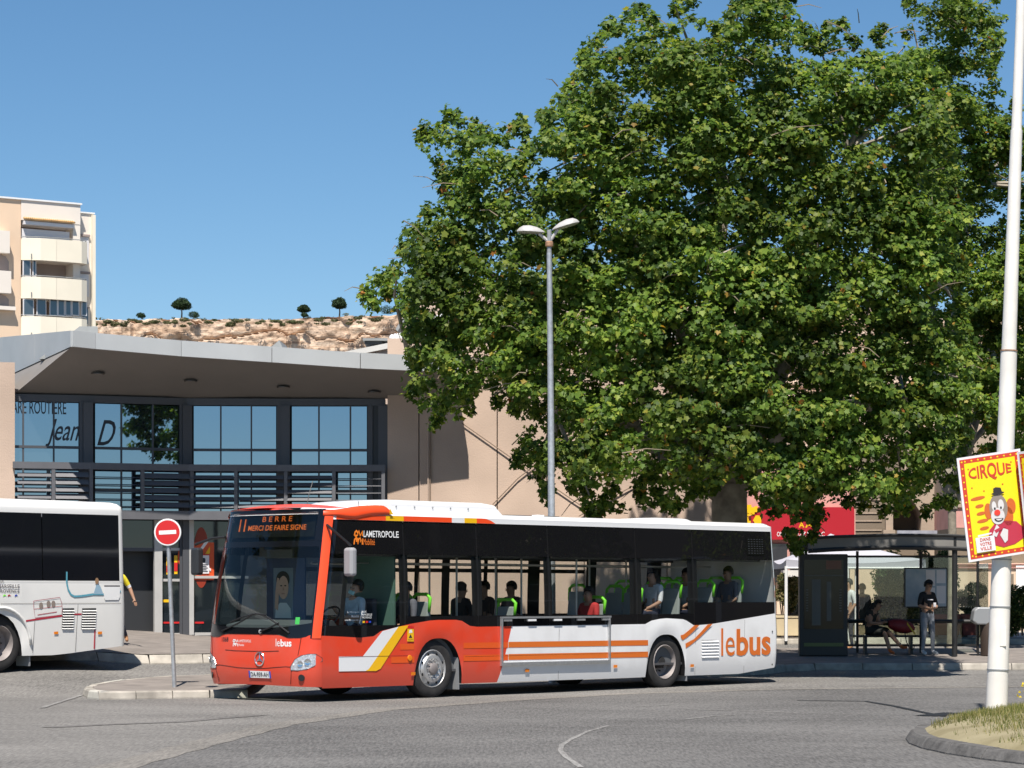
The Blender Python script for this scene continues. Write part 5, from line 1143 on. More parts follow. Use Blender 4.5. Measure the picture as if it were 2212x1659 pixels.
for a, b, mm in ((XS+.05, 1.63, 'busred'), (1.63, 2.05, 'busyel'), (2.05, 3.16, 'busred'), (3.46, 3.75, 'busyel'), (3.75, 4.2, 'busred')):
    patch('rail_stripe', xsub(a, b, .1), cst(2.872), (lambda k, v: 2.953 if v < 3.9 else 2.953-.08*((v-3.9)/.3)**2), M[mm], .010, 2)
# sliding window rail across the far windows, top flaps
patch('window_bar', xsub(2.1, 9.2, .3, 'd'), cst(2.08), cst(2.15), M['black'], -.02, 1)
# rear end
patch('rear_window', [('r', k) for k in RK[2:-2]], cst(1.5), cst(2.86), M['bgloss'], .004, 6); patch('rear_panel', [('r', k) for k in RK], cst(1.335), cst(2.955), M['buswhite'], 0, 8)
for z in (1.63, 1.87): patch('rear_mark', [('r', k) for k in (-.90, -.93, -.97, -1)], cst(z), cst(z+.13), M['busor'], .008, 1)
# tail lamp edge
patch('tail_lamp', [('r', -.93), ('r', -.97), ('r', -1)], cst(.62), cst(.75), M['amber'], .012, 1)
# roof -------------------------------------------------------------------------------------
def roof_ring(s_):
    out = []
    for k, v, _, _ in per:
        x, y, z = BS(k, v, 2.955, .004)
        cx, cy = 6.0, 0
        if k in 'nd': q = (x, y*(1-s_), 2.955)
        else: q = (x+(cx-x)*s_*.12, y*(1-s_), 2.955)
        rise = .07*math.sin(min(1, s_*6)*math.pi/2)+.03*s_
        out.append((q[0], q[1], q[2]+rise))
    return out
MB().grid([roof_ring(s_) for s_ in (0, .01, .025, .05, .09, .14, .25, .5, .8, 1)], True).build('roof', M['buswhite'], bus, smooth='all')
# red front dome over the header
rows = []
for f in (0, .12, .3, .55, .8, 1):
    rows.append([(BS('f', k, 3.03)[0]+f*.75, BS('f', k, 3.03)[1]*(1-.12*f), 3.03+.11*math.sin(math.pi*(.12+f*.6))*(1-.75*abs(k)**2.5)) for k in [-.98+.0980*i for i in range(21)]])
MB().grid(rows).build('front_dome', M['busred'], bus, smooth='all')
# side fairing sweeping back from the pillar
fz0 = lambda x: lerp_pts([(.2, 2.93), (.45, 2.90), (.7, 2.885), (1.2, 2.95), (1.78, 2.975)], x); fz1 = lambda x: lerp_pts([(.2, 3.02), (.45, 3.045), (.9, 3.10), (1.4, 3.12), (1.6, 3.115), (1.72, 3.08), (1.78, 3.0)], x)
for s_ in (-1, 1):
    pn = 'n' if s_ < 0 else 'd'; us = [('f', s_*k) for k in (.93, .96, .98, .99, .998)]+[(pn, XS+.0836*i) for i in range(20)]
    rows = []
    xe = lambda k, v: .25 if k == 'f' and abs(v) < .97 else (.22 if k == 'f' else v)
    for off, f in ((.0, 0), (.022, .05), (.03, .3), (.015, .75), (-.03, 1), (-.22, .95), (-.5, .6)):
        rows.append([BS(k, v, fz0(xe(k, v))+(fz1(xe(k, v))-fz0(xe(k, v)))*f, off)[:2]+(fz0(xe(k, v))+(fz1(xe(k, v))-fz0(xe(k, v)))*f,) for k, v in us])
    MB().grid(rows).build('roof_fairing', M['busred'], bus, smooth='all')
patch('fairing_mark', [('n', 1.70+.03*i) for i in range(5)], lambda k, v: fz0(v)+.0, lambda k, v: fz1(v)-.02, M['busyel'], .035, 2)
def pod(name, x0, x1, hw, z0, z1, rf, rr, m_, parent=bus):
    sec = []
    n = 16
    for i in range(n+1):
        f = i/n; x = x0+(x1-x0)*f; h = 1
        if x-x0 < rf: h = math.sqrt(max(0, 1-(1-(x-x0)/rf)**2))
        if x1-x < rr: h = min(h, math.sqrt(max(0, 1-(1-(x1-x)/rr)**2)))
        hh = max(.02, h)*(z1-z0); sec.append([(x, -hw, z0), (x, -hw, z0+hh*.72), (x, -hw+.05, z0+hh*.9), (x, -hw+.16, z0+hh), (x, 0, z0+hh*1.03), (x, hw-.16, z0+hh), (x, hw-.05, z0+hh*.9), (x, hw, z0+hh*.72), (x, hw, z0)])
    xsn = [0, .02, .05, .1, .2]
    return MB().grid(sec).build(name, m_, parent, smooth=True)
ac = pod('air_conditioner', 1.5, 4.78, .88, 2.98, 3.235, .7, .35, M['buswhite'])
for i in range(5): MB().cyl((2.2+i*.42, -.885, 3.12), (2.2+i*.42, -.895, 3.12), .014, n=8).build('rivet', M['sign_grey'], ac)
pod('roof_vent', 9.05, 10.25, .55, 2.98, 3.10, .3, .2, M['buswhite'])
MB().box(4.95, 6.3, -.75, .3, 3.02, 3.05).build('roof_hatch', M['dark'], bus); MB().box(5.6, 5.75, -.9, -.75, 3.03, 3.06).build('hatch_latch', M['buswhite'], bus)
MB().box(7.3, 8.9, -.85, .5, 3.015, 3.035).build('roof_rail', M['dark'], bus)
MB().tube([(.95, -.1, 3.1), (1.02, -.08, 3.3), (1.12, -.06, 3.52)], .007, 5).build('antenna', M['black'], bus)
MB().tube([(1.5, -.75, 3.1), (1.48, -.75, 3.19)], .006, 5).build('antenna', M['black'], bus)
# front details ---------------------------------------------------------------------------
M['lamp_clear'] = mat('headlamp lens', (.55, .56, .58), .08, .55, spec=1, col2=(.9, .9, .92), scale=38, bump=1.0, bscale=45)
M['lampdk'] = mat('headlamp inner', (.10, .10, .11), .2, .6)
def fpoly(name, pts, m_, off, parent=bus, nsub=10):
    """polygon drawn on the front skin: pts (k, z) upper chain and lower chain"""
    up, lo = pts; rows = []
    for j in range(5):
        row = []
        for i in range(nsub+1):
            f = i/nsub; k = up[0][0]+(up[-1][0]-up[0][0])*f; zu = lerp_pts(up, k) if up[0][0] < up[-1][0] else lerp_pts(up[::-1], k); zl = lerp_pts(lo, k) if lo[0][0] < lo[-1][0] else lerp_pts(lo[::-1], k)
            row.append(BS('f', k, zl+(zu-zl)*j/4, off))
        rows.append(row)
    return MB().grid(rows).build(name, m_, parent, smooth='all')
for s_ in (-1, 1):
    up = [(.70, .56), (.76, .67), (.84, .73), (.92, .755), (.975, .755), (.9995, .69)]; lo = [(.70, .50), (.80, .495), (.90, .515), (.96, .56), (.9995, .645)]
    if s_ < 0: up = [(-k, z) for k, z in up[::-1]]; lo = [(-k, z) for k, z in lo[::-1]]
    hl = fpoly('headlight', (up, lo), M['lamp_clear'], .014)
    for kk, zz, rr in ((.83, .60, .05), (.91, .63, .055)):
        c = BS('f', s_*kk, zz, .02); nn = Vector((-1, s_*(1.1 if kk > .9 else .55), 0)).normalized(); MB().lathe([(0, rr), (.006, rr), (.006, rr*.75), (-.0, rr*.5), (.004, .002)], c, nn, 16).build('reflector', M['chrome'], hl, smooth=True)
    rim = MB().tube([BS('f', k, z, .016) for k, z in up]+[BS('f', k, z, .016) for k, z in lo[::-1]]+[BS('f', up[0][0], up[0][1], .016)], .004, 5).build('lamp_rim', M['lampdk'], hl)
    c = BS('f', s_*.84, .385, .008); MB().lathe([(0, .055), (.006, .052), (.006, .001)], c, (-1, s_*.6, 0), 14).build('fog_recess', M['black'], bus)
def ftext(txt, y_left, z0, h, wdt, m_, nm='lettering', off=.008, bold=0.0, fy=lambda a: a):
    P, F = text_mesh(txt, h, wdt, bold); V = []
    for a, c in P: z = z0+c; V.append(BS('f', (y_left-a)/Wd(z), z, off))
    return MB().add(V, F).build(nm, m_, bus)
def fline(pts, r, m_, nm, off=.004): return MB().tube([BS('f', k, z, off) for k, z in pts], r, 5).build(nm, m_, bus)
M['gap'] = mat('panel gap', (.10, .012, .008), .7); M['gapw'] = mat('panel gap grey', (.20, .20, .20), .7)
fline([(-.70, .55), (-.62, .555), (-.45, .54), (-.25, .52), (0, .515), (.25, .52), (.45, .54), (.62, .555), (.70, .55)], .006, M['gap'], 'panel_joint', .010)
fline([(-.5, .80), (-.3, .79), (0, .787), (.3, .79), (.5, .80)], .005, M['gap'], 'panel_joint', .012)
for s_ in (-1, 1): fline([(s_*.84, 1.02), (s_*.82, .85), (s_*.80, .73)], .005, M['gap'], 'panel_joint', .012); fline([(s_*.71, .50), (s_*.68, .28)], .005, M['gap'], 'panel_joint', .012)
ftext('le', -.57, .87, .12, .09, M['white']); ftext('bus', -.675, .868, .115, .23, M['white'], bold=.03); ftext('1068', .74, .93, .075, .17, M['letter'], bold=.01)
# small interlaced emblem beside operator name
def emblem(fn, s, m_, parent=bus):
    mb = MB()
    for pts in ([(0, .62), (.05, .85), (.2, .95), (.35, .85), (.38, .68), (.2, .58), (.02, .66)], [(.38, .68), (.5, .95), (.7, .62), (.95, .92), (.98, .6)], [(.02, .02), (.05, .35), (.22, .48), (.42, .38), (.46, .05)], [(.46, .05), (.55, .42), (.72, .45), (.8, .2), (.95, .42), (1.0, .02)], [(.2, .58), (.3, .2)]):
        rib = []
        for i, p in enumerate(pts):
            a = Vector(pts[max(0, i-1)]); b = Vector(pts[min(len(pts)-1, i+1)]); d = (b-a).normalized(); nn = Vector((-d.y, d.x))*.07; rib.append((Vector(p)+nn, Vector(p)-nn))
        mb.grid([[fn(q[0].x*s, q[0].y*s) for q in rib], [fn(q[1].x*s, q[1].y*s) for q in rib]])
    return mb.build('emblem', m_, parent)
emblem(lambda a, c: BS('f', (.45-a)/Wd(.87), .855+c, .009), .12, M['white']); ftext('LAMETROPOLE', .31, .925, .042, .30, M['white']); ftext('Mobilit\u00e9', .31, .865, .036, .13, M['white'])
# three-pointed star in a ring
sc_ = Vector(BS('f', -.16, .665, .02))
mb = MB(); mb.tube([sc_+Vector((0, .105*math.cos(a), .105*math.sin(a))) for a in np.linspace(0, 2*math.pi, 33)], .011, 6)
for a in (90, 210, 330):
    d = Vector((0, math.cos(R(a)), math.sin(R(a)))); q = Vector((0, -d.z, d.y)); mb.add([sc_+Vector((-.012, 0, 0)), sc_+q*.022, sc_+d*.105, sc_-q*.022], [(0, 1, 2), (0, 2, 3), (0, 3, 1)])
mb.build('star_emblem', M['chrome'], bus)
sc2 = Vector(BS('f', -.16, 1.10, .012)); MB().lathe([(0, .036), (.008, .034), (.01, .001)], sc2, (-1, 0, 0), 16).build('badge', M['chrome'], bus)
# number plate
pl_ = MB()
for j in range(2): pass
plate = patch('number_plate', ksub(-.36, .05, 8), cst(.365), cst(.475), M['white'], .016, 1)
M['pblue'] = mat('plate blue', (.02, .05, .42), .4)
for a, b in ((.022, .05), (-.36, -.332)): patch('plate_band', ksub(a, b, 2), cst(.365), cst(.475), M['pblue'], .018, 1, parent=plate)
P, F = text_mesh('DA-959-AH', .072, .42, .012)
MB().add([BS('f', (.015-a)/Wd(.35), .384+c, .019) for a, c in P], F).build('lettering', M['letter'], plate)
# destination display
M['ledback'] = mat('led panel', (.020, .022, .016), .35, var=.3, scale=9); M['led'] = mat('led text', (.3, .1, .02), .5, emit=(1, .22, .04, .62))
ld = patch('destination_display', ksub(-.86, .84, 16), cst(2.60), cst(2.965), M['ledback'], -.10, 2)
def led(txt, yl, z0, h, wdt, bold=.012):
    P, F = text_mesh(txt, h, wdt, bold); MB().add([BS('f', (yl-a)/Wd(2.8), z0+c, -.09) for a, c in P], F).build('led_text', M['led'], ld)
led('11', .80, 2.70, .20, .17); led('B E R R E', .22, 2.85, .085, .71); led('MERCI DE FAIRE SIGNE', .545, 2.71, .085, 1.39)
# wipers
for pts in ([(.72, 1.10), (.35, 1.22), (.02, 1.36)], [(-.22, 1.10), (-.45, 1.17), (-.62, 1.24)]): MB().tube([BS('f', y/1.27, z, .03) for y, z in pts], .014, 5).build('wiper_arm', M['black'], bus)
for pts in ([(.55, 1.24), (.25, 1.33), (-.05, 1.38), (-.30, 1.36)], [(-.12, 1.38), (-.40, 1.30), (-.62, 1.20), (-.85, 1.08)]): MB().tube([BS('f', y/1.27, z, .014) for y, z in pts], .014, 5).build('wiper_blade', M['black'], bus)
patch('screen_sticker', ksub(-.74, -.80, 3), cst(1.22), cst(1.33), mat('green sticker', (.05, .42, .08), .5), .006, 1)
# mirrors
MB().tube([BS('f', -.97, 2.78, .02), BS('f', -.97, 2.70, .22), (.60, -1.52, 2.45)], .022, 6).build('mirror_arm', M['black'], bus)
M['mirrorgrey'] = mat('mirror housing', (.33, .33, .34), .45)
mr = MB().hexa([(.46, -1.67, 1.97), (.50, -1.44, 1.97), (.62, -1.44, 1.97), (.60, -1.67, 1.97), (.46, -1.67, 2.42), (.50, -1.44, 2.42), (.62, -1.44, 2.42), (.60, -1.67, 2.42)]).build('mirror', M['mirrorgrey'], bus, bevel=.045)
MB().tube([BS('f', .93, 2.62, .02), BS('f', .93, 2.60, .3), (.05, 1.62, 2.5)], .022, 6).build('mirror_arm', M['black'], bus)
MB().hexa([(-.05, 1.45, 2.0), (.0, 1.68, 2.0), (.14, 1.68, 2.0), (.1, 1.45, 2.0), (-.05, 1.45, 2.45), (.0, 1.68, 2.45), (.14, 1.68, 2.45), (.1, 1.45, 2.45)]).build('mirror', M['dark'], bus, bevel=.04)
# side prints ------------------------------------------------------------------------------
def spoly(name, pts, m_, off=.018, parent=bus): return MB().add([BS('n', x, z, off) for x, z in pts], [tuple(range(len(pts)))]).build(name, m_, parent)
def stext(txt, x0, z0, h, wdt, m_, off=.018, bold=0.0, nm='lettering', parent=bus):
    P, F = text_mesh(txt, h, wdt, bold); return MB().add([BS('n', x0+a, z0+c, off) for a, c in P], F).build(nm, m_, parent)
spoly('white_stripe', [(.55, .475), (1.13, .47), (1.20, .50), (1.86, 1.168), (1.50, 1.10), (1.07, .705), (.55, .71)], M['buswhite']); spoly('yellow_stripe', [(1.13, .47), (1.36, .465), (1.46, .50), (2.09, 1.19), (1.86, 1.168), (1.20, .50)], M['busyel'])
wh = lambda k, v: 0
def sstripe(nm, x0, x1, za, zb, m_, cut=None):
    us = xsub(x0, x1, .1); return patch(nm, us, lambda k, v: za+(v-x0)*-.004, lambda k, v: zb+(v-x0)*-.004, m_, .0155, 1)
for za, zb in ((.795, .89), (.585, .685)):
    sstripe('orange_stripe', 4.44, 8.06, za, zb, M['busor']); sstripe('tonal_stripe', 3.36, 4.43, za, zb, M['bussub']); sstripe('tonal_stripe', 1.9 if za > .7 else 1.7, 2.22, za, zb, M['bussub'])
spoly('orange_stripe', [(8.98, .90), (9.02, .86), (9.12, .90), (9.30, 1.0), (9.50, 1.13), (9.36, 1.13), (9.2, 1.04), (9.05, .965), (8.96, .95)], M['busor']); spoly('orange_stripe', [(9.11, .715), (9.25, .77), (9.5, .90), (9.7, 1.03), (9.88, 1.15), (9.74, 1.14), (9.55, 1.01), (9.35, .88), (9.1, .80)], M['busor'])
stext('le', 10.13, .555, .51, .40, M['busor']); stext('bus', 10.58, .55, .50, 1.03, M['busor'], bold=.028)
lv = spoly('vent', [(9.57, .525), (10.05, .525), (10.05, .855), (9.57, .855)], M['dark'], .010)
for k in range(6): MB().add([BS('n', x, z, o_) for x, z, o_ in ((9.56, .535+k*.056, .030), (10.06, .535+k*.056, .030), (10.06, .565+k*.056, .018), (9.56, .565+k*.056, .018))], [(0, 1, 2, 3)]).build('slat', M['buswhite'], lv)
emblem(lambda a, c: BS('n', .74+a, 2.475+c, .006), .235, mat('emblem orange', (.85, .22, .02), .4)); stext('LAMETROPOLE', 1.0, 2.60, .105, .93, M['white'], .006, .012); stext('Mobilit\u00e9', 1.0, 2.475, .10, .32, mat('orange letters', (.75, .17, .02), .4), .006)
for i, (tx, x0, wdt) in enumerate((('La M\u00e9tropole', .70, .27), ('Mobilit\u00e9', .80, .17), ('une Marque de', .66, .30))): stext(tx, x0, 1.385-i*.062, .038, wdt, M['white'], .006, .004)
for i, (tx, wdt) in enumerate((('AIX', .10), ('MARSEILLE', .23), ('PROVENCE', .22))): stext(tx, 1.04, 1.395-i*.045, .032, wdt, M['white'], .006, .004)
spoly('print_slash', [(.985, 1.23), (1.0, 1.23), (1.05, 1.42), (1.03, 1.43)], M['white'], .006)
for x, mm in ((1.06, 'yellow'), (1.13, 'red'), (1.2, 'pblue')): spoly('print_mark', [(x, 1.235), (x+.05, 1.235), (x+.05, 1.265), (x, 1.265)], M[mm], .006)
# yellow warning plate
wp = spoly('warning_plate', [(2.05, .93), (2.20, .925), (2.20, 1.17), (2.06, 1.18)], M['busyel'], .022); spoly('warning_top', [(2.06, 1.135), (2.20, 1.13), (2.20, 1.17), (2.06, 1.18)], M['red'], .024, wp); spoly('warning_mark', [(2.09, 1.06), (2.17, 1.07), (2.15, 1.12), (2.10, 1.11)], M['white'], .024, wp); spoly('warning_mark', [(2.085, .985), (2.165, .985), (2.125, 1.045)], M['letter'], .024, wp); stext('ANGLES MORTS', 2.065, .945, .022, .12, M['letter'], .024, parent=wp)
# advertising frame
fr_ = [(4.24, .51), (7.0, .505), (7.03, 1.31), (4.25, 1.315)]
def fr_pt(x, z, o_): y = BS('n', x, min(z, 1.15), 0)[1]; return (x, y-o_, z)
mb = MB()
af = MB().hexa([fr_pt(4.235, .49, .05), fr_pt(7.01, .485, .05), fr_pt(7.01, .485, .012), fr_pt(4.235, .49, .012), fr_pt(4.235, .545, .05), fr_pt(7.01, .54, .05), fr_pt(7.01, .54, .012), fr_pt(4.235, .545, .012)]).build('ad_frame', M['alu'], bus)
for (x0, x1, z0, z1) in ((4.235, 4.275, .547, 1.28), (6.975, 7.01, .542, 1.28), (4.235, 7.03, 1.282, 1.315)): MB().hexa([fr_pt(x0, z0, .05), fr_pt(x1, z0, .05), fr_pt(x1, z0, .012), fr_pt(x0, z0, .012), fr_pt(x0, z1, .05), fr_pt(x1, z1, .05), fr_pt(x1, z1, .012), fr_pt(x0, z1, .012)]).build('frame_bar', M['alu'], af)
for x in (4.3, 4.9, 5.55, 6.15, 6.8): MB().hexa([fr_pt(x, 1.235, .045), fr_pt(x+.2, 1.235, .045), fr_pt(x+.2, 1.235, .012), fr_pt(x, 1.235, .012), fr_pt(x, 1.27, .045), fr_pt(x+.2, 1.27, .045), fr_pt(x+.2, 1.27, .012), fr_pt(x, 1.27, .012)]).build('frame_clip', M['alu'] if x != 4.9 and x != 5.55 else M['white'], af)
for x, z in ((4.85, .375), (7.12, .40), (9.24, .37), (2.14, .38)): spoly('side_marker', [(x, z), (x+.1, z), (x+.1, z+.05), (x, z+.05)], M['amber'], .022)
c = BS('n', 2.11, .66, .02); MB().lathe([(0, .05), (.012, .045), (.014, .001)], c, (0, -1, 0), 14).build('side_repeater', M['amber'], bus)
for x in (5.7, 9.39, 10.82): spoly('panel_joint', [(x, .23), (x+.008, .23), (x+.008, belt(x)-.02), (x, belt(x)-.02)], M['gapw'], .0205)
spoly('panel_joint', [(.55, .70), (2.1, .695), (2.1, .701), (.55, .706)], M['gap'], .0205); spoly('panel_joint', [(3.4, .655), (8.0, .65), (8.0, .656), (3.4, .661)], M['gap'], .0155)
for z in (.37, .99): c = BS('n', 11.66, z, .02); MB().lathe([(0, .018), (.005, .001)], c, (0, -1, 0), 10).build('screw_cap', M['dark'], bus)
gl_ = spoly('upper_grille', [(10.95, 2.42), (11.5, 2.42), (11.5, 2.75), (10.95, 2.75)], M['bgloss'], .006)
for k in range(7):
    for j in range(6): x = 11.0+j*.085; z = 2.45+k*.043; MB().add([BS('n', a, b, .010) for a, b in ((x, z), (x+.05, z), (x+.05, z+.016), (x, z+.016))], [(0, 1, 2, 3)]).build('grille_hole', M['dark'], gl_)
# wheels -----------------------------------------------------------------------------------
M['rim'] = mat('steel rim', (.50, .50, .50), .4, .6, var=.12, scale=9); M['rimd'] = mat('dusty rim', (.28, .25, .24), .6, .3, var=.2, scale=7)
def wheel(parent, x, y, out, rear, zc=.475, r=.478, nm='wheel'):
    """y of the outer tyre face, out = -1 or +1"""
    a = (0, out, 0); c = Vector((x, y, zc)); r = r; k = r/.478
    w_ = MB().lathe([(-.27, .30*k), (-.27, .42*k), (-.24, r-.012), (-.2, r), (-.06, r), (-.02, r-.012), (0, .43*k), (.004, .36*k), (-.01, .31*k)], c, a, 40).build(nm, M['rubber'], parent, smooth=True)
    if rear:
        MB().lathe([(-.01, .312*k), (.0, .30*k), (-.03, .285*k), (-.16, .25*k), (-.19, .16*k), (-.19, .001)], c, a, 36).build('rim', M['rimd'], w_, smooth=True)
        MB().lathe([(-.19, .115*k), (-.10, .11*k), (-.07, .09*k), (-.07, .001)], c, a, 20).build('hub', M['rubber'], w_, smooth=True); R0, dd = .17*k, -.185
    else:
        MB().lathe([(-.01, .312*k), (.0, .30*k), (-.03, .285*k), (-.05, .275*k), (-.02, .24*k), (.012, .22*k), (.02, .17*k), (.005, .15*k), (.0, .10*k)], c, a, 36).build('rim', M['rim'], w_, smooth=True)
        MB().lathe([(-.0, .10*k), (.03, .095*k), (.045, .075*k), (.045, .001)], c, a, 20).build('hub', M['rimd'], w_, smooth=True); R0, dd = .135*k, .01
        for i in range(8):
            t = R(22+45*i); p = c+Vector((.245*k*math.cos(t), out*(-.018), .245*k*math.sin(t))); MB().lathe([(.012, .026), (.014, .001)], p, a, 10).build('vent_hole', M['black'], w_)
    for i in range(10):
        t = R(36*i); p = c+Vector((R0*math.cos(t), out*dd, R0*math.sin(t))); MB().cyl(p, p+Vector((0, out*.03, 0)), .014, n=6).build('wheel_nut', M['rim'] if not rear else M['rubber'], w_)
    return w_
for x, rear in ((2.70, False), (8.60, True)):
    wheel(bus, x, -HW+.045, -1, rear); wheel(bus, x, HW-.045, 1, rear)
    for s_ in (-1, 1):
        MB().grid([[(x+.62*math.cos(R(a)), s_*y, .42+.60*math.sin(R(a))) for a in range(-10, 191, 10)] for y in (1.24, .75)]).build('wheel_well', M['black'], bus)
    MB().hexa([(x+.58, -1.25, .12), (x+.60, -1.25, .12), (x+.60, -.95, .12), (x+.58, -.95, .12), (x+.56, -1.25, .75), (x+.58, -1.25, .75), (x+.58, -.95, .75), (x+.56, -.95, .75)]).build('mud_flap', M['sign_grey'], bus)
# interior ---------------------------------------------------------------------------------
M['intdark'] = mat('interior lining', (.10, .105, .11), .8); M['intfloor'] = mat('interior floor', (.06, .06, .065), .8); M['seatfab'] = mat('seat fabric', (.05, .055, .07), .9); M['green'] = mat('green grab handle', (.22, .78, .04), .45, emit=None); M['seatgrey'] = mat('seat shell', (.33, .36, .34), .6)
MB().box(.55, 11.6, -1.2, 1.2, .42, .46).build('interior_floor', M['intfloor'], bus)
MB().box(.9, 11.5, -1.12, 1.12, 2.66, 2.70).build('ceiling', M['intdark'], bus)
for s_ in (-1, 1): MB().box(.7, 11.6, s_*1.13-.02, s_*1.13+.02, .46, 1.12).build('inner_lining', M['intdark'], bus); MB().box(1.0, 11.5, s_*1.05-.06, s_*1.05+.06, 2.3, 2.66).build('ceiling_duct', M['intdark'], bus)
M['dash'] = mat('dashboard', (.05, .055, .06), .7)
MB().prism([(.12, .9), (.2, 1.2), (.62, 1.28), (.8, 1.1), (.85, .5), (.3, .5)], -1.08, 1.0).build('dashboard', M['dash'], bus)
MB().tube([Vector((.95, -.62, 1.32))+Vector((.13*math.cos(a)*1.0, .22*math.sin(a), .17*math.cos(a))) for a in np.linspace(0, 6.28, 25)], .016, 6).build('steering_wheel', M['black'], bus)
# cab partition with printed portrait panel
M['cabblue'] = mat('cab blue panel', (.02, .035, .085), .5); M['cabgreen'] = mat('green tinted panel', (.10, .19, .15), .4)
MB().box(1.95, 1.98, -1.1, -.15, .9, 2.5).build('cab_partition', M['cabgreen'], bus)
cp = MB().box(1.02, 1.05, .02, .95, .95, 2.28).build('cab_panel', M['cabblue'], bus)
def pp(pts, k, m_, nm): return MB().add([(1.02-.002*k, y, z) for y, z in pts], [tuple(range(len(pts)))]).build(nm, m_, cp)
def el(cy, cz, ry, rz, n=22): return [(cy+ry*math.cos(2*math.pi*i/n), cz+rz*math.sin(2*math.pi*i/n)) for i in range(n)]
M['skin'] = mat('skin', (.50, .30, .21), .6, var=.08, scale=8); M['skin2'] = mat('tanned skin', (.34, .19, .12), .6, var=.08, scale=8); M['hair'] = mat('dark hair', (.015, .012, .010), .7, var=.3, scale=30); M['pshirt'] = mat('print shirt', (.55, .55, .52), .6)
pp([(.30, 1.30), (.78, 1.30), (.78, 2.12), (.30, 2.12)], 1, mat('print sky', (.12, .16, .20), .5), 'print_ground'); pp([(.34, 1.30), (.74, 1.30), (.72, 1.45), (.62, 1.55), (.46, 1.55), (.36, 1.46)], 2, M['pshirt'], 'print_shirt')
pp(el(.545, 1.93, .165, .14), 3, M['hair'], 'print_hair'); pp(el(.53, 1.80, .125, .19), 4, M['skin'], 'print_face'); pp([(.66, 1.42), (.74, 1.46), (.72, 1.75), (.68, 1.96), (.63, 1.95), (.64, 1.7)], 5, M['skin'], 'print_hand')
pp(el(.48, 1.83, .028, .011), 6, M['hair'], 'print_eye'); pp(el(.58, 1.83, .028, .011), 6, M['hair'], 'print_eye'); pp(el(.53, 1.70, .045, .012), 6, M['skin2'], 'print_mouth'); pp([(.535, 1.83), (.505, 1.76), (.545, 1.755)], 6, M['skin2'], 'print_nose')
MB().box(.9, .93, .2, .9, 2.28, 2.42).build('sun_blind', M['intdark'], bus)
# seats with green grab handles
def seat(x, y, z=.46, face=1):
    s0 = MB().box(x-.2, x+.2, y-.2, y+.2, z+.36, z+.45).build('seat', M['seatfab'], bus, bevel=.03)
    xb = x+.2*face
    MB().hexa([(xb-.03, y-.2, z+.42), (xb+.03, y-.2, z+.42), (xb+.03, y+.2, z+.42), (xb-.03, y+.2, z+.42), (xb+.06*face-.03, y-.19, z+1.02), (xb+.06*face+.03, y-.19, z+1.02), (xb+.06*face+.03, y+.19, z+1.02), (xb+.06*face-.03, y+.19, z+1.02)]).build('seat_back', M['seatgrey'], s0, bevel=.02)
    MB().tube([(xb+.05*face, y-.19, z+.85), (xb+.07*face, y-.20, z+1.08), (xb+.07*face, y-.12, z+1.14), (xb+.07*face, y+.12, z+1.14), (xb+.07*face, y+.2, z+1.08), (xb+.05*face, y+.19, z+.85)], .03, 7).build('grab_handle', M['green'], s0, smooth='all')
    MB().cyl((x, y, z), (x, y, z+.36), .05, n=8).build('seat_leg', M['alu'], s0)
for x, y, z in ((2.55, -.85, .55), (2.55, -.42, .55), (3.55, .85, .46), (4.6, -.85, .46), (5.2, .85, .46), (6.3, .85, .46), (6.9, -.85, .50), (7.35, -.42, .50), (7.9, -.85, .70), (7.9, -.42, .70), (8.3, .85, .72), (9.0, -.85, .78), (9.0, -.42, .78), (9.95, -.85, .80), (9.95, -.42, .80), (10.8, -.85, .86), (10.8, -.42, .86), (10.8, .42, .86), (10.8, .85, .86), (9.6, .85, .8)): seat(x, y, z)
M['pole'] = mat('grab pole', (.50, .50, .48), .35, .6)
for x, y in ((2.3, -.5), (3.2, .2), (3.95, -.55), (4.3, .45), (5.6, -.5), (5.9, .4), (6.75, -.75), (7.6, -.3), (8.4, -.6), (9.3, .3), (10.2, -.6)): MB().cyl((x, y, .46), (x, y, 2.66), .018, n=8).build('grab_pole', M['pole'], bus)
for y in (-.5, .5): MB().cyl((1.6, y, 2.2), (10.8, y, 2.2), .016, n=6).build('grab_rail', M['pole'], bus)
MB().box(3.35, 3.5, .25, .33, 1.45, 1.7).build('ticket_machine', mat('ticket machine', (.03, .25, .16), .5), bus)

# ================================================================ the white coach
CA = math.atan2(.743, .669); cnx, cny = sight(275, 49.5), 49.5
cz = .0
coach = thing('intercity_coach', 'white intercity coach with dark windows parked at the left edge', 'coach', (cnx, cny, ground(-8.6, 48.2)), CA)
# local x runs towards the rear, rear near corner at the origin; near side y = 0
M['coachwhite'] = mat('coach paint', (.74, .73, .70), .35, coat=.25, var=.03, scale=1.2); M['coachglass'] = mat('coach glass', (.008, .009, .012), .05, spec=.6); M['teal'] = mat('teal print', (.10, .33, .42), .4); M['cred'] = mat('coach red print', (.42, .03, .05), .4); M['coachroof'] = mat('coach roof', (.72, .71, .69), .35)
CLN = 11.5; CWX = -2.92
def crn(s_, z, off=0):
    """skin point: s_ <= 0 along the near side, 0..1 rear corner, 1..2 rear face"""
    tb = .05*max(0, (z-1.3))/1.8
    r = .16
    if s_ <= 0: return (s_-r, tb-off, z)
    if s_ <= 1: a = s_*math.pi/2; return (-r+(r+off)*math.sin(a)-tb*s_*.3, r-(r+off)*math.cos(a)+tb, z)
    f = s_-1; return (off-tb*.3, r+(2.5-2*r)*f+tb, z)
def cskirt(x):
    z = .27 if x < -1.5 else .27+.14*((x+1.5)/1.5)
    if abs(x-CWX) < .63: z = max(z, .27+(.78)*(1-(abs(x-CWX)/.63)**2.4)**.5)
    return z
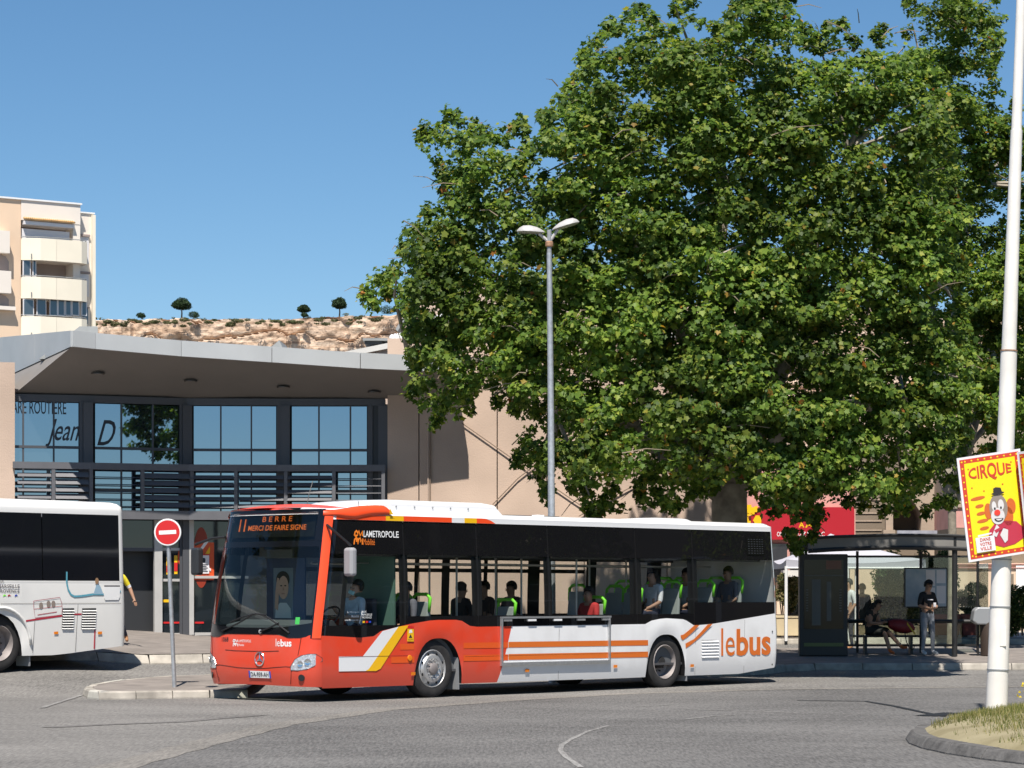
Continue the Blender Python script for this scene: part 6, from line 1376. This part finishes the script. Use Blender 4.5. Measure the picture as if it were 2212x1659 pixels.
cs = [-CLN+i*.5 for i in range(16)]; cs = [c for c in cs if c < CWX-.7]+[CWX+.63*k for k in (-1.001, -.999, -.98, -.93, -.85, -.7, -.5, -.25, 0, .25, .5, .7, .85, .93, .98, .999, 1.001)]+[-2.0, -1.6, -1.2, -.8, -.4, -.2]
us = cs+[0, .15, .3, .5, .7, .85, 1]+[1.2, 1.4, 1.6, 1.8, 2]
ZB, ZW = 1.60, 2.86
rows = [[crn(s_, (cskirt(s_) if s_ < 0 else .41)+(ZB-(cskirt(s_) if s_ < 0 else .41))*j/6, .012*math.sin(math.pi*j/6)) for s_ in us] for j in range(7)]
MB().grid(rows).build('body', M['coachwhite'], coach, smooth=True)
MB().grid([rows[0], [(x, y+.5, z+.02) if i < len(us)-5 else (x-.5, y, z) for i, (x, y, z) in enumerate(rows[0])]]).build('underbody', M['black'], coach)
MB().box(-CLN, -.2, .3, 2.2, .4, .5).build('floor_plate', M['black'], coach)
for a, b in ((-CLN, -6.0), (-5.98, -4.02), (-4.0, -1.82), (-1.80, -.02)):
    n = 6; MB().grid([[crn(a+(b-a)*i/n, ZB+(ZW-ZB)*j/4, -.004) for i in range(n+1)] for j in range(5)]).build('window_pane', M['coachglass'], coach)
MB().grid([[crn(s_, ZB+(ZW-ZB)*j/4, .002) for s_ in (-.02, 0, .15, .3, .5, .7, .85, 1, 1.1, 1.9, 2)] for j in range(5)]).build('rear_pillar', M['coachwhite'], coach, smooth='all')
MB().grid([[crn(s_, z, .002) for s_ in (-CLN, -1.8, 0)] for z in (ZB-.004, ZB+.03)]).build('window_trim', M['coachwhite'], coach)
rr = []
for z, off in ((ZW, .004), (ZW+.08, .006), (ZW+.16, -.02), (ZW+.21, -.10), (ZW+.24, -.25), (ZW+.27, -.6), (ZW+.28, -1.2)):
    rr.append([crn(s_, z, 0)[:2]+(z,) if off > 0 else (crn(s_, ZW, 0)[0]+(off if s_ > 0 else 0)*min(1, max(0, s_)), crn(s_, ZW, 0)[1]-off*(1 if s_ <= 1 else 0), z) for s_ in [-CLN, -6, -3, -1, 0, .15, .3, .5, .7, .85, 1, 1.5, 2]])
MB().grid(rr).build('roof', M['coachroof'], coach, smooth='all')
MB().grid([[(x, 2.5-(.05*max(0, z-1.3)/1.8), z) for x in (-CLN, -6, -3, -.16, -.02)] for z in (.3, ZB)]).build('far_side', M['coachwhite'], coach); MB().grid([[(x, 2.5-(.05*max(0, z-1.3)/1.8), z) for x in (-CLN, -6, -3, -.16, -.02)] for z in (ZB, ZW+.02)]).build('far_glass', M['coachglass'], coach)
MB().grid([[(-CLN-.25*math.sin(math.pi*(.1+.8*k/8)), 2.5*k/8, z) for k in range(9)] for z in (.3, .7, 1.15)]).build('front_panel', M['coachwhite'], coach, smooth='all'); MB().grid([[(-CLN-.25*math.sin(math.pi*(.1+.8*k/8))+.1*(z-1.15), 2.5*k/8, z) for k in range(9)] for z in (1.15, 1.8, 2.5, ZW+.15)]).build('windscreen', M['coachglass'], coach, smooth='all')
MB().grid([[(x, y, ZW+.28) for x in (-CLN, -.3)] for y in (1.2, 2.4)]).build('roof_panel', M['coachroof'], coach)
wheel(coach, CWX, .06, -1, True, .5, .505); MB().grid([[(CWX+.64*math.cos(R(a)), y, .5+.6*math.sin(R(a))) for a in range(-15, 196, 10)] for y in (.03, .55)]).build('wheel_well', M['black'], coach)
MB().tube([crn(CWX+.66*math.cos(R(a))+.16, .42+.72*math.sin(R(a)), .02) for a in range(5, 176, 10)], .03, 6).build('arch_lip', M['coachwhite'], coach, smooth='all')
MB().box(CWX+.66, CWX+.69, .04, .42, .08, .62).build('mud_flap', M['sign_grey'], coach)
def cq(px, py):
    """raster point -> (x, z) on the near side"""
    u = (px-1106)/FPX; c, s = math.cos(CA), math.sin(CA); t = (u*cny-cnx)/(c-u*s); return t+.0, EYE+(HORIZ-py)*(cny+s*t)/FPX-coach.location.z
def czq(x, y): return cq(x*.3014/1.80922, (2150+y*.3014)/1.80922)
def cpoly(name, pts, m_, off=.016, parent=coach, raw=False):
    pts = pts if raw else [czq(*p) for p in pts]; return MB().add([crn(min(-.001, x+.16), z, off) for x, z in pts], [tuple(range(len(pts)))]).build(name, m_, parent)
def cline(pts, wd, m_, nm, off=.016):
    P = [Vector(czq(*p)) for p in pts]; L_, R_ = [], []
    for i, p in enumerate(P):
        d = (P[min(i+1, len(P)-1)]-P[max(0, i-1)]).normalized(); q = Vector((-d.y, d.x))*wd/2; L_.append(p+q); R_.append(p-q)
    return MB().grid([[crn(min(-.001, p.x+.16), p.y, off) for p in L_], [crn(min(-.001, p.x+.16), p.y, off) for p in R_]]).build(nm, m_, coach)
cline([(865, 280), (862, 420), (880, 510), (915, 575), (960, 600), (1050, 595), (1200, 572), (1340, 572)], .035, M['teal'], 'teal_line'); cline([(1545, 535), (1585, 535)], .03, M['teal'], 'teal_line')
cline([(330, 918), (500, 893), (800, 850)], .032, M['cred'], 'red_line'); cline([(945, 832), (1050, 830)], .03, M['cred'], 'red_line'); cline([(1225, 1030), (1215, 1280)], .03, M['cred'], 'red_line')
M['cgap'] = mat('coach panel gap', (.18, .17, .16), .8)
cline([(0, 695), (600, 692), (1580, 688)], .008, M['cgap'], 'panel_joint'); cline([(445, 920), (415, 1335)], .009, M['cgap'], 'panel_joint'); cline([(1005, 705), (970, 1315)], .009, M['cgap'], 'panel_joint')
# printed outline bus with three heads, and a sitting figure
cline([(430, 660), (770, 612), (795, 690), (800, 770), (790, 840), (450, 880), (432, 760), (430, 660)], .012, mat('coach mauve print', (.36, .12, .15), .5), 'printed_bus'); cline([(432, 765), (798, 725)], .008, M['cred'], 'printed_bus_line'); cline([(480, 840), (730, 800)], .012, M['cred'], 'printed_bus_line')
for x, y in ((525, 720), (622, 698), (685, 698)): cpoly('printed_head', [(x+26*math.cos(R(a)), y+44*math.sin(R(a))) for a in range(0, 360, 30)], M['pgrey'], .018)
cpoly('printed_figure', [(1205, 570), (1245, 450), (1290, 455), (1335, 570)], mat('print blue', (.28, .42, .52), .5), .018); cpoly('printed_figure', [(1253+24*math.cos(R(a)), 400+42*math.sin(R(a))) for a in range(0, 360, 30)], mat('print brown', (.30, .18, .10), .5), .018)
fh = cpoly('fuel_hatch', [(1340, 475), (1550, 475), (1548, 600), (1530, 645), (1355, 648), (1340, 610)], M['white'], .020)
cpoly('hatch_edge', [(1345, 458), (1550, 458), (1550, 474), (1345, 474)], M['dark'], .020)
for x0, x1 in ((805, 955), (1058, 1240)):
    gq = cpoly('vent', [(x0, 755), (x1, 752), (x1-14, 1022), (x0-12, 1025)], M['dark'], .016)
    for k in range(8):
        y = 778+k*33; o0 = x0-k*1.6; o1 = x1-k*1.8; pts = [czq(*p) for p in ((o0, y+14), (o1, y+13), (o1, y), (o0, y))]; MB().add([crn(min(-.001, x+.16), z, o_) for (x, z), o_ in zip(pts, (.034, .034, .020, .020))], [(0, 1, 2, 3)]).build('slat', M['coachwhite'], gq)
for x in (690, 1258): cpoly('side_marker', [(x, 1058), (x+56, 1054), (x+54, 1088), (x, 1090)], M['amber'], .024)
def ctext(txt, x0, y0, x1, y1, m_, bold=.01):
    (xa, za), (xb, zb) = czq(x0, y1), czq(x1, y0); P, F = text_mesh(txt, zb-za, xb-xa, bold); return MB().add([crn(xa+a+.16, za+c, .018) for a, c in P], F).build('lettering', m_, coach)
M['cgrey'] = mat('coach grey letters', (.10, .09, .10), .5)
ctext('AIX', -25, 385, 50, 420, M['cgrey']); ctext('MARSEILLE', -38, 445, 250, 490, M['cgrey']); ctext('PROVENCE', -28, 507, 248, 550, M['cgrey'])
for x, mm in ((30, 'green'), (90, 'cred'), (180, 'pblue')): cpoly('print_mark', [(x, 605), (x+10, 578), (x+30, 575), (x+50, 600), (x+30, 590)], M[mm], .018)
# ================================================================ people
def cloth(name, c): return mat(name, c, .85, var=.15, scale=14)
M['tblack'] = cloth('black shirt', (.012, .012, .014)); M['jgrey'] = cloth('grey jeans', (.22, .24, .27)); M['wshoe'] = cloth('white shoe', (.6, .6, .6)); M['ddress'] = cloth('dark dress', (.02, .022, .018)); M['wshirt'] = cloth('white shirt', (.62, .63, .64)); M['gshirt'] = cloth('grey shirt', (.12, .12, .14)); M['blueshirt'] = cloth('pale blue shirt', (.42, .52, .58)); M['hivis'] = cloth('yellow vest', (.75, .62, .03)); M['hiwhite'] = cloth('reflective band', (.7, .7, .72)); M['redshirt'] = cloth('red shirt', (.45, .03, .03)); M['navy'] = cloth('navy trousers', (.02, .025, .05)); M['mask'] = cloth('face mask', (.35, .60, .62)); M['cap'] = cloth('cap', (.015, .016, .02)); M['sandal'] = cloth('sandal', (.5, .12, .03)); M['bshoe'] = cloth('brown shoe', (.34, .17, .08))
STAND = dict(pelvis=(0, 0, .93), belly=(0, 0, 1.08), chest=(0, -.01, 1.30), neck=(0, 0, 1.47), head=(0, -.02, 1.57), crown=(0, -.01, 1.68),
             sh_l=(.17, 0, 1.40), el_l=(.24, .03, 1.13), wr_l=(.22, -.12, .92), ha_l=(.21, -.16, .85), sh_r=(-.17, 0, 1.40), el_r=(-.24, .03, 1.13), wr_r=(-.22, -.12, .92), ha_r=(-.21, -.16, .85),
             hi_l=(.095, 0, .88), kn_l=(.105, -.02, .49), an_l=(.11, .03, .09), to_l=(.13, -.14, .04), hi_r=(-.095, 0, .88), kn_r=(-.105, -.02, .49), an_r=(-.11, .03, .09), to_r=(-.13, -.14, .04))
SIT = dict(STAND, pelvis=(0, 0, .10), belly=(0, .02, .24), chest=(0, .03, .46), neck=(0, .02, .63), head=(0, -.01, .73), crown=(0, 0, .84),
           sh_l=(.17, .03, .56), el_l=(.22, -.03, .30), wr_l=(.14, -.24, .20), ha_l=(.12, -.31, .18), sh_r=(-.17, .03, .56), el_r=(-.22, -.03, .30), wr_r=(-.14, -.24, .20), ha_r=(-.12, -.31, .18),
           hi_l=(.10, -.04, .08), kn_l=(.12, -.43, .10), an_l=(.12, -.45, -.34), to_l=(.13, -.60, -.40), hi_r=(-.10, -.04, .08), kn_r=(-.12, -.43, .10), an_r=(-.12, -.45, -.34), to_r=(-.13, -.60, -.40))
RAD = dict(pelvis=(.145, .11), belly=(.135, .105), chest=(.155, .11), neck=(.055, .055), head=(.078, .092), crown=(.075, .085), sh=(.07, .07), el=(.046, .046), wr=(.031, .031), ha=(.038, .022), hi=(.10, .10), kn=(.062, .062), an=(.042, .042), to=(.042, .032))
BONES = [('pelvis', 'belly'), ('belly', 'chest'), ('chest', 'neck'), ('neck', 'head'), ('head', 'crown')]
for s_ in 'lr': BONES += [('chest', 'sh_'+s_), ('sh_'+s_, 'el_'+s_), ('el_'+s_, 'wr_'+s_), ('wr_'+s_, 'ha_'+s_), ('pelvis', 'hi_'+s_), ('hi_'+s_, 'kn_'+s_), ('kn_'+s_, 'an_'+s_), ('an_'+s_, 'to_'+s_)]
def person(label, loc, rz, pose, top, legs, shoes, skin='skin', hair='hair', sleeve=.55, cap=None, mask=None, legskin=False, long_hair=False, extra=None, band=None, dress=None):
    J = {k: Vector(v) for k, v in pose.items()}; names = list(J)
    t = thing('person', label, 'person', loc, rz)
    me = bpy.data.meshes.new('skel'); me.from_pydata([J[k] for k in names], [(names.index(a), names.index(b)) for a, b in BONES], [])
    o = bpy.data.objects.new('skel', me); COL.objects.link(o); md = o.modifiers.new('skin', 'SKIN'); md.use_smooth_shade = True
    for i, k in enumerate(names):
        sv = me.skin_vertices[0].data[i]; sv.radius = RAD[k.split('_')[0]]; sv.use_root = (k == 'pelvis')
    sb_ = o.modifiers.new('sub', 'SUBSURF'); sb_.levels = 2; sb_.render_levels = 2
    ev = o.evaluated_get(bpy.context.evaluated_depsgraph_get()); bm_ = bpy.data.meshes.new_from_object(ev); bpy.data.objects.remove(o)
    mats = [M[skin], M[top], M[legs], M[shoes], M[band or top]]
    bm_.materials.clear()
    for m_ in mats: bm_.materials.append(m_)
    def seg(p, a, b):
        ab = b-a; u = max(0, min(1, (p-a).dot(ab)/max(1e-9, ab.length_squared))); return (a+ab*u-p).length, u
    idx = []
    for f in bm_.polygons:
        p = f.center; best = min(((*seg(p, J[a], J[b]), a, b) for a, b in BONES), key=lambda q: q[0]); u, a, b = best[1:]
        mi = 1
        if b in ('head', 'crown'): mi = 0
        elif b == 'neck': mi = 0 if u > .55 else 1
        elif b[:2] == 'el': mi = 1 if u < sleeve*2 else 0
        elif b[:2] == 'wr': mi = 1 if sleeve > 1 else (0)
        elif b[:2] == 'ha': mi = 0
        elif b[:2] in ('hi', 'kn'): mi = 2
        elif b == 'belly': mi = 2 if u < .2 else 1
        elif b[:2] == 'an': mi = (0 if legskin else 2) if u < .9 else 3
        elif b[:2] == 'to': mi = 3
        if band and b[:2] == 'el' and .75 < u: mi = 4
        idx.append(mi)
    # add separate fingers and a nose to the same surface mesh
    bm2 = bmesh.new(); bm2.from_mesh(bm_)
    for f, i in zip(bm2.faces, idx): f.material_index = i
    def cone(p, q, r0, r1):
        d = (q-p).normalized(); a = d.orthogonal().normalized(); b = d.cross(a); vs_ = []
        for c, r in ((p, r0), (p.lerp(q, .55)+a*.004, r0*.9), (q, r1)): vs_.append([bm2.verts.new(c+a*(r*math.cos(k*1.2566))+b*(r*math.sin(k*1.2566))) for k in range(5)])
        for r1_, r2_ in zip(vs_, vs_[1:]):
            for k in range(5): bm2.faces.new((r1_[k], r1_[(k+1) % 5], r2_[(k+1) % 5], r2_[k]))
        bm2.faces.new(vs_[-1])
    for s_ in 'lr':
        wv, hv = J['wr_'+s_], J['ha_'+s_]; d = (hv-wv).normalized(); side = d.cross(Vector((0, 0, 1))); side = side.normalized() if side.length > .1 else Vector((1, 0, 0)); up = side.cross(d)
        for k, ln in enumerate((.062, .075, .080, .070)): p = hv+side*(.027*(k-1.5)*.8); cone(p, p+d*ln-up*.022, .0095, .006)
        cone(wv.lerp(hv, .5)+side*.02, wv.lerp(hv, .9)+side*.055-up*.015, .011, .007)
    hd, cr = J['head'], J['crown']; fwd = Vector((0, -1, 0)) if extra is None else Vector(extra).normalized()
    cone(hd+fwd*.07+(cr-hd)*.25, hd+fwd*.125+(cr-hd)*.12, .018, .010)
    bmesh.ops.recalc_face_normals(bm2, faces=bm2.faces); bm2.to_mesh(bm_); bm2.free()
    body = bpy.data.objects.new('body', bm_); COL.objects.link(body); body.parent = t
    # hair / cap as a shell over the skull
    up = (cr-hd).normalized(); rt_ = fwd.cross(up).normalized(); cc_ = hd.lerp(cr, .62)-fwd*.018
    def shell(name, r, lo, m_, fr=-.2):
        rows = []
        for e in range(lo, 91, 12):
            row = []
            for a in range(0, 360, 20):
                d = fwd*math.cos(R(a))*math.cos(R(e))+rt_*math.sin(R(a))*math.cos(R(e))+up*math.sin(R(e))
                if e < 20 and math.cos(R(a)) > .25: d = (fwd*math.cos(R(a))+rt_*math.sin(R(a))).normalized()*math.cos(R(24))+up*math.sin(R(24))
                row.append(cc_+Vector((d.x*r*.93, d.y*r, d.z*r*1.08)))
            rows.append(row)
        return MB().grid(rows, True).build(name, m_, t, smooth='all')
    shell('hair', .112, -40 if long_hair else -22, M[hair])
    for s_ in (-1, 1): MB().lathe([(0, .004), (.006, .010), (.010, .004)], hd.lerp(cr, .35)+fwd*.086+rt_*(.032*s_), fwd, 8).build('eye', M['hair'], t)
    if long_hair: MB().tube([cc_-fwd*.06, cc_-fwd*.11-up*.12, cc_-fwd*.10-up*.28], [.085, .09, .05], 8).build('hair', M[hair], t, smooth='all')
    if cap:
        c_ = shell('cap', .120, 18, M[cap]); MB().grid([[cc_+fwd*(.10+.09*k)+rt_*(.075*q)*(1-.3*k)+up*(.035-.02*k-.012*q*q) for q in (-1, -.5, 0, .5, 1)] for k in (0, .5, 1)]).build('cap_peak', M[cap], c_)
    if mask: MB().grid([[hd+fwd*(.092-.025*abs(q)**2)+rt_*(.07*q)+up*(z-.03) for q in (-1, -.6, 0, .6, 1)] for z in (-.03, .0, .035)]).build('face_mask', M[mask], t, smooth='all')
    if dress:   # a skirt over the thighs
        a = J['pelvis']+Vector((0, .0, .02)); k = (J['kn_l']+J['kn_r'])/2; rows = []
        for f, rx, rz_ in ((0, .17, .13), (.35, .18, .13), (.7, .18, .11), (.95, .19, .10)):
            c = a.lerp(k, f); d = (k-a).normalized(); sx = Vector((1, 0, 0)); sz = sx.cross(d); rows.append([c+sx*(rx*math.cos(R(q)))+sz*(rz_*math.sin(R(q))) for q in range(0, 360, 20)])
        MB().grid(rows, True).build('skirt', M[dress], t, smooth='all')
    return t
# --- waiting at the shelter
pose = dict(STAND); pose.update(el_l=(.25, -.02, 1.15), wr_l=(.06, -.25, 1.10), ha_l=(-.01, -.29, 1.12), el_r=(-.25, -.02, 1.15), wr_r=(-.10, -.24, 1.08), ha_r=(-.05, -.30, 1.10), head=(0, -.05, 1.56), crown=(0, -.07, 1.67), kn_l=(.13, -.03, .49), an_l=(.17, .02, .09), to_l=(.21, -.14, .04))
mn = person('standing man in black cap, black T-shirt and grey jeans under the shelter', (sight(2003, 60.7), 60.7, fl), R(28), pose, 'tblack', 'jgrey', 'wshoe', 'skin2', cap='cap', sleeve=.5)
MB().add([(-.09, -.135, 1.275), (.07, -.14, 1.275), (.07, -.14, 1.30), (-.09, -.135, 1.30)], [(0, 1, 2, 3)]).build('shirt_print', M['paper'], mn)
ph_ = thing('phone', 'pale phone held by the standing man', 'phone', (sight(2003, 60.7), 60.7, fl), R(28)); MB().box(-.065, .005, -.325, -.315, 1.10, 1.22).build('case', M['paper'], ph_)
pose = dict(SIT); pose.update(kn_l=(.10, -.42, .09), an_l=(.16, -.74, -.28), to_l=(.19, -.88, -.27), kn_r=(-.08, -.42, .08), an_r=(-.10, -.58, -.36), to_r=(-.10, -.70, -.42), chest=(0, -.04, .44), neck=(0, -.12, .58), head=(0, -.19, .65), crown=(0, -.22, .76), sh_l=(.16, -.04, .54), sh_r=(-.16, -.04, .54), el_l=(.2, -.12, .28), wr_l=(.06, -.32, .30), ha_l=(.02, -.38, .32), el_r=(-.2, -.12, .28), wr_r=(-.08, -.32, .28), ha_r=(-.04, -.38, .30))
person('seated woman with dark hair and dark dress on the shelter bench', (sight(1880, 61.3), 61.3, fl+.46), R(52), pose, 'ddress', 'ddress', 'sandal', 'skin2', legskin=True, long_hair=True, dress='ddress', sleeve=.15)
pose = dict(STAND); person('person in white shirt half hidden behind the advertising panel', (sight(1833, 64.6), 64.6, ground(8, 64.6)), R(-60), pose, 'wshirt', 'navy', 'bshoe', 'skin2', sleeve=.6)
person('brown haired person sitting at the terrace behind the seated woman', (sight(1862, 68.2), 68.2, ground(9, 68)+.14+.46), R(180), SIT, 'gshirt', 'navy', 'bshoe', 'skin', hair='bshoe')
ch_ = thing('terrace_chair', 'dark terrace chair under the brown haired person', 'chair', (sight(1862, 68.2), 68.2, ground(9, 68)+.14), 0)
MB().box(-.22, .22, -.2, .24, .41, .45).build('seat', M['dark'], ch_); MB().box(-.22, .22, -.24, -.21, .45, .85).build('backrest', M['dark'], ch_)
for x in (-.2, .2):
    for y in (-.2, .22): MB().cyl((x, y, 0), (x, y, .41), .015, n=6).build('leg', M['dark'], ch_)
# --- yellow vested worker walking behind the coach
pose = dict(STAND); pose.update(sh_l=(.18, .0, 1.40), el_l=(.30, .10, 1.15), wr_l=(.40, .06, .93), ha_l=(.44, .04, .86), kn_l=(.12, .05, .50), an_l=(.16, .30, .15), to_l=(.20, .24, .06))
wk = person('worker in yellow vest walking past the rear of the coach', (sight(246, 53.4), 53.4, ground(-8, 53.4)+.177), R(-10), pose, 'hivis', 'navy', 'bshoe', 'skin2', sleeve=.45, band='hiwhite')
# --- on the bus
cB, sB = math.cos(BA), math.sin(BA); bz0 = bus.location.z
def onbus(x, y, z): return (BX+cB*x-sB*y, BY+sB*x+cB*y, bz0+z)
drv = dict(SIT); drv.update(wr_l=(.14, -.42, .30), ha_l=(.12, -.49, .32), wr_r=(-.12, -.30, .42), ha_r=(-.08, -.34, .46), head=(.04, -.0, .73), crown=(.08, .02, .84))
person('bus driver in pale blue shirt with face mask', onbus(1.50, -.62, 1.02), BA-R(90), drv, 'blueshirt', 'navy', 'bshoe', 'skin', mask='mask')
MB().box(1.30, 1.75, -.85, -.40, .92, 1.02).build('driver_seat', M['seatfab'], bus, bevel=.03); MB().box(1.72, 1.82, -.85, -.40, .95, 1.62).build('driver_seat_back', M['seatfab'], bus, bevel=.03)
for lab, x, y, z, rz_, tp, kw in (('bus passenger in grey shirt behind the driver', 2.45, -.85, .99, -90, 'gshirt', {}),
        ('dark clothed bus passenger by the third window, left head', 5.0, .35, 1.0, 90, 'tblack', {}), ('dark clothed bus passenger by the fourth window', 5.75, .55, 1.02, -90, 'tblack', {}), ('dark clothed bus passenger just ahead of the ad frame end', 6.5, .6, 1.02, -90, 'tblack', {}),
        ('bus passenger in red shirt above the ad frame end', 6.95, -.85, .92, -90, 'redshirt', {}), ('bus passenger in white T-shirt above the rear wheel', 8.75, -.80, 1.25, -90, 'wshirt', {'long_hair': True}),
        ('bus passenger in white T-shirt behind the rear wheel', 9.72, -.80, 1.27, -90, 'wshirt', {'long_hair': True}), ('bus passenger in the last row of the bus', 11.0, -.75, 1.31, -90, 'gshirt', {})):
    person(lab, onbus(x, y, z), BA+R(rz_), SIT, tp, 'navy', 'bshoe', 'skin2', **kw)
